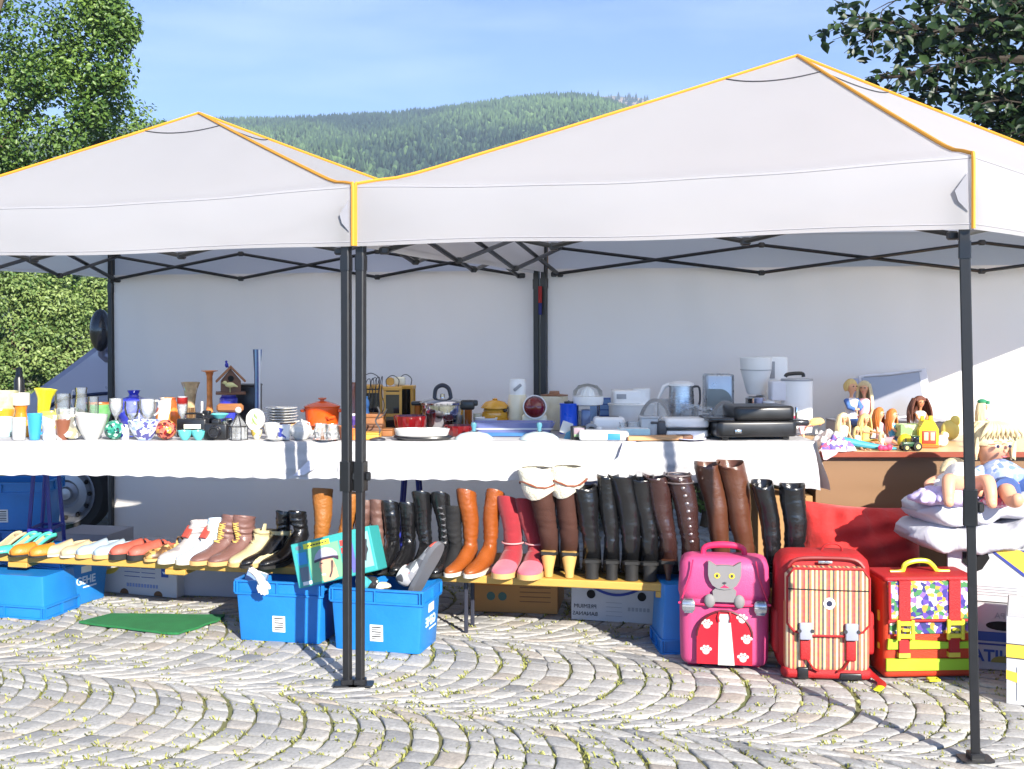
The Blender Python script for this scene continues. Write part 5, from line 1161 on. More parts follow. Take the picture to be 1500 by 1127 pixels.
b = MB(); b.rbox((r_*1.12, -.03, h_*.96), (.075, .05, .05), .012, .01); b.rbox((r_*1.22, -.02, h_*1.02), (.085, .04, .03), .01, .008); kid(t, b, 'side_handle', BLACKP); b = MB(); b.rbox((-r_*1.12, 0, h_*1.0), (.06, .045, .022), .008); kid(t, b, 'side_grip', BLACKP)
# yellow bee pot, thermos, lamp, bread bin, blue jar
t = pot('honey_pot', 'yellow ceramic beehive pot with raised bands', 'honey pot', 725, 6.1, 42, 597, [(0, 0), (.95, 0), (1, .1), (1, .28), (.94, .3), (.97, .34), (.97, .55), (.9, .58), (.92, .62), (.88, .8), (.8, .84), (.82, .88), (.74, 1), (0, 1)], mat('honey_glaze', C(206, 150, 40), .2, coat=.5, var=.2))
b = MB(); b.lathe([(t['r']*1.0, t['h']*.98), (t['r']*.98, t['h']*1.04), (t['r']*.7, t['h']*1.24), (.012, t['h']*1.32), (.016, t['h']*1.37), (0, t['h']*1.4)], 28); kid(t, b, 'lid', MATS['honey_glaze']); b = MB(); b.ell((t['r']*.7, -t['r']*.5, t['h']*.9), (.012, .012, .012), 10, 8); b.ell((t['r']*.84, -t['r']*.4, t['h']*1.0), (.008, .008, .008), 10, 8); kid(t, b, 'bee', BLACKP)
t = pot('thermos_jug', 'tall cream thermos jug with a white pump top', 'thermos', 758, 6.1, 29, 578, [(0, 0), (.95, 0), (1, .04), (1, .78), (.9, .95), (.86, 1), (0, 1)], CREAM); r_, h_ = t['r'], t['h']
b = MB(); b.lathe([(r_*.82, h_*.98), (r_*.86, h_*1.12), (r_*.84, h_*1.3), (r_*.78, h_*1.33), (r_*.78, h_*1.42), (0, h_*1.44)], 24); kid(t, b, 'pump_top', WHITEP); b = MB(); b.at((0, -r_*.86, h_*1.2), (0, -40, 0)); b.rbox((0, 0, 0), (.05, .012, .016), .006, .004); kid(t, b, 'spout', GREYP)
t = thing('heat_lamp', 'round white heat lamp with a dark red bulb, tilted on its stand', 'lamp', spot(783, 5.98)); zc = Z(597, 5.98)-TZ; rr_ = U(35, 5.98)/2
b = MB(); b.at((0, 0, zc), (78, 0, 6)); b.lathe([(rr_*.3, -.07), (rr_*.8, -.05), (rr_, .0), (rr_*1.0, .012), (rr_*.93, .012), (rr_*.88, .0), (rr_*.7, -.01)], 32); sh_ = b.build('shade', WHITEP, t); b = MB(); b.at((0, 0, zc), (78, 0, 6)); b.lathe([(rr_*.9, .0), (rr_*.8, .016), (rr_*.45, .034), (0, .04)], 28); b.build('bulb', mat('ruby', C(106, 16, 20), .1), t)
b = MB(); b.rbox((0, .03, zc*.36), (.13, .06, zc*.72), .015); b.build('stand', CREAM, t)
t = pot('bread_bin', 'cream enamel bin with a brown wooden lid', 'bin', 812, 6.2, 40, 580, [(0, 0), (.84, 0), (.88, .04), (.95, .7), (1, .97), (1, 1), (0, 1)], patches('cream_scratched', [C(222, 214, 186), C(226, 220, 196), C(206, 198, 166)], 14, .35), seg=32); b = MB(); b.lathe([(t['r']*1.0, t['h']*1.0), (t['r']*1.02, t['h']*1.03), (t['r']*.4, t['h']*1.06), (t['r']*.35, t['h']*1.14), (0, t['h']*1.15)], 28); kid(t, b, 'lid', mat('lid_wood', C(140, 96, 66), .4))
t = pot('jar', 'bright blue tin jar right of the cream bin', 'jar', 833, 5.96, 27, 591, LANT, mat('bright_blue', C(24, 84, 214), .3, coat=.3)); b = MB(); b.lathe([(t['r']*.5, t['h']), (t['r']*.5, t['h']*1.06), (.006, t['h']*1.08), (0, t['h']*1.1)], 18); kid(t, b, 'lid', BLACKP)
# juicer
t = pot('citrus_juicer', 'citrus juicer with a clear jug and domed clear cover', 'juicer', 861, 5.98, 46, 588, [(0, 0), (.75, 0), (.78, .04), (.78, .9), (.74, .95), (0, .95)], CLEAR); r_, h_ = t['r'], t['h']
b = MB(); b.lathe([(r_*.5, h_*.86), (r_*.95, h_*.9), (r_*1.0, h_*1.0), (r_*1.0, h_*1.16), (r_*.5, h_*1.18), (0, h_*1.18)], 30); kid(t, b, 'bowl', WHITEP); b = MB(); b.lathe([(r_*.98, h_*1.17), (r_*.9, h_*1.34), (r_*.6, h_*1.5), (0, h_*1.56)], 30); kid(t, b, 'cover', CLEAR); b = MB(); b.lathe([(r_*.42, h_*1.18), (r_*.3, h_*1.35), (0, h_*1.47)], 24, flute=.14, nf=8); kid(t, b, 'reamer', WHITEP); b = MB(); b.rbox((-.01, 0, h_*.4), (r_*.6, r_*.7, h_*.7), .01); kid(t, b, 'motor_block', mat('slate_blue', C(96, 118, 166), .3))
t = thing('box', 'blue packaging box standing behind the juicer', 'box', spot(885, 6.3), -8); b = MB(); b.box((0, 0, .10), (U(40, 6.3), .08, Z(588, 6.3)-TZ-.02), .002); b.build('carton', mat('dusty_blue', C(104, 142, 192), .6, var=.15, scale=25), t)
for i in range(5): b = MB(); b.box((.01, -.0412, .04+i*.03), (.09, .0012, .005)); b.build('print_line', mat('print_navy', C(36, 70, 150), .5), t)
# white food processor and its dome
t = thing('food_processor', 'white food processor with a wide bowl and flat lid', 'food processor', spot(925, 6.12)); r_ = U(70, 6.12)/2; h_ = Z(592, 6.12)-TZ
b = MB(); b.lathe([(0, 0), (r_*.9, 0), (r_*.92, .02), (r_*.95, h_*.9), (r_, h_), (r_*.96, h_*1.02), (0, h_*1.02)], 36); b.build('bowl', WHITEP, t); b = MB(); b.rbox((-.02, 0, h_*1.02+.035), (.17, .15, .07), .02, .008); b.build('lid', WHITEP, t); b = MB(); b.lathe([(0, h_), (.045, h_), (.046, Z(570, 6.12)-TZ), (.04, Z(569, 6.12)-TZ), (0, Z(569, 6.12)-TZ)], 24, c=(.05, -.03, 0)); b.build('feed_tube', WHITEP, t); b = MB(); b.rbox((-.06, -.076, h_*1.02+.04), (.05, .004, .025), .004, .001); b.build('switch', GREYP, t)
def dome(lab, px, d, w, ytop, m):
    r_ = U(w, d)/2; h_ = Z(ytop, d)-TZ
    b = MB(); b.lathe([(r_*math.cos(R(a)), h_*math.sin(R(a))) for a in range(0, 91, 9)], 32); t = solo(b, 'dome_cover', m, lab, 'cover', spot(px, d), group='clear plastic domes'); b = MB(); b.lathe([(r_*1.03, 0), (r_*1.03, .008), (r_*.98, .008), (r_*.98, 0)], 32); kid(t, b, 'rim', m)
dome('milky clear dome cover in front of the white food processor', 960, 5.86, 56, 584, CLEARW); dome('clear dome cover in front of the silver box', 1063, 5.84, 56, 587, CLEARW)
# blue casserole, glass lids, fan
t = thing('serving_tray', 'long blue grey rectangular serving dish behind the glass lids', 'dish', spot(752, 5.84)); b = MB(); w_ = U(122, 5.84); h_ = Z(618, 5.84)-TZ
b.loft([[(p[0], p[1], z) for p in rrect(w_*k, .16*k2, .03)] for z, k, k2 in ((0, .80, .7), (h_*.5, .92, .85), (h_, 1, 1), (h_, .96, .94), (h_*.5, .88, .8), (.012, .78, .66))], cap=(1, 1)); b.build('dish', mat('slate_glaze', C(108, 118, 168), .2, coat=.4), t)
b = MB(); b.loft([[(p[0], p[1], z) for p in rrect(w_*k, .16*k2, .03)] for z, k, k2 in ((.003, .84, .76), (h_*.3, .9, .83))], cap=(0, 0)); b.build('base_band', mat('steel_blue', C(70, 120, 170), .2), t)
b = MB(); b.loft([[(p[0], p[1], z) for p in rrect(w_*k, .16*k2, .03)] for z, k, k2 in ((h_*.5, .945, .875), (h_*.62, .958, .90))], cap=(0, 0)); b.build('pale_band', mat('pale_band', C(190, 196, 206), .3), t)
for px, lab in ((694, 'white glass food cover with a blue knob, left of the two'), (790, 'white glass food cover with a blue knob, right of the two')):
    r_ = U(58, d1)/2; h_ = Z(633, d1)-TZ; b = MB(); b.lathe([(r_, 0), (r_*.96, .01), (r_*.7, h_*.7), (r_*.3, h_*.95), (0, h_)], 32); t = solo(b, 'cloche', mat('milk_glass', C(196, 212, 212), .15, coat=.5), lab, 'cover', spot(px, d1+.02), group='white glass food covers'); b = MB(); b.lathe([(.014, h_-.002), (.009, h_+.012), (.015, h_+.03), (.012, h_+.042), (0, h_+.045)], 16); kid(t, b, 'knob', mat('teal_knob', C(80, 130, 146), .2)); b = MB(); b.lathe([(.022, h_*.95), (.014, h_+.004), (0, h_+.006)], 16); kid(t, b, 'collar', CHROME)
t = thing('paper_fan', 'blue and white folded paper fan standing beside the right glass lid', 'fan', spot(826, 5.68), rot=(-10, 20, 0)); b = MB()
for i in range(7): a0, a1 = R(-90+i*20), R(-90+(i+1)*20); am = (a0+a1)/2; b.loft([[(0, 0, .03), (.052*math.cos(a0), 0, .03+.052*math.sin(a0)), (.05*math.cos(am), -.010, .03+.05*math.sin(am)), (.052*math.cos(a1), 0, .03+.052*math.sin(a1))], [(0, .002, .03), (.052*math.cos(a0), .002, .03+.052*math.sin(a0)), (.05*math.cos(am), -.008, .03+.05*math.sin(am)), (.052*math.cos(a1), .002, .03+.052*math.sin(a1))]])
b.build('blades', mat('fan_blue', C(88, 150, 180), .6), t); b = MB(); b.rbox((-.005, .01, .055), (.055, .01, .06), .02, .004); b.build('back_card', CERW, t)
# clock radio, white boxes, iron box, plastic cups
t = thing('clock_radio', 'small black framed clock with a grey face', 'clock', spot(847, d1), 10); b = MB(); b.rbox((0, 0, .034), (.075, .035, .066), .01, .006); b.build('case', BLACKP, t); b = MB(); b.rbox((0, -.018, .038), (.052, .003, .04), .004, .001); b.build('face', mat('face_grey', C(140, 120, 130), .3), t); b = MB(); b.rbox((0, -.019, .022), (.05, .003, .012), .002, .001); b.build('dial', mat('face_green', C(120, 150, 110), .3), t)
t = thing('tape_measure', 'round grey and black plastic timer behind the clock', 'timer', spot(866, 5.74)); b = MB(); b.at((0, 0, .036), (90, 0, 0)); b.lathe([(0, -.02), (.034, -.02), (.036, .0), (.034, .02), (0, .02)], 20); b.build('case', GREYP, t); b = MB(); b.at((0, -.021, .036), (90, 0, 0)); b.lathe([(0, 0), (.02, 0), (.018, .004), (0, .004)], 18); b.build('dial', BLACKP, t)
t = thing('toaster', 'low white toaster lying behind the flat white box', 'toaster', spot(892, 5.84)); b = MB(); b.rbox((0, 0, .048), (U(46, 5.84), .10, .094), .018); b.build('body', WHITEP, t); b = MB(); b.rbox((0, 0, .0945), (.10, .03, .004), .004, .001); b.build('slot', BLACKP, t)
t = thing('kitchen_scale', 'flat white kitchen scale with a bright blue panel at the front edge', 'scale', spot(890, d1-.01), -2); b = MB(); b.rbox((-.02, 0, .025), (U(72, d1), .13, .048), .016, .014); b.build('body', WHITEP, t); b = MB(); b.rbox((.028, -.066, .022), (.06, .004, .032), .004, .001); b.build('blue_panel', mat('panel_blue', C(52, 130, 206), .4), t)
t = thing('box', 'flat pale cyan box right of the kitchen scale', 'box', spot(928, d1+.05)); b = MB(); b.box((0, 0, .026), (U(46, d1), .10, .05), .003); b.build('carton', mat('pale_cyan', C(180, 214, 222), .5), t); b = MB(); b.box((0, 0, .0525), (U(46, d1)*.9, .09, .002)); b.build('lid', WHITEP, t)
pot('measuring_cup', 'grey translucent measuring cup in front of the dome cover', 'measuring cup', 930, 5.74, 26, 618, STRAIGHT, CLEARW); t = thing('plastic_box', 'grey plastic container right of the measuring cup', 'container', spot(950, 5.72)); b = MB(); b.rbox((0, 0, .05), (.075, .07, .10), .008, .004, taper=-.15); b.build('body', mat('grey_clear', C(176, 180, 184), .25), t); b = MB(); b.rbox((0, 0, .103), (.092, .086, .008), .008, .002); b.build('lid', mat('grey_clear', C(176, 180, 184), .25), t)
# steel kettle, glass boxes, silver box
t = pot('coffee_pot', 'brushed steel coffee pot with a white lid and handle', 'coffee pot', 998, 6.2, 42, 565, [(0, 0), (.98, 0), (1, .02), (.92, .5), (.84, .95), (.84, 1), (0, 1)], STEELB); r_, h_ = t['r'], t['h']
b = MB(); b.lathe([(r_*.9, h_), (r_*.88, h_*1.05), (r_*.5, h_*1.1), (0, h_*1.11)], 26); kid(t, b, 'lid', WHITEP); b = MB(); b.tube([(-r_*.8, 0, h_*1.03), (-r_*1.2, 0, h_*.98), (-r_*1.75, 0, h_*.62)], [.010, .012, .008], 8); kid(t, b, 'handle', WHITEP); b = MB(); b.tube([(r_*.8, 0, h_*.97), (r_*1.25, 0, h_*.95), (r_*1.28, 0, h_*.6), (r_*.95, 0, h_*.5)], .010, 8, flat=.6); kid(t, b, 'side_handle', mat('dark_grey', C(70, 70, 74), .4))
for px, d, yt, lab in ((1010, 5.94, 592, 'cut glass box with a lid, left of the two'), (1030, 5.90, 596, 'cut glass box with a lid, right of the two')):
    t = thing('glass_box', lab, 'glass box', spot(px, d), 8, 'cut glass boxes'); h_ = Z(yt, d)-TZ; b = MB(); b.rbox((0, 0, h_*.42), (.08, .07, h_*.84), .008, .004); b.build('body', CLEARW, t); b = MB(); b.rbox((0, 0, h_*.93), (.086, .076, h_*.14), .012, .006); b.build('lid', CLEARW, t)
t = thing('coffee_grinder', 'tall silver and grey appliance with a curved green grey panel', 'appliance', spot(1052, 6.3)); w_ = U(42, 6.3); h_ = Z(548, 6.3)-TZ; b = MB(); b.rbox((0, 0, h_/2), (w_, .13, h_), .02, .012); b.build('body', mat('silver_plastic', C(176, 182, 188), .28, .5), t)
b = MB(); pts = [(-w_*.46, .02)]+[(w_*.46, .02)]+[(w_*.42*math.cos(R(a))-.0, h_*.45+h_*.28*math.sin(R(a))) for a in range(20, 100, 10)]+[(-w_*.46, h_*.73)]; b.prism(pts, -.069, -.064); b.build('front_panel', mat('grey_green', C(122, 132, 134), .3), t)
# coffee machine
t = thing('coffee_machine', 'tall white filter coffee machine with a cone shaped filter', 'coffee machine', spot(1120, 6.25)); zt = Z(523, 6.25)-TZ
b = MB(); b.rbox((.045, .03, zt*.5), (.15, .12, zt), .014, .008); b.build('water_tank', WHITEP, t); b = MB(); r0 = U(44, 6.25)/2; xc = X(1104, 6.25)-X(1120, 6.25)
b.lathe([(0, Z(577, 6.25)-TZ), (r0*.55, Z(577, 6.25)-TZ), (r0*.62, Z(574, 6.25)-TZ), (r0*.98, Z(544, 6.25)-TZ), (r0, Z(541, 6.25)-TZ), (r0*1.05, zt*.995), (0, zt)], 28, c=(xc, -.06, 0)); b.build('filter_cone', WHITEP, t); b = MB(); b.lathe([(r0*1.03, Z(542, 6.25)-TZ), (r0*1.035, Z(541, 6.25)-TZ)], 28, c=(xc, -.06, 0)); b.build('seam', GREYP, t)
b = MB(); b.rbox((.03, -.034, zt-.07), (.035, .004, .09), .004, .001); b.build('water_gauge', GREYP, t); b = MB(); b.lathe([(0, .03), (.055, .03), (.06, .05), (.055, Z(582, 6.25)-TZ), (.045, Z(580, 6.25)-TZ), (0, Z(580, 6.25)-TZ)], 24, c=(xc, -.06, 0)); b.build('pot', CHROME, t); b = MB(); b.rbox((0, -.03, .014), (.24, .2, .028), .02, .008); b.build('base', WHITEP, t)
t = thing('water_kettle', 'white cylindrical kettle canister with a black handle on its lid', 'kettle', spot(1163, 6.05)); zt = Z(556, 6.05)-TZ; r_ = U(46, 6.05)/2
b = MB(); b.lathe([(0, 0), (r_*.94, 0), (r_*.96, .02), (r_, zt*.97), (r_*.98, zt), (0, zt)], 32, c=(.015, 0, 0)); b.build('body', WHITEP, t); b = MB(); b.lathe([(r_*1.01, zt-.008), (r_*1.01, zt-.002), (r_*.99, zt+.002)], 32, c=(.015, 0, 0)); b.build('lid_seam', GREYP, t)
b = MB(); b.rbox((-r_*.95, -.0, zt-.06), (.10, .09, .10), .014, .008); b.build('spout', mat('white_shade', C(210, 210, 216), .4), t); b = MB(); b.tube([(-.045, 0, zt+.012), (-.03, 0, zt+.026), (.04, 0, zt+.03), (.05, 0, zt+.012)], .010, 8); b.build('handle', BLACKP, t)
pot('mug', 'white mug standing under the kettle spout', 'mug', 1126, 5.98, 17, 588, STRAIGHT, WHITEP); pot('jar', 'lilac grey jar left of the white mug', 'jar', 1111, 6.0, 14, 583, LANT, mat('lilac_grey', C(170, 172, 196), .4)); pot('jar', 'steel shaker jar left of the lilac jar', 'jar', 1099, 5.98, 14, 583, LANT, CHROME)
# waffle iron, big grill, board
t = thing('waffle_iron', 'white and black waffle iron behind the cutting board', 'waffle iron', spot(1000, 5.74), 4); b = MB(); b.rbox((.01, 0, .024), (.21, .14, .036), .02, .01); b.build('base', WHITEP, t); b = MB(); b.rbox((.01, 0, .076), (.22, .15, .046), .024, .014); b.build('lid', WHITEP, t); b = MB(); b.rbox((.01, 0, .0475), (.214, .144, .013), .02, .002); b.build('plate', BLACKP, t); b = MB(); b.rbox((-.11, -.03, .05), (.05, .06, .07), .01); b.rbox((-.15, -.03, .078), (.04, .05, .012), .005); b.build('handle', mat('dark_grey', C(70, 70, 74), .4), t)
t = thing('table_grill', 'big black electric table grill with its lid closed, at the front edge', 'grill', spot(1098, 5.72), 6)
b = MB(); b.rbox((0, 0, .054), (.40, .27, .075), .03, .012); b.build('base', BLACKP, t); b = MB(); b.rbox((.04, 0, .128), (.30, .25, .07), .03, .016); b.build('lid', BLACKP, t); b = MB(); b.rbox((-.17, -.01, .100), (.13, .22, .018), .02, .006); b.build('drip_shelf', mat('dark_gloss', C(40, 40, 44), .18), t)
b = MB(); b.rbox((.225, -.03, .08), (.09, .16, .03), .02, .01); b.build('side_handle', mat('dark_gloss', C(40, 40, 44), .18), t); b = MB(); b.rbox((-.10, -.138, .045), (.035, .012, .02), .005); b.build('latch', CHROME, t); b = MB(); b.rbox((.195, -.12, .13), (.008, .02, .06), .003); b.build('hinge_plate', CHROME, t)
for sx in (-.15, .15):
    for sy in (-.09, .09): b = MB(); b.lathe([(0, 0), (.018, 0), (.02, .018), (0, .018)], 12, c=(sx, sy, 0)); b.build('foot', BLACKP, t)
t = thing('cutting_board', 'narrow wooden cutting board with a dark end, overhanging the table edge', 'board', spot(958, d1-.045), 9); b = MB(); b.box((0, 0, .013), (.27, .06, .022), .003); b.build('board', mat('tan_wood', C(196, 150, 104), .5), t); b = MB(); b.rbox((.15, .0, .014), (.08, .05, .024), .012, .006); b.build('handle', DARKW, t); b = MB(); b.box((-.136, 0, .013), (.004, .05, .02)); b.build('end_grain', DARKW, t)
t = thing('plate', 'small white plate under the handle of the cutting board', 'plate', spot(1012, d1-.02)); b = MB(); b.lathe([(0, 0), (.04, 0), (.075, .008), (.074, .011), (.04, .004), (0, .004)], 30); b.build('dish', mat('lilac_china', C(190, 190, 216), .3), t)

# more of the clutter between the bigger pieces
AMBJ = mat('amber_jar', C(170, 96, 30), .12, var=.25, scale=30, coat=.6)
for nm, lab, ct, px, d, w, yt, pf, m_ in (
    ('jar', 'amber glass jar behind the ruby bowl, left of the pressure cooker', 'jar', 616, 6.16, 18, 588, LANT, AMBJ), ('jar', 'amber glass jar right behind the pressure cooker', 'jar', 684, 6.2, 16, 596, LANT, AMBJ),
    ('carafe', 'clear glass carafe between the toaster and the dome cover', 'carafe', 912, 5.7, 17, 619, [(0, 0), (.9, 0), (1, .1), (.95, .45), (.5, .7), (.5, .9), (.62, 1), (.55, 1), (.44, .7), (0, .05)], CLEARW),
    ('saucer', 'white saucer at the front edge left of the teapot', 'saucer', 405, 5.585, 34, 642, [(0, 0), (.5, 0), (.6, .3), (1, 1), (.95, 1), (.5, .5), (0, .5)], CERW), ('saucer', 'white saucer at the front edge under the pressed glass jugs', 'saucer', 478, 5.585, 38, 643, [(0, 0), (.5, 0), (.6, .3), (1, 1), (.95, 1), (.5, .5), (0, .5)], CERW),
    ('bottle', 'small clear bottle between the bird house plank and the amber vase', 'bottle', 296, 6.0, 11, 588, [(0, 0), (.9, 0), (1, .1), (1, .55), (.45, .72), (.45, 1), (.36, 1), (0, .1)], CLEARW),
    ('bowl', 'pressed glass bowl in front of the blue globe vase', 'bowl', 205, 5.95, 36, 606, BOWL, CLEARW), ('tumbler', 'clear tumbler right of the looped glass jug', 'tumbler', 137, 6.12, 15, 581, STRAIGHT, CLEAR),
    ('canister', 'white enamel canister right of the yellow beehive pot', 'canister', 742, 6.3, 16, 590, LANT, WHITEP), ('pot', 'steel saucepan behind the orange citrus press and blue tin', 'saucepan', 846, 6.3, 30, 603, STRAIGHT, STEELB),
    ('cup', 'white paper cup behind the waffle iron', 'cup', 1036, 5.98, 16, 606, STRAIGHT, WHITEP), ('jar', 'clear storage jar left of the coffee pot', 'jar', 972, 6.3, 20, 584, LANT, CLEARW),
    ('shaker', 'small white shaker between the toaster and the clock', 'shaker', 878, 5.68, 9, 626, LANT, WHITEP), ('bowl', 'white mixing bowl behind the blue serving dish', 'bowl', 712, 6.0, 34, 612, BOWL, WHITEP),
    ('mug', 'cream mug left of the honey pot', 'mug', 700, 6.1, 14, 606, STRAIGHT, CREAM)):
    lab = lab.replace('orange citrus press', 'citrus juicer')
    pot(nm, lab, ct, px, d, w, yt, pf, m_)
# ================================================================== shoes and boots
SG = 'shoes and boots lined up on the bench'
def leather(name, c, rough=.4, coat=.15, bump=.25): return mat(name, C(*c), rough, var=.16, scale=16, bump=bump, bscale=60, coat=coat, spec=.5)
BL = leather('black_leather', (22, 22, 24), .24, .4); BLs = mat('black_suede', C(20, 20, 22), .85, var=.2, bump=.3, bscale=120); TAN = leather('tan_leather', (150, 94, 38), .5, .15, .5); CARA = leather('caramel_leather', (140, 72, 26), .32, .25, .4)
REDS = mat('red_suede', C(142, 26, 38), .85, var=.12, bump=.3, bscale=140, sheen=.3); PINKS = mat('pink_suede', C(206, 92, 108), .85, var=.1, bump=.2, bscale=140, sheen=.3); BRS = mat('brown_suede', C(62, 31, 20), .85, var=.15, bump=.3, bscale=140)
DKB = leather('dark_brown_leather', (54, 34, 32), .26, .4); BRL = leather('brown_leather', (84, 50, 34), .34, .25); RUB = mat('dark_rubber', C(22, 22, 22), .7); CREP = mat('crepe_sole', C(190, 152, 96), .7, var=.12); WHS = mat('white_sole', C(206, 198, 182), .6)
HEELW = mat('stacked_heel', C(196, 158, 92), .45, var=.12, scale=4, stretch=(1, 1, 14)); FUR = mat('cream_fur', C(224, 218, 196), .95, var=.08, scale=30, bump=1.0, bscale=110, sheen=.4)
FOOTP = [(.042, .30), (.030, .40), (.0, .43), (-.05, .42), (-.09, .46), (-.13, .50), (-.165, .48), (-.195, .40), (-.215, .27), (-.225, .1)]
def pitch(y, hh, k):                        # how far a heeled foot is raised at length y
    t = min(max((y/k+.13)/.15, 0), 1); return hh*(t*t*(3-2*t))
def sole(t, L, fw, hh, m, th=.014, toe=1.0, name='sole'):
    k = L/.268; b = MB(); R_, L_ = [], []
    for y, w in FOOTP: R_.append((w*fw*1.04, y*k)); L_.append((-w*fw*1.04, y*k))
    outl = R_+L_[::-1]
    b.loft([[(x, y, pitch(y, hh, k)*(1 if hh > .02 else 0)) for x, y in outl], [(x*1.0, y, pitch(y, hh, k)+th) for x, y in outl]])
    return b.build(name, m, t)
def heel_(t, fw, hh, m, kind, k):
    b = MB(); w = fw*.36
    if kind == 'block': s = [(w*.92, .9, 0), (w*.86, .88, hh*.4), (w*1.0, 1.0, hh+.012)]
    elif kind == 'cone': s = [(w*.55, .62, 0), (w*.66, .7, hh*.35), (w*1.0, 1.0, hh*.9), (w*1.02, 1.0, hh+.014)]
    else: s = [(w*.34, .34, 0), (w*.36, .36, hh*.35), (w*.6, .62, hh*.75), (w*.95, 1.0, hh+.014)]
    b.loft([[(x*a, .012*k+y*c*.03*k+(1-c)*.006, z) for x, y in circ(16, 1)] for a, c, z in s]); o = b.build('heel', m, t); return o
def boot(label, base, top, ytop, wpx, th, m, hh=0.0, kind='flat', solem=None, back=.15, L=.29, toe_m=None, ank=.66, slouch=0.018, fw=None, cuff=None, laces=None, strap=None, sole_th=.014, open_=.06, name='boot', heelm=None, trim=None, topcut=0.0):
    x, y, z = bench_pt(base, back); d = y
    t = thing(name, label, 'boot', (x, y, z+.0005), th, SG)
    h = Z(ytop, d)-z; sw = U(wpx, d); fw = fw or min(max(sw*.82, .08), .098); k = L/.268
    dx = U(top-base, d); lx, ly = dx*math.cos(R(-th)), dx*math.sin(R(-th))
    def cx(zz):
        q = max((zz-.10)/(h-.10), 0)**1.15
        wv = math.sin(math.pi*min(max((zz-.10)/(h-.10), 0), 1)); return lx*q+.007*wv*math.sin(zz*15+base), ly*q+.007*wv*math.cos(zz*11+base*.7)
    aw = max(sw*ank, .062)
    n = 20; secs = []
    def ring(yc, zc, tilt, rx, rw, sq=1.0):
        out = []; c_, s_ = math.cos(R(tilt)), math.sin(R(tilt))
        for i in range(n):
            a = 2*math.pi*i/n; xx = rx*math.cos(a); w_ = rw*math.sin(a)
            p = [xx, yc*k+w_*c_, zc-w_*s_]
            out.append(p)
        return out
    def add(r, zc, shaft):
        if shaft: ox, oy = cx(zc); r = [[p[0]+ox, p[1]+oy, p[2]] for p in r]
        secs.append(r)
    zt = h-pitch(.0, hh, 1)
    zs = [zt-open_, zt-.002, zt, zt-.003]; 
    tw = sw/2
    add(ring(.0, zt-open_, 0, tw*.86, tw*.98), zt-open_, True); add(ring(0, zt-.004, 0, tw*.93, tw*1.05), zt-.004, True); add(ring(0, zt, 0, tw*.97, tw*1.10), zt, True); add(ring(0, zt-.006, 0, tw, tw*1.13), zt-.006, True)
    ns = 24; sd = base*1.7
    for i in range(1, ns+1):
        f = i/ns; zz = zt+(.115-zt)*f
        s_ = tw*(1-(1-aw/sw)*f**1.3); 
        if slouch: s_ *= 1+slouch*math.sin(f*26)*(.3+f)
        add(ring(.002*f, zz, 4*f, s_, s_*1.13), zz, True)
    for yc, zc, tl, rx, rw in ((-.004, .092, 18, aw*.52, .052), (-.016, .075, 36, max(aw*.5, fw*.43), .054), (-.036, .060, 55, fw*.45, .053), (-.068, .047, 74, fw*.46, .044), (-.105, .037, 86, fw*.48, .0335), (-.14, .031, 90, fw*.50, .028), (-.17, .0275, 90, fw*.47, .0245), (-.195, .025, 90, fw*.39, .020), (-.213, .023, 90, fw*.26, .014), (-.222, .021, 90, fw*.08, .006)):
        secs.append(ring(yc, zc, tl, rx, rw))
    for k_, s_ in enumerate(secs):                    # creases: strongest at the ankle, soft dents up the shaft
        if k_ < 4: continue
        cx_, cy_ = sum(p[0] for p in s_)/n, sum(p[1] for p in s_)/n; zc_ = sum(p[2] for p in s_)/n
        g = (.055*math.exp(-((zc_-.125)/.05)**2)+.016) if toe_m is None else .012
        for i, p in enumerate(s_):
            a = 2*math.pi*i/n; q = 1+g*math.sin(zc_*210+1.6*math.sin(a*2+sd)+sd)+.02*math.sin(a*3+zc_*23+sd)*(h > .15)
            if k_ < 5+ns+4: p[0] = cx_+(p[0]-cx_)*q; p[1] = cy_+(p[1]-cy_)*q
    sl_ = (.010+.014*((base*7) % 5)/5)*(1 if h > .2 else .3)
    for i, s_ in enumerate(secs[:6]):
        for p in s_: ox, oy = cx(p[2]); p[2] -= sl_*(p[1]-oy)/tw*(1 if i < 4 else .6-.3*(i-4))
    for s_ in secs:
        for p in s_: p[2] = max(p[2], .010)
    for s_ in secs:
        for p in s_:
            p[2] += pitch(p[1], hh, k)
    b = MB(); b.loft(secs); b.build('upper', m, t, ang=60)
    if toe_m:
        b = MB(); q = secs[-6:]; b.loft([[(p[0]*1.02, p[1]-.002, p[2]+.0025) for p in s_] for s_ in q], cap=(0, 1)); b.build('toe', toe_m, t, ang=60)
    so_ = sole(t, L, fw, hh, solem or RUB, sole_th)
    if kind != 'flat': heel_(t, fw, max(hh, .02), heelm or solem or RUB, kind, k)
    if toe_m:
        b = MB(); zz = .135; ox, oy = cx(zz); b.tube([((aw*.5+.006)*1.05*math.cos(2*math.pi*i/18)+ox, (aw*.5+.006)*1.18*math.sin(2*math.pi*i/18)+oy, zz) for i in range(19)], .004, 6, cap=False); b.build('ankle_trim', mat('pink_trim', C(206, 150, 150), .8), t)
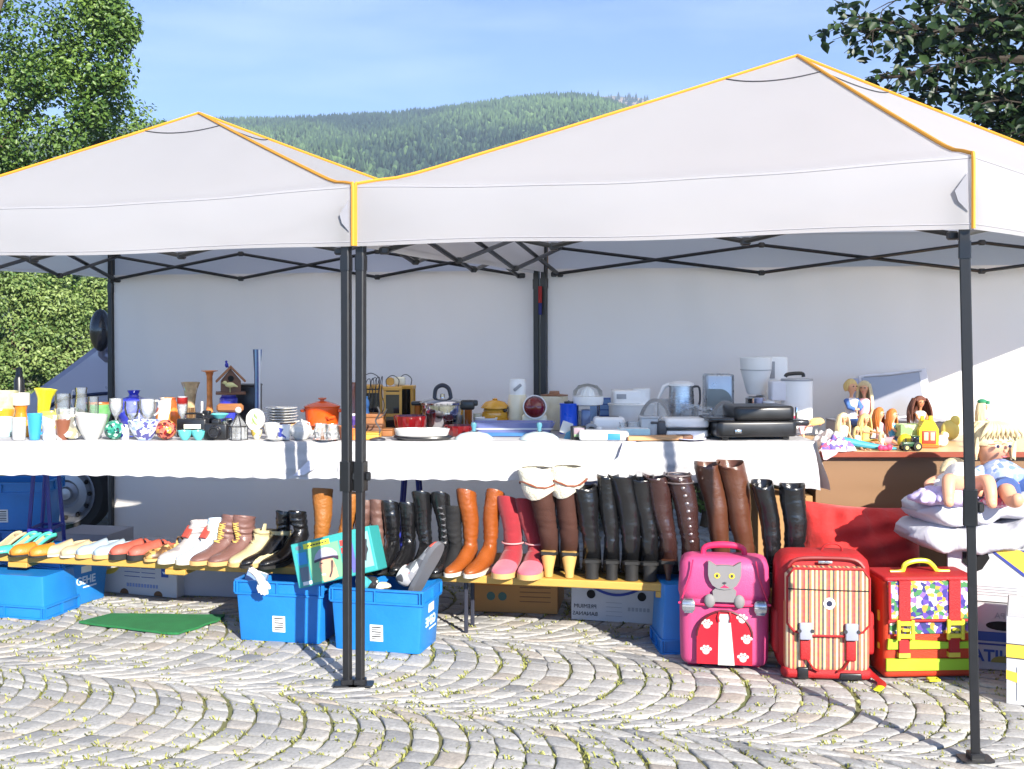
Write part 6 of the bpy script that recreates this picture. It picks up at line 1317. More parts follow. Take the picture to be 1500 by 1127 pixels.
    if cuff:
        b = MB(); C_ = []
        for zz, g in ((zt-.095, 1.10), (zt-.09, 1.24), (zt-.05, 1.34), (zt+.005, 1.30), (zt+.022, 1.14), (zt+.02, 1.0)):
            ox, oy = cx(zz); C_.append([(tw*g*math.cos(2*math.pi*i/24)*(1+.04*math.sin(i*5+zz*90))+ox, tw*g*1.05*math.sin(2*math.pi*i/24)*(1+.04*math.sin(i*3.3))+oy, zz-.03*math.sin(2*math.pi*i/24*1.5)*(1 if zz < zt-.04 else 0)+pitch(0, hh, 1)) for i in range(24)])
        b.loft(C_, cap=(0, 0)); cu = b.build('fur_cuff', FUR, t, ang=80)
        b = MB(); ox, oy = cx(zt-.05); b.tube([(tw*1.37*math.cos(2*math.pi*i/16)+ox, tw*1.44*math.sin(2*math.pi*i/16)+oy, zt-.05+.012*math.sin(i)+pitch(0, hh, 1)) for i in range(17)], .008, 6, cap=False, flat=.5); b.build('strap', mat('brown_strap', C(120, 58, 34), .5), cu)
    if laces:
        b = MB(); fs = -1
        for i in range(8):
            zz = .09+(zt*.82-.09)*i/7; ox, oy = cx(zz); s_ = aw*.5+(tw-aw*.5)*min(max((zz-.115)/(zt-.115), 0), 1)
            yv = -s_*1.18+oy-(.022 if i == 0 else .0); b.tube([(ox-s_*.42, yv+.010, zz), (ox, yv-.003, zz+.006), (ox+s_*.42, yv+.010, zz+.012)], .003, 5)
            b.tube([(ox+s_*.42, yv+.010, zz), (ox, yv-.004, zz+.007), (ox-s_*.42, yv+.010, zz+.012)], .003, 5)
        b.build('laces', laces, t)
    if strap:
        zz = .10+pitch(0, hh, 1); b = MB(); b.tube([(aw*.56*math.cos(2*math.pi*i/16), aw*.64*math.sin(2*math.pi*i/16), zz) for i in range(17)], .006, 6, cap=False, flat=.6); st = b.build('ankle_strap', strap, t); b = MB(); b.box((0, aw*.66*(1 if abs(th) > 90 else -1), zz), (.018, .006, .018), .002); b.build('buckle', STEEL, st)
    if trim:
        b = MB()
        for zz in (zt-.012, zt-.045): ox, oy = cx(zz); b.tube([(tw*1.02*math.cos(2*math.pi*i/18)+ox, tw*1.15*math.sin(2*math.pi*i/18)+oy, zz+pitch(0, hh, 1)) for i in range(19)], .004, 6, cap=False)
        for i in range(9): zz = zt-.03-.035*i; ox, oy = cx(zz); q_ = tw*(1-(1-aw/sw)*min(max(1-(zz-.115)/(zt-.115), 0), 1)**1.3); b.ell((ox-q_*.15, oy+q_*1.13, zz+pitch(0, hh, 1)), (.010, .004, .008), 8, 5)
        b.build('ornament', trim, t)
    return t
boot('tan leather ankle boot with a crinkled shaft, left of the tan pair', 470, 473, 716, 30, -16, TAN, slouch=.02, L=.27)
boot('tan leather ankle boot leaning right, half behind the tent pole', 501, 517, 723, 25, -16, TAN, slouch=.02, L=.27)
for i, (px, pt, lab) in enumerate(((530, 537, 'brown slouchy boot with folded top just right of the tent poles'), (553, 553, 'brown slouchy boot with folded top beside the black rubber boots'))): boot(lab, px, pt, 734, 24, -14, mat('mauve_leather', C(100, 72, 64), .5, var=.3, scale=20, bump=.5, bscale=40), slouch=.07, L=.27)
boot('black rubber boot with a small red label, left one of its pair', 576, 571, 736, 27, -14, BL, L=.28); boot('black rubber boot next to the black lace-up boots', 600, 597, 737, 25, -14, BL, L=.28)
boot('black lace-up army boot, left one of its pair', 624, 617, 723, 29, -10, BL, laces=BL, L=.28); boot('black lace-up army boot, right one of its pair', 652, 645, 725, 28, -10, BL, laces=mat('grey_lace', C(90, 90, 94), .6), L=.28)
boot('short black suede boot half hidden left of the caramel boots', 668, 664, 743, 28, -6, BLs, L=.26)
boot('caramel leather boot with a white welt, left one of its pair', 689, 683, 720, 29, -26, CARA, solem=WHS, L=.28, sole_th=.018); boot('caramel leather boot standing in half shade, right one of its pair', 717, 726, 721, 27, -26, CARA, solem=WHS, L=.28, sole_th=.018)
boot('red suede boot with a pink toe, left one of its pair', 752, 743, 731, 31, -18, REDS, toe_m=PINKS, solem=CREP, sole_th=.024, ank=.85, L=.26, fw=.115); boot('red suede boot with a pink toe, right one, under the fur cuff', 786, 768, 733, 29, -14, REDS, toe_m=PINKS, solem=CREP, sole_th=.024, ank=.85, L=.26, fw=.115)
boot('brown suede boot with turned-down cream fur cuff, left one, tan heel towards us', 804, 778, 692, 42, 172, BRS, hh=.105, kind='cone', heelm=HEELW, cuff=1, back=.06, L=.27); boot('brown suede boot with cream fur cuff, right one, tan heel towards us', 834, 829, 690, 40, 176, BRS, hh=.105, kind='cone', heelm=HEELW, cuff=1, back=.06, L=.27)
for px, pt, yt, w, lab in ((867, 849, 709, 38, 'black heeled boot right beside the fur-cuffed boots, top folded'), (896, 888, 694, 33, 'tall glossy black heeled boot, second of the four black ones'), (925, 909, 694, 43, 'tall glossy black heeled boot, third of the four black ones'), (952, 936, 696, 38, 'tall glossy black heeled boot, fourth of the four black ones')):
    boot(lab, px, pt, yt, w, 176, BL, hh=.075, kind='block', back=.06, L=.27, strap=None)
boot('dark brown heeled boot with a white lining edge, left one of its pair', 979, 952, 694, 39, 172, DKB, hh=.085, kind='stiletto', heelm=BRL, back=.06, L=.27, trim=None); boot('dark brown heeled boot with silver ornaments up its shaft', 1012, 986, 692, 40, 172, DKB, hh=.085, kind='stiletto', heelm=BRL, back=.06, L=.27, trim=mat('tarnished', C(150, 140, 140), .3, .8))
boot('tall brown leather boot, left one of the pair reaching over the cloth', 1056, 1034, 677, 40, 170, BRL, hh=.05, kind='block', back=.10, L=.27); boot('tall brown leather boot, right one of the pair, with a pull zip', 1092, 1066, 676, 41, 170, BRL, hh=.05, kind='block', back=.10, L=.27)
boot('slim tall black leather boot right of the brown pair', 1132, 1114, 706, 32, 170, BL, hh=.05, kind='block', back=.05, L=.26, ank=.8); boot('wide tall black leather boot beside the red pillow', 1164, 1161, 708, 38, 175, BL, hh=.05, kind='block', back=.05, L=.26, ank=.8)

def shoe(label, px, th, m, L=.25, fw=.088, back=.10, open0=.0, open1=.48, hb=.055, ht=.034, hh=0., kind='flat', solem=None, sole_th=.010, inner=None, cat='shoe', name='shoe', thr=.55, extra=None, strapm=None):
    """low shoe: a domed upper cut open over the back part; open0/open1 = fraction of the length that is open"""
    x, y, z = bench_pt(px, back); t = thing(name, label, cat, (x, y, z+.0005), th, SG); k = L/.268
    ns, n = 22, 18; b = MB(); V = []; 
    def half(u):
        yy = .042-u*.268; return float(np.interp(-yy, [-a for a, _ in FOOTP], [w for _, w in FOOTP]))*fw
    for i in range(ns+1):
        u = i/ns; yy = (.042-u*.267)*k; w = half(u)
        hgt = hb*(1-u)**.8*1.0 if u < open1 else None
        full = hb*.9+(ht-hb*.9)*min(max((u-.25)/.45, 0), 1); full *= (1-max(u-.78, 0)**2*11); hgt = max(full, .010)
        if u < .04: hgt *= .75
        r_ = []
        for j in range(n+1):
            a = math.pi*j/n; r_.append((w*math.cos(a)*(1.0 if a else 1), yy, sole_th*.8+hgt*math.sin(a)**.75+pitch(yy, hh, k)))
        V.append(r_)
    o = b._a([p for r_ in V for p in r_])
    for i in range(ns):
        u = (i+.5)/ns
        for j in range(n):
            a = math.pi*(j+.5)/n
            if open0 <= u <= open1 and math.sin(a)**.75 > thr+.25*max(0, (.3-abs(u-open0))/.3)*0: continue
            q = o+i*(n+1)+j; b.f.append((q, q+n+1, q+n+2, q+1))
    # back of the heel closes with the last ring
    if open0 <= 0: pass
    up = b.build('upper', m, t, ang=70)
    md = up.modifiers.new('thickness', 'SOLIDIFY'); md.thickness = .0035; md.offset = -1
    b = MB(); outl = [(half(i/20)*.9, (.040-i/20*.262)*k) for i in range(21)]; outl = outl+[(-a, c) for a, c in outl[::-1]]
    b.loft([[(p[0], p[1], sole_th+.001+pitch(p[1], hh, k)) for p in outl], [(p[0], p[1], sole_th+.005+pitch(p[1], hh, k)) for p in outl]]); b.build('insole', inner or mat('insole_cream', C(206, 182, 146), .7), t)
    sole(t, L, fw, hh, solem or RUB, sole_th)
    if kind != 'flat': heel_(t, fw, hh, solem or m, kind, k)
    if strapm:
        b = MB(); b.tube([(fw*.5, -.01, .018), (fw*.42, -.012, hb*.8), (0, -.02, hb*1.05), (-fw*.42, -.012, hb*.8), (-fw*.5, -.01, .018)], .007, 6, flat=.5); b.build('strap', strapm, t)
    return t
TQ = leather('turquoise_leather', (70, 186, 166), .35); CRML = leather('cream_leather', (180, 164, 132), .5); PBL = leather('pale_blue_leather', (150, 166, 180), .5); MUST = leather('mustard_leather', (188, 120, 34), .45); CORAL = leather('coral_leather', (172, 82, 66), .55)
GOLDP = patches('gold_snake', [C(180, 140, 80), C(120, 86, 50), C(206, 176, 120), C(90, 64, 44)], 60, .4)
shoe('cream pump at the very left end of the bench', 26, -38, CRML, hh=.062, kind='stiletto', back=.15, open1=.62, hb=.045, thr=.5)
shoe('turquoise pump with a cream inside, left one of its pair', 48, -40, TQ, hh=.062, kind='stiletto', back=.15, open1=.62, hb=.05, thr=.5); shoe('turquoise pump with a cream inside, right one of its pair', 70, -40, TQ, hh=.062, kind='stiletto', back=.15, open1=.62, hb=.05, thr=.5)
shoe('mustard open-toed mule, left one of its pair', 70, -48, MUST, back=.10, open0=.0, open1=.45, hb=.066, ht=.05, L=.23); shoe('mustard open-toed mule, right one of its pair', 98, -48, MUST, back=.10, open0=.0, open1=.45, hb=.066, ht=.05, L=.23)
shoe('cream slip-on shoe, left one of its pair', 123, -50, CRML, back=.15, solem=WHS, open1=.42, hb=.088, ht=.046); shoe('cream slip-on shoe, right one beside the pale blue pair', 148, -50, CRML, back=.15, solem=WHS, open1=.42, hb=.088, ht=.046)
shoe('pale blue slip-on shoe, left one of its pair', 170, -48, PBL, back=.15, solem=CREP, sole_th=.02, open1=.38, hb=.086, ht=.046); shoe('pale blue slip-on shoe, right one beside the coral clogs', 195, -48, PBL, back=.15, solem=CREP, sole_th=.02, open1=.38, hb=.086, ht=.046)
shoe('coral clog with a thick black sole, left one of its pair', 218, -46, CORAL, back=.15, solem=RUB, sole_th=.028, open1=.34, hb=.078, ht=.05, strapm=CORAL); shoe('coral clog with a thick black sole, right one of its pair', 244, -46, CORAL, back=.15, solem=RUB, sole_th=.028, open1=.34, hb=.078, ht=.05, strapm=CORAL)
shoe('gold snakeskin sandal with a cream footbed', 268, -46, GOLDP, back=.15, solem=CREP, sole_th=.014, open1=.5, hb=.095, ht=.046, strapm=GOLDP)
SNK = patches('white_sneaker', [C(170, 164, 162), C(186, 182, 180), C(150, 142, 144), C(176, 170, 166)], 26, .6); SNK2 = patches('white_print', [C(180, 178, 174), C(60, 62, 74), C(176, 172, 168), C(150, 150, 156)], 55, .6)
boot('white sneaker with a coral red lining, left one of its pair', 288, 296, 763, 31, -34, SNK, solem=WHS, sole_th=.022, ank=.9, L=.28, laces=None, fw=.10, open_=.03, name='sneaker'); boot('white sneaker with a dark print and red lining, right one of its pair', 314, 322, 760, 31, -34, SNK2, solem=WHS, sole_th=.022, ank=.9, L=.28, laces=WHS, fw=.10, open_=.03, name='sneaker')
for o_ in [o for o in COL.objects if o.type == 'EMPTY' and o.name.startswith('sneaker')]:
    b = MB(); b.rbox((0, .005, .135), (.085, .10, .012), .03, .005); b.at((0, -.055, .135), (-40, 0, 0)); b.rbox((0, 0, 0), (.05, .012, .07), .012, .005); b.build('red_lining', mat('coral_lining', C(172, 70, 58), .8, bump=.3), o_)
MAUVE = leather('mauve_brown', (112, 80, 74), .45); LACE = mat('yellow_lace', C(206, 170, 90), .8)
boot('brown walking boot with yellow laces, left one of its pair', 334, 344, 757, 34, -34, MAUVE, solem=CREP, sole_th=.02, ank=.88, L=.28, laces=LACE, fw=.105, open_=.03); boot('brown walking boot with yellow laces, right one of its pair', 360, 358, 756, 32, -34, MAUVE, solem=CREP, sole_th=.02, ank=.88, L=.28, laces=LACE, fw=.105, open_=.03)
CRMB = leather('ivory_leather', (188, 176, 136), .6); 
t1 = boot('ivory lace-up shoe with a long upright tongue, left one of its pair', 386, 388, 776, 30, -32, CRMB, solem=CREP, sole_th=.016, ank=.9, L=.27, laces=CRMB, fw=.10, open_=.03, name='shoe'); t2 = boot('ivory lace-up shoe beside the pointed black boots, right one', 410, 412, 777, 30, -32, CRMB, solem=CREP, sole_th=.016, ank=.9, L=.27, laces=CRMB, fw=.10, open_=.03, name='shoe')
b = MB(); b.tube([(0, -.02, .07), (.004, -.01, .12), (.012, .0, .18)], [.016, .019, .012], 8, flat=.4); b.build('tongue', CRMB, t1)
boot('pointed black ankle boot, left one of its pair, facing left', 414, 420, 749, 25, -38, BL, hh=.045, kind='block', L=.31, fw=.085); boot('pointed black ankle boot, right one beside the tan boots', 441, 436, 748, 25, -38, BL, hh=.045, kind='block', L=.31, fw=.085)
# sneaker stuck in the right crate
t = thing('sneaker', 'grey, white and red running shoe stuck toe down in the right crate', 'shoe', (X(612, 5.27), 5.36, .275), rot=(-64, 12, 62))
SNG = patches('running_mesh', [C(120, 122, 128), C(196, 78, 64), C(190, 190, 194), C(150, 150, 156), C(84, 84, 90), C(206, 206, 206)], 30, .5)
b = MB(); k = 1.0; n = 16; secs = []
for yc, zc, tl, rx, rw in ((0, .115, 0, .036, .046), (0, .10, 2, .040, .050), (-.006, .085, 16, .042, .054), (-.016, .07, 36, .042, .054), (-.04, .056, 55, .043, .05), (-.07, .045, 74, .045, .042), (-.105, .037, 86, .047, .033), (-.14, .031, 90, .049, .028), (-.17, .0275, 90, .046, .0245), (-.195, .025, 90, .038, .02), (-.213, .023, 90, .026, .014), (-.222, .021, 90, .008, .006)):
    secs.append([(rx*math.cos(2*math.pi*i/n), yc+rw*math.sin(2*math.pi*i/n)*math.cos(R(tl)), max(zc-rw*math.sin(2*math.pi*i/n)*math.sin(R(tl)), .01)) for i in range(n)])
secs = [[(p[0]*.86, p[1], p[2]-.03) for p in secs[0]]]+secs
b.loft(secs); b.build('upper', SNG, t, ang=60); sole(t, .268, .098, 0, mat('grey_sole', C(96, 98, 104), .6), .022)
b = MB()
for i in range(5): b.tube([(-.02, -.045-.016*i, .085-.010*i), (.0, -.05-.016*i, .092-.010*i), (.02, -.045-.016*i, .085-.010*i)], .0028, 5)
b.build('laces', WHS, t)

# ================================================================== three school bags
PNK = mat('pink_shell', C(192, 70, 120), .45, var=.08, scale=5, coat=.05, bump=.2, bscale=180); PNKD = mat('deep_pink', C(206, 40, 88), .4, var=.06); REDB = mat('red_nylon', C(164, 20, 24), .6, var=.14, bump=.4, bscale=260); REDP = mat('red_pocket', C(186, 16, 36), .45, var=.1); SILV = mat('silver_clasp', C(176, 180, 186), .22, .8); CATG = mat('cat_grey', C(122, 120, 121), .7, var=.06); WHT = mat('white_trim', C(190, 185, 180), .6)
dP = 4.97
t = thing('school_bag', 'pink school bag with a grey cat on its flap and a red pocket', 'school bag', (X(1067, dP), dP+.11, .012), -9, 'school bags standing on the cobbles')
w, dd, h = U(133, dP), .20, U(158, dP); fy = -dd/2
b = MB(); b.rbox((0, 0, h*.5), (w*.96, dd, h*.99), .05, .03, bulge=.004); b.build('body', PNK, t)
b = MB(); b.rbox((0, -.012, h*.80), (w*1.02, dd*1.02, h*.42), .06, .045, taper=.05); fl = b.build('flap', PNK, t)
b = MB(); b.tube([(-w*.5, fy-.018, h*.595), (-w*.1, fy-.0235, h*.585), (w*.1, fy-.0235, h*.585), (w*.5, fy-.018, h*.60)], .005, 6); b.build('flap_edge', PNKD, fl)
for s, a in ((-1, 0), (1, 0)): b = MB(); b.tube([(s*w*.34, fy-.020, h*1.0), (s*w*.37, fy-.024, h*.86), (s*w*.46, fy-.020, h*.64)], .0035, 6); b.build('seam', PNKD, fl)
for s in (-1, 1):
    b = MB(); b.rbox((s*w*.39, fy-.026, h*.575), (w*.145, .02, h*.13), .006, .02); c_ = b.build('clasp', SILV, t); b = MB(); b.box((s*w*.39, fy-.0375, h*.575), (w*.13, .004, .004)); b.build('clasp_line', GREYP, c_)
pts = [(-w*.30, .02), (w*.30, .02)]+[(w*.30*math.cos(R(a)), h*.30+h*.235*math.sin(R(a))) for a in range(0, 181, 12)]
b = MB(); b.prism(pts, fy-.030, fy+.01); pk = b.build('pocket', REDP, t, ang=25)
b = MB(); b.prism([(-w*.07, .018), (w*.11, .018), (w*.06, h*.51), (-w*.06, h*.51)], fy-.033, fy-.028); b.build('pocket_stripe', WHT, pk)
b = MB(); b.tube([(w*.30*math.cos(R(a)), fy-.028, h*.30+h*.235*math.sin(R(a))) for a in range(0, 181, 12)], .006, 6); b.build('zip', mat('zip_dark', C(84, 16, 30), .5), pk)
for px_, pz in ((-.19, .40), (.19, .46), (-.2, .16), (.24, .27), (.2, .10)):
    b = MB()
    b.prism(el_(w*px_, h*pz, .015, .013, n=14), fy-.0325, fy-.029)
    for q in range(4): a = R(30+40*q); b.prism(el_(w*px_+.021*math.cos(a), h*pz+.021*math.sin(a), .0065, .007, n=10), fy-.0325, fy-.029)
    b.build('paw_print', WHT, pk)
for q in (-1, 1): b = MB(); b.tube([(q*w*.055, fy-.034, h*.53), (q*w*.07, fy-.038, h*.48), (q*w*.06, fy-.037, h*.44)], .005, 6); b.build('zip_pull', REDP, pk)
cat_ = [(-.060, .87), (-.060, .93), (-.059, .995), (-.050, .985), (-.030, .952), (-.012, .957), (.012, .957), (.032, .952), (.052, .982), (.061, .99), (.061, .93), (.061, .87), (.055, .82), (.044, .775), (.026, .745), (.0, .735), (-.026, .745), (-.044, .775), (-.055, .82)]
b = MB(); b.prism([(x*1.15, h*z) for x, z in cat_], fy-.036, fy-.006); ct_ = b.build('cat_head', CATG, t, ang=20)
b = MB(); b.prism([(-.045, h*.62), (.045, h*.62), (.05, h*.72), (.03, h*.76), (-.03, h*.76), (-.05, h*.72)], fy-.030, fy-.006); b.build('cat_chest', CATG, ct_)
for s in (-1, 1):
    b = MB(); b.ell((s*.062, fy-.026, h*.625), (.024, .014, .030), 14, 8); b.build('cat_paw', CATG, ct_)
    b = MB(); b.prism(el_(s*.031, h*.865, .013, .012, n=14), fy-.038, fy-.035); ey = b.build('eye', mat('cat_eye', C(206, 180, 60), .3), ct_); b = MB(); b.prism(el_(s*.031, h*.865, .0055, .007, n=10), fy-.0395, fy-.0378); b.build('pupil', INK, ct_)
b = MB(); b.prism([(-.010, h*.80), (0, h*.785), (.010, h*.80), (0, h*.81)], fy-.0385, fy-.035); b.build('nose', INK, ct_); b = MB(); b.prism([(-.018, h*.755), (.02, h*.755), (.004, h*.775), (0, h*.785), (-.004, h*.775)], fy-.038, fy-.035); b.build('mouth', PNKD, ct_)
b = MB(); b.tube([(-w*.23, 0, h*1.0), (-w*.20, 0, h*1.075), (0, 0, h*1.10), (w*.20, 0, h*1.075), (w*.23, 0, h*1.0)], [.012, .013, .015, .013, .012], 10); b.build('handle', PNKD, t)
for s in (-1, 1): b = MB(); b.rbox((s*w*.34, -.02, -.002), (.05, .06, .02), .01); b.build('foot', PNKD, t)

dS = 4.86
t = thing('school_bag', 'red school bag with brown, cream and orange stripes and two grey buckles', 'school bag', (X(1214, dS), dS+.13, .006), -5, 'school bags standing on the cobbles')
w, dd, h = U(136, dS), .24, U(178, dS); fy = -dd/2
STR = stripes('bag_stripe', [C(150, 40, 26), C(206, 176, 110), C(52, 36, 30), C(190, 96, 40), C(214, 196, 150), C(120, 60, 34), C(206, 180, 120), C(176, 36, 28), C(196, 150, 80), C(60, 50, 40), C(210, 190, 146), C(186, 80, 36)], .0085)
b = MB(); b.rbox((0, 0, h*.5), (w, dd, h*.99), .07, .06, bulge=.006); b.build('body', REDB, t)
b = MB(); b.rbox((0, fy-.012, h*.36), (w*.90, .07, h*.62), .03, .03); fp = b.build('front_pocket', STR, t)
b = MB(); pts = [(-w*.43, h*.46), (-w*.36, h*.40), (-w*.2, h*.365), (w*.2, h*.365), (w*.36, h*.40), (w*.43, h*.46), (w*.43, h*.84), (w*.36, h*.91), (-w*.36, h*.91), (-w*.43, h*.84)]; b.prism(pts, fy-.062, fy+.03); fl = b.build('flap', STR, t, ang=20)
b = MB(); b.tube([(x, fy-.061, z) for x, z in pts+[pts[0]]], .0055, 6); b.build('flap_piping', REDB, fl); b = MB(); b.tube([(-w*.43, fy-.0635, h*.745), (0, fy-.064, h*.738), (w*.43, fy-.0635, h*.735)], .0025, 5); b.build('seam', mat('black_thread', C(20, 18, 18), .7), fl)
b = MB(); b.at((w*.01, fy-.0625, h*.63), (90, 0, 0)); b.lathe([(0, 0), (.024, 0), (.024, .003), (0, .003)], 24); bd = b.build('badge', WHITEP, t); b = MB(); b.at((w*.01, fy-.0655, h*.63), (90, 0, 0)); b.lathe([(0, 0), (.012, 0), (.012, .002), (0, .002)], 20); b.build('badge_mark', mat('badge_navy', C(30, 34, 60), .4), bd)
b = MB(); b.tube([(-w*.40, fy-.01, h*.90), (-w*.3, fy-.004, h*.965), (0, fy, h*.975), (w*.3, fy-.004, h*.965), (w*.40, fy-.01, h*.90)], .008, 6); zz_ = b.build('zip', mat('zip_red', C(120, 14, 18), .5), t)
for q in (-.04, .02): b = MB(); b.rbox((w*q, fy-.012, h*.945), (.035, .008, .012), .003); b.build('zip_pull', SILV, zz_)
for s in (-1, 1):
    b = MB(); b.rbox((s*w*.24, fy-.072, h*.405), (.052, .016, h*.14), .006); bc = b.build('buckle', mat('buckle_grey', C(150, 154, 170), .35), t)
    for e_ in (-1, 1): b = MB(); b.at((s*w*.24+e_*.026, fy-.0795, h*.41), (90, 0, 0)); b.lathe([(0, 0), (.008, 0), (.008, .003), (0, .003)], 12); b.build('notch', INK, bc)
    b = MB(); b.rbox((s*w*.24, fy-.054, h*.245), (.042, .012, h*.17), .006); b.build('strap', REDB, t); b = MB(); b.tube([(s*w*.22, fy-.058, h*.17), (s*w*.16, fy-.062, h*.10), (s*w*.10, fy-.058, h*.075)], .010, 6, flat=.4); b.build('strap_end', REDB, t)
b = MB(); b.rbox((0, fy-.010, h*.045), (w*.96, .08, h*.09), .03, .02); b.build('bottom_guard', REDB, t); b = MB(); b.rbox((-w*.26, fy-.050, h*.052), (.045, .012, .05), .006); b.build('corner_patch', BLACKP, t); b = MB(); b.rbox((w*.24, fy-.048, h*.03), (.09, .014, .03), .006); b.build('corner_patch', BLACKP, t)
b = MB(); b.tube([(0, .0, h*.985), (.02, 0, h*1.04), (.055, 0, h*1.055), (.085, 0, h*1.03), (.09, 0, h*.98)], .0075, 8, flat=.6); b.build('handle', REDB, t)
for s in (-1, 1): b = MB(); b.rbox((s*w*.49, -.01, h*.34), (.04, .15, h*.36), .016); b.build('side_pocket', REDB, t)
b = MB(); b.tube([(w*.42, fy+.03, .035), (w*.5, fy-.03, .012), (w*.54, fy-.09, .006), (w*.50, fy-.14, .005)], .018, 6, flat=.2); lo = b.build('loose_strap', REDB, t); b = MB(); b.tube([(w*.50, fy-.14, .005), (w*.44, fy-.185, .005)], .017, 6, flat=.35); b.build('strap_tip', mat('neon_yellow', C(206, 212, 40), .5), lo)

dO = 4.83
NEON = mat('neon_band', C(150, 190, 34), .5, var=.08); YELP = mat('yellow_plastic', C(206, 200, 52), .35); ORN = mat('orange_nylon', C(190, 54, 20), .6, var=.12, bump=.4, bscale=260)
PAT = patches('colour_print', [C(226, 220, 200), C(52, 44, 130), C(206, 190, 60), C(126, 92, 176), C(190, 176, 206), C(60, 120, 70), C(40, 44, 110), C(214, 206, 190), C(196, 140, 50), C(90, 60, 150)], 52, .55)
t = thing('school_bag', 'orange school bag with neon bands and a purple yellow printed flap', 'school bag', (X(1362, dO), dO+.12, .006), 3, 'school bags standing on the cobbles')
w, dd, h = U(138, dO), .21, U(148, dO); fy = -dd/2
b = MB(); b.rbox((0, 0, h*.5), (w, dd, h*.99), .025, .02); b.build('body', ORN, t)
b = MB(); b.rbox((0, -.006, h*.985), (w*1.0, dd*1.0, .02), .02, .008); b.build('top_edge', REDB, t)
b = MB(); b.prism([(-w*.44, h*.60), (w*.44, h*.60), (w*.46, h*.97), (-w*.46, h*.97)], fy-.020, fy+.01); fl = b.build('flap', PAT, t, ang=20); b = MB(); b.tube([(-w*.455, fy-.018, h*.97), (-w*.445, fy-.018, h*.60), (-w*.40, fy-.02, h*.585), (w*.40, fy-.02, h*.585), (w*.445, fy-.018, h*.60), (w*.455, fy-.018, h*.97)], .006, 6); b.build('flap_piping', REDB, fl)
b = MB(); b.prism([(-w*.44, h*.45), (w*.44, h*.45), (w*.44, h*.59), (-w*.44, h*.59)], fy-.010, fy+.01); b.build('printed_panel', PAT, t)
b = MB(); b.prism([(-w*.47, h*.30), (w*.47, h*.30), (w*.46, h*.37), (.1, h*.36), (-w*.46, h*.40)], fy-.014, fy); b.build('neon_band', NEON, t); b = MB(); b.prism([(-w*.48, h*.085), (w*.48, h*.085), (w*.48, h*.19), (-w*.48, h*.205)], fy-.012, fy); b.build('neon_band', NEON, t)
for s in (-1, 1):
    xs = s*w*.27-.01; b = MB(); b.prism([(xs-.024, h*.54), (xs+.024, h*.54), (xs+.024, h*.98), (xs-.024, h*.98)], fy-.027, fy); b.build('strap', REDB, t)
    b = MB()
    for q in ((xs-.030, h*.50, .014, h*.20), (xs+.030, h*.50, .014, h*.20), (xs, h*.565, .06, .018), (xs, h*.44, .06, .018), (xs, h*.50, .03, .012)): b.box((q[0], fy-.034, q[1]), (q[2], .014, q[3]), .003)
    b.build('buckle', YELP, t); b = MB(); b.prism([(xs-.022, h*.26), (xs+.022, h*.26), (xs+.022, h*.43), (xs-.022, h*.43)], fy-.022, fy); lw_ = b.build('lower_strap', REDB, t); b = MB(); b.prism([(xs-.024, h*.22), (xs+.024, h*.22), (xs+.024, h*.265), (xs-.024, h*.265)], fy-.024, fy); b.build('reflector', mat('reflector', C(196, 180, 60), .4), lw_)
b = MB(); b.tube([(-w*.33, 0, h*1.005), (-w*.20, 0, h*1.01), (-w*.16, 0, h*1.08), (-w*.05, 0, h*1.115), (w*.08, 0, h*1.11), (w*.15, 0, h*1.06), (w*.20, 0, h*1.01), (w*.33, 0, h*1.005)], [.008, .010, .011, .011, .011, .011, .010, .008], 8); b.build('handle', YELP, t)
b = MB()
for q in ((-.02, 0), (.02, 0)): b.box((q[0], fy-.035, .006), (.008, .04, .010), .002)
for yy in (-.05, -.02): b.box((0, fy+yy, .006), (.048, .008, .010), .002)
b.build('clip', YELP, t)
for z_, l_ in ((.60, .10), (.30, .06)): b = MB(); b.box((-w*.503, -.05, h*z_), (.006, .02, h*l_), .002); b.build('side_trim', YELP, t)
# ================================================================== dolls and toys on the desk
SKIN = mat('doll_skin', C(214, 160, 124), .45, var=.05, sss=.1); SKINT = mat('doll_skin_tan', C(190, 126, 88), .45, var=.05)
BLOND = mat('blond_hair', C(214, 186, 120), .55, var=.25, scale=40, stretch=(6, 6, 1), bump=.5, bscale=120); PALEB = mat('pale_blond_hair', C(222, 204, 160), .55, var=.2, scale=40, stretch=(6, 6, 1), bump=.5, bscale=120); GINGER = mat('ginger_hair', C(190, 110, 44), .5, var=.3, scale=40, stretch=(6, 6, 1), bump=.5, bscale=120); BRUN = mat('brown_hair', C(98, 52, 34), .5, var=.35, scale=40, stretch=(6, 6, 1), bump=.5, bscale=120)
EYEW = mat('eye_dark', C(24, 26, 34), .15); LIPS = mat('lip_pink', C(196, 90, 96), .4)
def skin_mesh(joints, links, name, m, parent):
    me = bpy.data.meshes.new(name); me.from_pydata([j[:3] for j in joints], links, []); o = bpy.data.objects.new(name, me); COL.objects.link(o)
    md = o.modifiers.new('skin', 'SKIN'); md.use_smooth_shade = True; md.branch_smoothing = .3
    for i, j in enumerate(joints): me.skin_vertices[0].data[i].radius = (j[3], j[3]*(j[4] if len(j) > 4 else 1))
    me.skin_vertices[0].data[0].use_root = True
    s = o.modifiers.new('sub', 'SUBSURF'); s.levels = 2; s.render_levels = 2
    dg = bpy.context.evaluated_depsgraph_get(); nm = bpy.data.meshes.new_from_object(o.evaluated_get(dg)); bpy.data.objects.remove(o)
    nm.name = name; nm.materials.clear(); nm.materials.append(m); nm.polygons.foreach_set('use_smooth', [True]*len(nm.polygons))
    o = bpy.data.objects.new(name, nm); COL.objects.link(o); o.parent = parent; return o
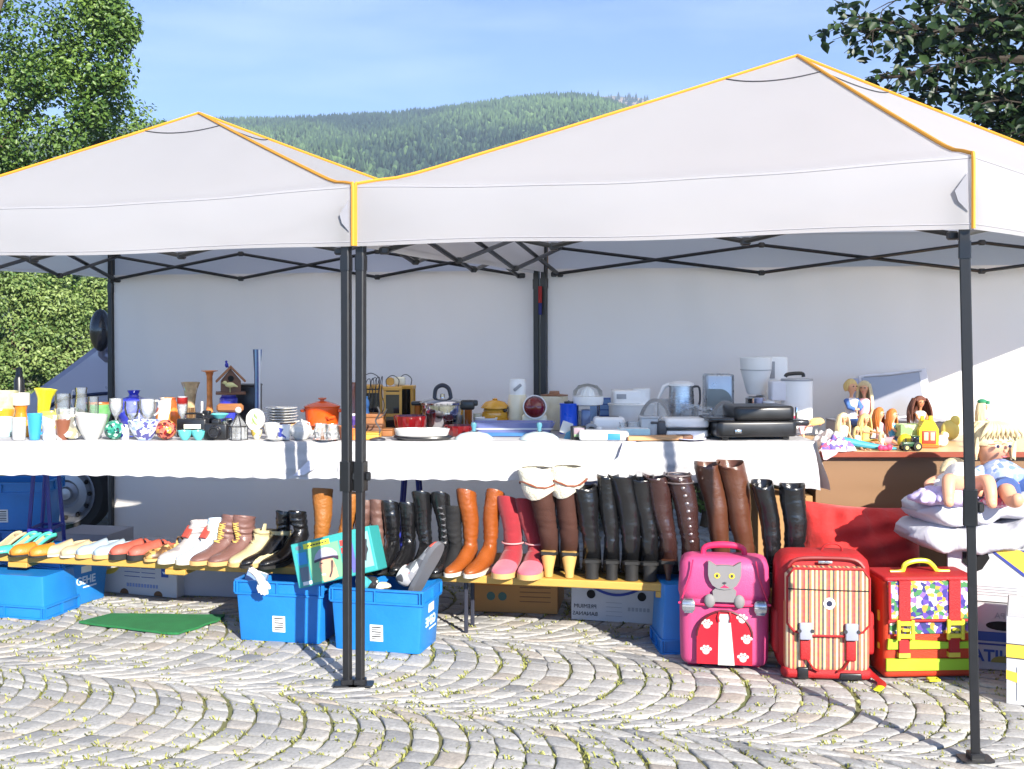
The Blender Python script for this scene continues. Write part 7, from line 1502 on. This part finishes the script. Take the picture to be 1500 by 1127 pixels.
def doll(label, loc, rz, s, hair, dress, pose='sit', hairlen=.9, skin=None, dress_len=.5, arms='down', rot=None, hairvol=1.0, sleeves=None, name='doll', legs_m=None):
    """fashion doll, s = sitting height (seat to crown); hips at the origin, looking towards -y"""
    t = thing(name, label, 'doll', loc, rz, 'fashion dolls on the desk', rot)
    u = s; skin = skin or SKIN
    J = [(0, 0, .05*u, .10*u, .8), (0, .01*u, .22*u, .075*u, .8), (0, .015*u, .40*u, .10*u, .75), (0, .01*u, .55*u, .07*u), (0, .0, .62*u, .035*u), (0, -.01*u, .70*u, .045*u), (0, -.02*u, .80*u, .115*u, 1.05), (0, -.01*u, .91*u, .10*u, 1.05)]
    Lk = [(i, i+1) for i in range(7)]
    def limb(root, pts):
        prev = root
        for p in pts: J.append(p); Lk.append((prev, len(J)-1)); prev = len(J)-1
    for sx in (-1, 1):
        if pose == 'sit': limb(0, [(sx*.07*u, -.04*u, .05*u, .085*u), (sx*.11*u, -.42*u, .12*u, .055*u), (sx*.13*u, -.62*u, .03*u, .045*u), (sx*.13*u, -.80*u, .02*u, .03*u), (sx*.13*u, -.88*u, .05*u, .028*u)])
        elif pose == 'kneel': limb(0, [(sx*.08*u, -.03*u, .04*u, .085*u), (sx*.13*u, -.34*u, .04*u, .055*u), (sx*.16*u, -.10*u, .03*u, .045*u), (sx*.16*u, .06*u, .03*u, .03*u)])
        else: limb(0, [(sx*.07*u, .0, -.08*u, .085*u), (sx*.08*u, -.01*u, -.42*u, .055*u), (sx*.08*u, .01*u, -.62*u, .045*u), (sx*.08*u, .01*u, -.86*u, .028*u), (sx*.08*u, -.07*u, -.9*u, .028*u)])
        if arms == 'down': limb(3, [(sx*.13*u, .01*u, .54*u, .042*u), (sx*.19*u, -.02*u, .36*u, .033*u), (sx*.17*u, -.16*u, .22*u, .026*u), (sx*.16*u, -.22*u, .18*u, .022*u)])
        elif arms == 'fwd': limb(3, [(sx*.13*u, .0, .54*u, .042*u), (sx*.19*u, -.16*u, .42*u, .033*u), (sx*.15*u, -.38*u, .42*u, .026*u), (sx*.14*u, -.48*u, .42*u, .022*u)])
        else: limb(3, [(sx*.13*u, .0, .54*u, .042*u), (sx*.14*u, -.14*u, .40*u, .033*u), (sx*.02*u, -.20*u, .36*u, .026*u), (-sx*.06*u, -.2*u, .37*u, .022*u)])
    body = skin_mesh(J, Lk, 'body', skin, t)
    for sx in (-1, 1): b = MB(); b.ell((sx*.042*u, -.134*u, .845*u), (.020*u, .008*u, .013*u), 10, 6); b.build('eye', EYEW, t)
    b = MB(); b.ell((0, -.136*u, .755*u), (.022*u, .008*u, .009*u), 10, 6); b.build('mouth', LIPS, t)
    b = MB(); b.ell((0, -.146*u, .800*u), (.011*u, .012*u, .013*u), 8, 6); b.build('nose', skin, t)
    hb_ = MB(); hb_.ell((0, .015*u, .885*u), (.132*u*(.6+.4*hairvol), .132*u*(.6+.4*hairvol), .120*u), 18, 12, fn=lambda x, y, z: (x, y if y > -.55 else -.55, max(z, -.2)))
    rr = random.Random(int(abs(loc[0])*997)); 
    for i in range(34):
        a = R(-24+228*i/33); r0 = .118*u*hairvol; L_ = hairlen*u*rr.uniform(.78, 1.05); cx_, sx_ = math.cos(a), math.sin(a)
        pts = []
        for q in range(6):
            f = q/5; rad = r0*(1.0+.42*math.sin(f*2.4)*hairvol+.10*rr.uniform(-1, 1)*f); pts.append((cx_*rad*(1+.1*f), .02*u+sx_*rad, .93*u-L_*f))
        hb_.tube(pts, [.020*u, .026*u, .026*u, .023*u, .017*u, .004*u], 5)
    hb_.build('hair', hair, t, ang=70)
    if dress:
        b = MB(); n = 20
        pr_ = [(.03, .60, .085), (.0, .55, .135), (.0, .42, .118), (.005, .25, .098), (.0, .12, .128), (.0, -.0, .15)]
        b.loft([[(k*u*1.18*math.cos(2*math.pi*i/n), oy*u+k*u*.92*math.sin(2*math.pi*i/n), z*u) for i in range(n)] for oy, z, k in pr_], cap=(0, 0))
        if pose in ('sit', 'kneel') and dress_len > 0: b.loft([[(k*u*math.cos(2*math.pi*i/n)*1.25, oy*u+.0*u, max(.07*u+k*u*.72*math.sin(2*math.pi*i/n), .002)) for i in range(n)] for oy, k in ((.1, .10), (-.02, .16), (-.02-dress_len*.45, .19), (-.05-dress_len*.8, .21+.05*dress_len))], cap=(1, 0))
        elif dress_len > 0: b.loft([[(k*u*math.cos(2*math.pi*i/n)*(1+.06*math.cos(5*2*math.pi*i/n)), k*u*.9*math.sin(2*math.pi*i/n), z*u) for i in range(n)] for z, k in ((.02, .15), (-.2*dress_len, .19), (-.8*dress_len, .26))], cap=(0, 0))
        dr = b.build('dress', dress, t, ang=70)
        if sleeves:
            b = MB()
            for sx in (-1, 1):
                if arms == 'fold': b.tube([(sx*.12*u, 0, .55*u), (sx*.15*u, -.13*u, .41*u), (sx*.05*u, -.19*u, .365*u)], [.062*u, .055*u, .045*u], 10)
                elif arms == 'fwd': b.tube([(sx*.12*u, 0, .55*u), (sx*.19*u, -.15*u, .43*u), (sx*.16*u, -.32*u, .42*u)], [.062*u, .055*u, .045*u], 10)
                else: b.tube([(sx*.12*u, 0, .55*u), (sx*.19*u, -.02*u, .37*u), (sx*.175*u, -.13*u, .25*u)], [.062*u, .052*u, .045*u], 10)
            b.build('sleeves', sleeves, t)
    if legs_m:
        b = MB()
        for sx in (-1, 1):
            b.tube([(sx*.06*u, .03*u, .055*u), (sx*.08*u, -.14*u, .075*u), (sx*.11*u, -.42*u, .122*u), (sx*.13*u, -.62*u, .05*u), (sx*.13*u, -.76*u, .04*u)], [.11*u, .10*u, .072*u, .06*u, .05*u], 10)
        b.build('trousers', legs_m, t)
    return t
DK = lambda px, d, z0=DZ: (X(px, d), d, z0+.001)
DEN = mat('denim', C(70, 106, 170), .8, var=.15, bump=.3, bscale=150); PASTY = mat('pale_yellow_cloth', C(214, 200, 110), .8, var=.1); PASTP = mat('pale_pink_cloth', C(222, 176, 186), .8, var=.1); WHC = mat('white_cotton', C(222, 218, 216), .85, var=.05, bump=.4, bscale=50); MINT = patches('mint_print', [C(206, 214, 190), C(150, 190, 170), C(220, 216, 200)], 60, .8); LILC = mat('lilac_cotton', C(190, 176, 214), .85, var=.06, bump=.4, bscale=30); TEALC = mat('teal_satin', C(60, 150, 176), .4, var=.12)
def ssz(ytop, d, z0=DZ): return Z(ytop, d)-z0
# a carton at the back of the desk raises the screen and the seated dolls
t = thing('box', 'low pale box at the back of the desk carrying the flat screen', 'box', DK(1300, 6.38)); b = MB(); b.box((0, 0, .045), (.62, .22, .09), .004); b.build('carton', GBOX, t); b = MB(); b.box((0, 0, .093), (.625, .225, .006), .002); b.build('lid', GBOX, t)
dM = 6.40
t = thing('flat_screen', 'grey flat screen in a white frame leaning at the back of the desk', 'screen', (X(1316, dM), dM, DZ+.098), rot=(-5, -6.5, -9))
w, h = U(98, dM), .262; b = MB(); b.rbox((0, .02, h/2), (w, .035, h), .008, .008); b.build('frame', mat('screen_white', C(206, 206, 212), .35), t); b = MB(); b.box((-.012, .0005, h*.5), (w*.84, .006, h*.88)); b.build('panel', mat('screen_grey', C(150, 150, 154), .22, .2, .06, 3), t)
b = MB(); b.rbox((-w*.57, .01, h*.47), (.05, .05, h*.94), .006); b.build('side_box', mat('screen_lilac', C(150, 156, 182), .4), t)
for z_ in (.3, .45, .6): b = MB(); b.box((-w*.57, -.017, h*z_), (.012, .004, .02), .002); b.build('button', GREYP, t)
b = MB(); b.tube([(-w*.42, -.004, h*.95), (0, -.006, h*.93), (w*.42, -.004, h*.95)], .003, 5); b.build('frame_line', GREYP, t)
# dolls
doll('blond male doll in a blue denim jacket sitting high at the back left', (X(1247, 6.2), 6.2, DZ+.075), 20, ssz(555, 6.2, DZ+.075), BLOND, WHC, hairlen=.2, hairvol=.8, arms='fold', sleeves=DEN, dress_len=0, legs_m=DEN)
t = thing('box', 'small pale cardboard box the denim doll sits on', 'box', DK(1256, 6.2)); b = MB(); b.box((0, 0, .036), (.15, .12, .072), .003); b.build('carton', GBOX, t); b = MB(); b.box((0, 0, .0735), (.153, .123, .003)); b.build('lid', GBOX, t)
doll('pale blond doll leaning behind the denim doll against the screen', (X(1267, 6.26), 6.27, DZ+.075), -30, ssz(558, 6.26, DZ+.075), PALEB, PASTP, hairlen=.75, dress_len=.2)
doll('long-haired blond doll in white beside the heap of clothes', DK(1236, 5.95), 30, ssz(605, 5.95), PALEB, WHC, hairlen=.8, hairvol=1.25); doll('blond doll in pale yellow, third from the left in the front row', DK(1268, 5.92), 25, ssz(606, 5.92), BLOND, PASTY, hairlen=.7, hairvol=1.2, arms='fwd')
doll('ginger doll in pale pink seen from the side', DK(1289, 5.98), 48, ssz(597, 5.98), GINGER, PASTP, hairlen=.55); doll('ginger blond doll in white and blue next to the ginger one', DK(1308, 5.95), 44, ssz(599, 5.95), GINGER, patches('blue_white_dress', [C(216, 216, 220), C(70, 150, 190), C(214, 206, 206)], 26, .8), hairlen=.6, arms='fold')
doll('small doll in a mint print dress at the front of the desk', DK(1256, 5.76), 15, ssz(625, 5.76), BLOND, MINT, hairlen=.6); doll('small pale blond doll lying low at the front edge near the pink bow', DK(1292, 5.76), 40, ssz(632, 5.76), PALEB, PASTP, hairlen=.6, dress_len=.3)
doll('tan doll with very full brown hair in front of the screen', (X(1348, 6.1), 6.1, DZ+.045), 10, ssz(580, 6.1, DZ+.045), BRUN, WHC, hairlen=.75, hairvol=1.55, skin=SKINT, arms='fold', dress_len=.1)
t = doll('silver blond doll with a green cap at the right, arms stretched forward', (X(1440, 6.0), 6.0, DZ+.03), 70, ssz(587, 6.0, DZ+.03), PALEB, mat('violet_cloth', C(132, 92, 170), .6), hairlen=.7, skin=SKINT, arms='fwd', dress_len=.35)
b = MB(); u = ssz(587, 6.0, DZ+.03); b.ell((0, .02*u, .97*u), (.13*u, .13*u, .075*u), 16, 8); b.rbox((0, -.12*u, .95*u), (.16*u, .10*u, .02*u), .01); b.build('cap', mat('green_felt_cap', C(36, 120, 84), .8), t)
doll('blond doll lying on its back behind the kettle by the grill', (X(1168, 5.88), 5.86, TZ+.045), 0, .13, BLOND, PASTP, hairlen=.5, rot=(78, 0, 78), dress_len=.3); b = MB(); b.ell((0, 0, 0), (.018, .012, .012), 10, 6); b.ell((.024, 0, .004), (.014, .012, .014), 10, 6); b.ell((-.022, 0, .004), (.014, .012, .014), 10, 6); solo(b, 'bow', mat('hot_pink', C(206, 52, 96), .6), 'hot pink ribbon bow in front of the white kettle', 'bow', (X(1157, 5.80), 5.79, TZ+.088))
# heap of doll clothes, teal trousers
def heap(w, d, h, seed, n=30):
    r_ = random.Random(seed); ph = [r_.uniform(0, 6.28) for _ in range(12)]
    def fn(u, v):
        a, c_ = 2*u-1, 2*v-1; rr_ = math.hypot(a, c_); q = max(1-rr_**2.6, 0)**.5
        an = math.atan2(c_, a); ed = 1+.16*math.sin(an*3+ph[0])+.10*math.sin(an*5+ph[1])
        z = h*q*(1+.22*math.sin(a*6+ph[2]+c_*3)+.18*math.sin(c_*9+ph[3]-a*4)+.12*math.sin((a+c_)*13+ph[4]))
        m_ = max(abs(a), abs(c_)) or 1; k = m_/max(rr_, 1e-3) if rr_ > 0 else 1
        return (a*k*w/2*ed, c_*k*d/2*ed, max(z, 0)+.003)
    b = MB(); b.grid(fn, n, n); b.grid(lambda u, v: (fn(u, 1-v)[0], fn(u, 1-v)[1], .001), n, n); return b
solo(heap(.18, .30, .062, 4), 'doll_clothes', WHC, 'heap of white doll clothes at the left end of the desk', 'clothes', DK(1216, 5.86)); b = heap(.16, .18, .05, 9); solo(b, 'doll_clothes', patches('floral', [C(222, 214, 216), C(216, 206, 210), C(200, 90, 120), C(220, 214, 214), C(110, 96, 170)], 46, .85), 'white floral doll dress hanging at the desk corner', 'clothes', DK(1224, 5.68))
b = MB(); b.loft([[(X(1203, 5.595), 5.596, DZ+.012), (X(1222, 5.595), 5.596, DZ+.012), (X(1228, 5.6), 5.596, DZ+.008)], [(X(1203, 5.595), 5.588, DZ+.004), (X(1220, 5.595), 5.586, DZ-.004), (X(1226, 5.6), 5.588, DZ+.001)], [(X(1206, 5.595), 5.590, DZ-.035), (X(1210, 5.595), 5.588, DZ-.036), (X(1224, 5.6), 5.590, DZ-.010)]]); solo(b, 'doll_clothes', PASTP, 'pale pink scrap of doll clothing over the desk edge', 'clothes')
b = MB(); b.tube([(0, 0, .045), (.07, -.01, .036), (.15, -.03, .022), (.25, -.05, .010), (.29, -.055, .008)], [.026, .030, .024, .014, .006], 10, flat=.7); solo(b, 'doll_trousers', TEALC, 'teal blue doll trousers lying along the front of the desk', 'clothes', DK(1222, 5.74))
b = MB(); b.ell((0, 0, .012), (.02, .012, .012), 10, 6); b.ell((.022, 0, .016), (.016, .012, .016), 10, 6); b.ell((-.02, 0, .014), (.014, .012, .014), 10, 6); solo(b, 'bow', mat('hot_pink', C(206, 52, 96), .6), 'hot pink bow lying at the front edge of the desk', 'bow', DK(1296, 5.66))
# toys
t = thing('game_box', 'pale green printed game box lying behind the yellow ball', 'box', DK(1331, 5.92), 4); b = MB(); b.box((0, 0, .055), (U(36, 5.92), .10, .108), .002); b.build('carton', patches('green_print', [C(150, 176, 110), C(180, 200, 140), C(120, 150, 96), C(196, 206, 170)], 30, .5), t); b = MB(); b.box((0, -.001, .024), (U(36.4, 5.92), .1005, .045)); b.build('lower_edge', mat('slate_edge', C(90, 110, 130), .5), t)
b = MB(); b.ell((0, 0, .038), (.038, .038, .038), 22, 14); t = solo(b, 'toy_ball', mat('yellow_toy', C(214, 190, 40), .35), 'small yellow ball in front of the green game box', 'ball', DK(1326, 5.74))
t = thing('toy_house', 'yellow toy house with a red windowed front and pitched roof', 'toy house', DK(1357, 5.86), -4); b = MB(); b.prism([(-.045, 0), (.05, 0), (.05, .09), (.025, .135), (-.02, .135), (-.045, .09)], -.04, .04); b.build('wall', MATS['yellow_toy'], t); b = MB(); b.rbox((.002, -.041, .05), (.07, .006, .065), .008, .002); fr_ = b.build('front', mat('toy_red', C(160, 60, 40), .4), t)
for s in (-1, 1): b = MB(); b.rbox((.002+s*.016, -.045, .055), (.022, .005, .04), .004, .001); b.build('window', mat('toy_cream', C(206, 190, 150), .4), fr_)
b = MB(); b.box((-.02, -.06, .008), (.12, .04, .014), .003); b.build('doorstep', mat('toy_orange', C(200, 96, 36), .4), t)
for s in (-.02, .02): b = MB(); b.lathe([(0, .13), (.012, .13), (.01, .155), (0, .155)], 12, c=(s, 0, 0)); b.build('chimney', MATS['yellow_toy'], t)
t = thing('toy_tractor', 'tiny green toy tractor with pale yellow wheel hubs at the desk edge', 'toy tractor', DK(1334, 5.66), 8); GRT = mat('tractor_green', C(36, 74, 46), .3, coat=.3); b = MB(); b.rbox((-.005, 0, .032), (.085, .03, .024), .006); b.build('hull', GRT, t); b = MB(); b.rbox((.022, 0, .054), (.034, .03, .03), .005); b.build('cab', DARKG, t); b = MB(); b.box((.022, 0, .071), (.04, .034, .004), .001); b.build('roof', GRT, t); b = MB(); b.tube([(-.025, 0, .04), (-.025, 0, .062)], .003, 6); b.build('exhaust', BLACKP, t)
for x_, r_ in ((-.032, .017), (.026, .022)):
    for s in (-1, 1): b = MB(); b.at((x_, s*.02, r_), (90, 0, 0)); b.lathe([(0, -.007), (r_*.7, -.007), (r_, -.005), (r_, .005), (r_*.7, .007), (0, .007)], 18); wh = b.build('wheel', RUB, t); b = MB(); b.at((x_, s*.02, r_), (90, 0, 0)); b.lathe([(0, -.009), (r_*.5, -.009), (r_*.5, .009), (0, .009)], 14); b.build('hub', mat('hub_yellow', C(206, 196, 120), .4), wh)
for px, d, z0, sz, m_, lab in ((1392, 6.2, .03, (.10, .07, .09), PASTY, 'pale yellow soft toy bundle behind the dolls right of the brown-haired doll'), (1452, 5.7, .0, (.07, .06, .075), patches('yellow_check', [C(214, 170, 40), C(190, 110, 40), C(220, 196, 80)], 40, .7), 'yellow and orange knitted soft toy behind the baby doll'), (1380, 5.86, 0, (.06, .05, .05), WHC, 'small white cloth ball right of the toy house')):
    r_ = random.Random(px); b = MB(); b.ell((0, 0, sz[2]*.6), (sz[0]*.5, sz[1]*.5, sz[2]*.6), 16, 10); b.ell((sz[0]*.25, -sz[1]*.1, sz[2]*1.15), (sz[0]*.28, sz[1]*.3, sz[2]*.32), 14, 8); b.ell((-sz[0]*.4, -sz[1]*.3, sz[2]*.35), (sz[0]*.22, sz[1]*.25, sz[2]*.22), 12, 8); solo(b, 'soft_toy', m_, lab, 'soft toy', DK(px, d, DZ+z0-.001 if False else DZ))
# two baby dolls and baby clothes lying on the duvets, cut by the right edge
DT = .745
def limb(root, pts):
    prev = root
    for p in pts: J.append(p); Lk.append((prev, len(J)-1)); prev = len(J)-1
BSK = mat('baby_skin', C(214, 156, 124), .5, var=.04)
bd = thing('baby_doll', 'large blond baby doll in a blue shirt reclining on the duvets, right edge', 'doll', (X(1474, 5.1), 5.10, DT-.035), 10)
J = [(0, -.05, .05, .075, .8), (0, .03, .075, .075, .8), (0, .09, .10, .062), (0, .125, .14, .035), (0, .125, .175, .05), (0, .105, .222, .082, 1.0), (0, .11, .257, .078, 1.0)]; Lk = [(i, i+1) for i in range(6)]
for sx in (-1, 1):
    limb(0, [(sx*.06, -.08, .045, .05), (sx*.11, -.17, .07, .038), (sx*.13, -.24, .035, .033), (sx*.135, -.285, .035, .030), (sx*.14, -.30, .075, .024)])
    limb(2, [(sx*.085, .08, .10, .036), (sx*.15, .02, .065, .031), (sx*.17, -.06, .05, .026), (sx*.17, -.09, .05, .023)])
skin_mesh(J, Lk, 'body', BSK, bd)
oy, oz = .09, -.093
for sx in (-1, 1):
    b = MB(); b.ell((sx*.030, oy-.068, oz+.330), (.011, .007, .008), 14, 8); b.build('eye', mat('eye_white', C(222, 220, 216), .2), bd); b = MB(); b.ell((sx*.029, oy-.0745, oz+.329), (.0075, .005, .0078), 12, 8); b.build('iris', mat('iris_dark', C(36, 44, 70), .1), bd)
    b = MB(); b.tube([(sx*.014, oy-.076, oz+.349), (sx*.03, oy-.076, oz+.354), (sx*.044, oy-.066, oz+.349)], .0022, 5); b.build('eyebrow', mat('brow', C(176, 130, 80), .7), bd)
b = MB(); b.ell((0, oy-.082, oz+.308), (.009, .011, .009), 12, 8); b.build('nose', BSK, bd); b = MB(); b.ell((0, oy-.075, oz+.284), (.015, .006, .005), 12, 6); b.build('mouth', LIPS, bd)
hb_ = MB(); hb_.ell((0, oy+.028, oz+.350), (.098, .092, .078), 22, 12, fn=lambda x, y, z: (x, max(y, -.70), max(z, -.3))); rr = random.Random(5)
for i in range(80):
    a = R(-26+232*i/79); r0 = .093; cx_, sx_ = math.cos(a), math.sin(a); L_ = rr.uniform(.13, .17)
    hb_.tube([(cx_*r0*(.6+.45*min(q/2, 1))*(1+.10*math.sin(q+i)), oy+.03+sx_*r0*(.6+.45*min(q/2, 1)), oz+.425-L_*(q/5)**1.2) for q in range(6)], [.007, .009, .0095, .009, .007, .002], 5)
for i in range(9): f = (i-4)/4; hb_.tube([(f*.02, oy-.0, oz+.428), (f*.06, oy-.048, oz+.413), (f*.088, oy-.064, oz+.392), (f*.102, oy-.050, oz+.362)], [.010, .012, .010, .003], 6)
hb_.build('hair', PALEB, bd, ang=70)
BSH = patches('blue_shirt', [C(170, 186, 216), C(146, 166, 208), C(196, 202, 220), C(118, 142, 192)], 42, .85)
b = MB(); b.tube([(0, -.07, .05), (0, -.02, .068), (0, .04, .088), (0, .09, .112), (0, .122, .135)], [.085, .094, .092, .078, .040], 20); b.build('shirt', BSH, bd, ang=70); b = MB()
for sx in (-1, 1): b.tube([(sx*.06, .085, .105), (sx*.12, .045, .085), (sx*.155, -.01, .06)], [.045, .042, .038], 12)
b.build('sleeves', BSH, bd); b = MB()
for sx in (-1, 1): b.tube([(sx*.04, -.055, .05), (sx*.075, -.11, .06), (sx*.11, -.17, .072)], [.066, .060, .050], 12)
b.build('shorts', mat('denim_dark', C(64, 90, 146), .8, var=.15), bd)
def rumple(w, d, h, seed, n=13):
    """crumpled clothes: overlapping soft folds"""
    r_ = random.Random(seed); b = MB()
    for i in range(n):
        a = r_.uniform(0, 6.28); q = r_.uniform(0, 1)**.6; L_ = r_.uniform(.28, .5); x_, y_ = q*w*.32*math.cos(a), q*d*.32*math.sin(a); z_ = h*(.25+.6*(1-q)*r_.uniform(.5, 1)); an = r_.uniform(0, 3.14); pts = []
        for k in range(6):
            t = k/5-.5; pts.append((x_+math.cos(an)*t*w*L_+r_.uniform(-.012, .012), y_+math.sin(an)*t*d*L_+r_.uniform(-.012, .012), max(z_*(1-1.6*t*t)+r_.uniform(-.006, .006), .008)))
        rad = h*r_.uniform(.22, .38); b.tube(pts, [rad*.35, rad, rad*1.15, rad*1.05, rad, rad*.4], 10, flat=r_.uniform(.55, 1.1))
    b.ell((0, 0, h*.25), (w*.40, d*.40, h*.45), 24, 10, fn=lambda x, y, z: (x*(1+.12*math.sin(7*y+seed)), y*(1+.12*math.sin(6*x)), z*(1+.25*math.sin(5*x+seed)*math.cos(6*y))))
    return b
solo(rumple(.36, .24, .085, 21, 18), 'baby_clothes', LILC, 'crumpled lilac baby clothes hanging over the left end of the duvets', 'clothes', (X(1384, 5.0), 5.02, DT-.03), ang=80); solo(rumple(.22, .2, .10, 33), 'baby_clothes', WHC, 'white baby romper crumpled on top of the lilac clothes', 'clothes', (X(1392, 5.1), 5.13, DT-.01), ang=80)
solo(rumple(.15, .12, .05, 14, 9), 'baby_clothes', patches('pink_dots', [C(206, 110, 140), C(222, 190, 200), C(196, 90, 124)], 70, .85), 'pink dotted baby dress at the feet of the blond baby doll', 'clothes', (X(1462, 4.93), 4.94, DT-.03), ang=80)
bd2 = thing('baby_doll', 'second baby doll lying flat in white, its bare legs towards us', 'doll', (X(1418, 5.0), 5.05, DT+.0), -12)
J = [(0, -.02, .05, .055, .8), (0, .07, .05, .058, .8), (0, .13, .05, .045), (0, .16, .055, .03), (0, .22, .065, .06)]; Lk = [(i, i+1) for i in range(4)]
for sx in (-1, 1):
    limb(0, [(sx*.045, -.05, .05, .040), (sx*.08, -.12, .08, .032), (sx*.085, -.155, .02, .027), (sx*.085, -.16, -.015, .023), (sx*.087, -.19, -.022, .020)])
    limb(2, [(sx*.06, .12, .05, .03), (sx*.12, .06, .04, .026), (sx*.15, .01, .03, .022)])
n = 22; skin_mesh(J, Lk, 'body', BSK, bd2)
b = MB(); b.tube([(0, -.045, .05), (0, 0, .055), (0, .08, .058), (0, .135, .055), (0, .15, .055)], [.065, .076, .074, .062, .04], 18); b.build('romper', WHC, bd2, ang=70)
b = MB(); b.ell((0, .235, .068), (.066, .060, .066), 16, 10, fn=lambda x, y, z: (x, max(y, -.5), z)); b.build('hair', PALEB, bd2)
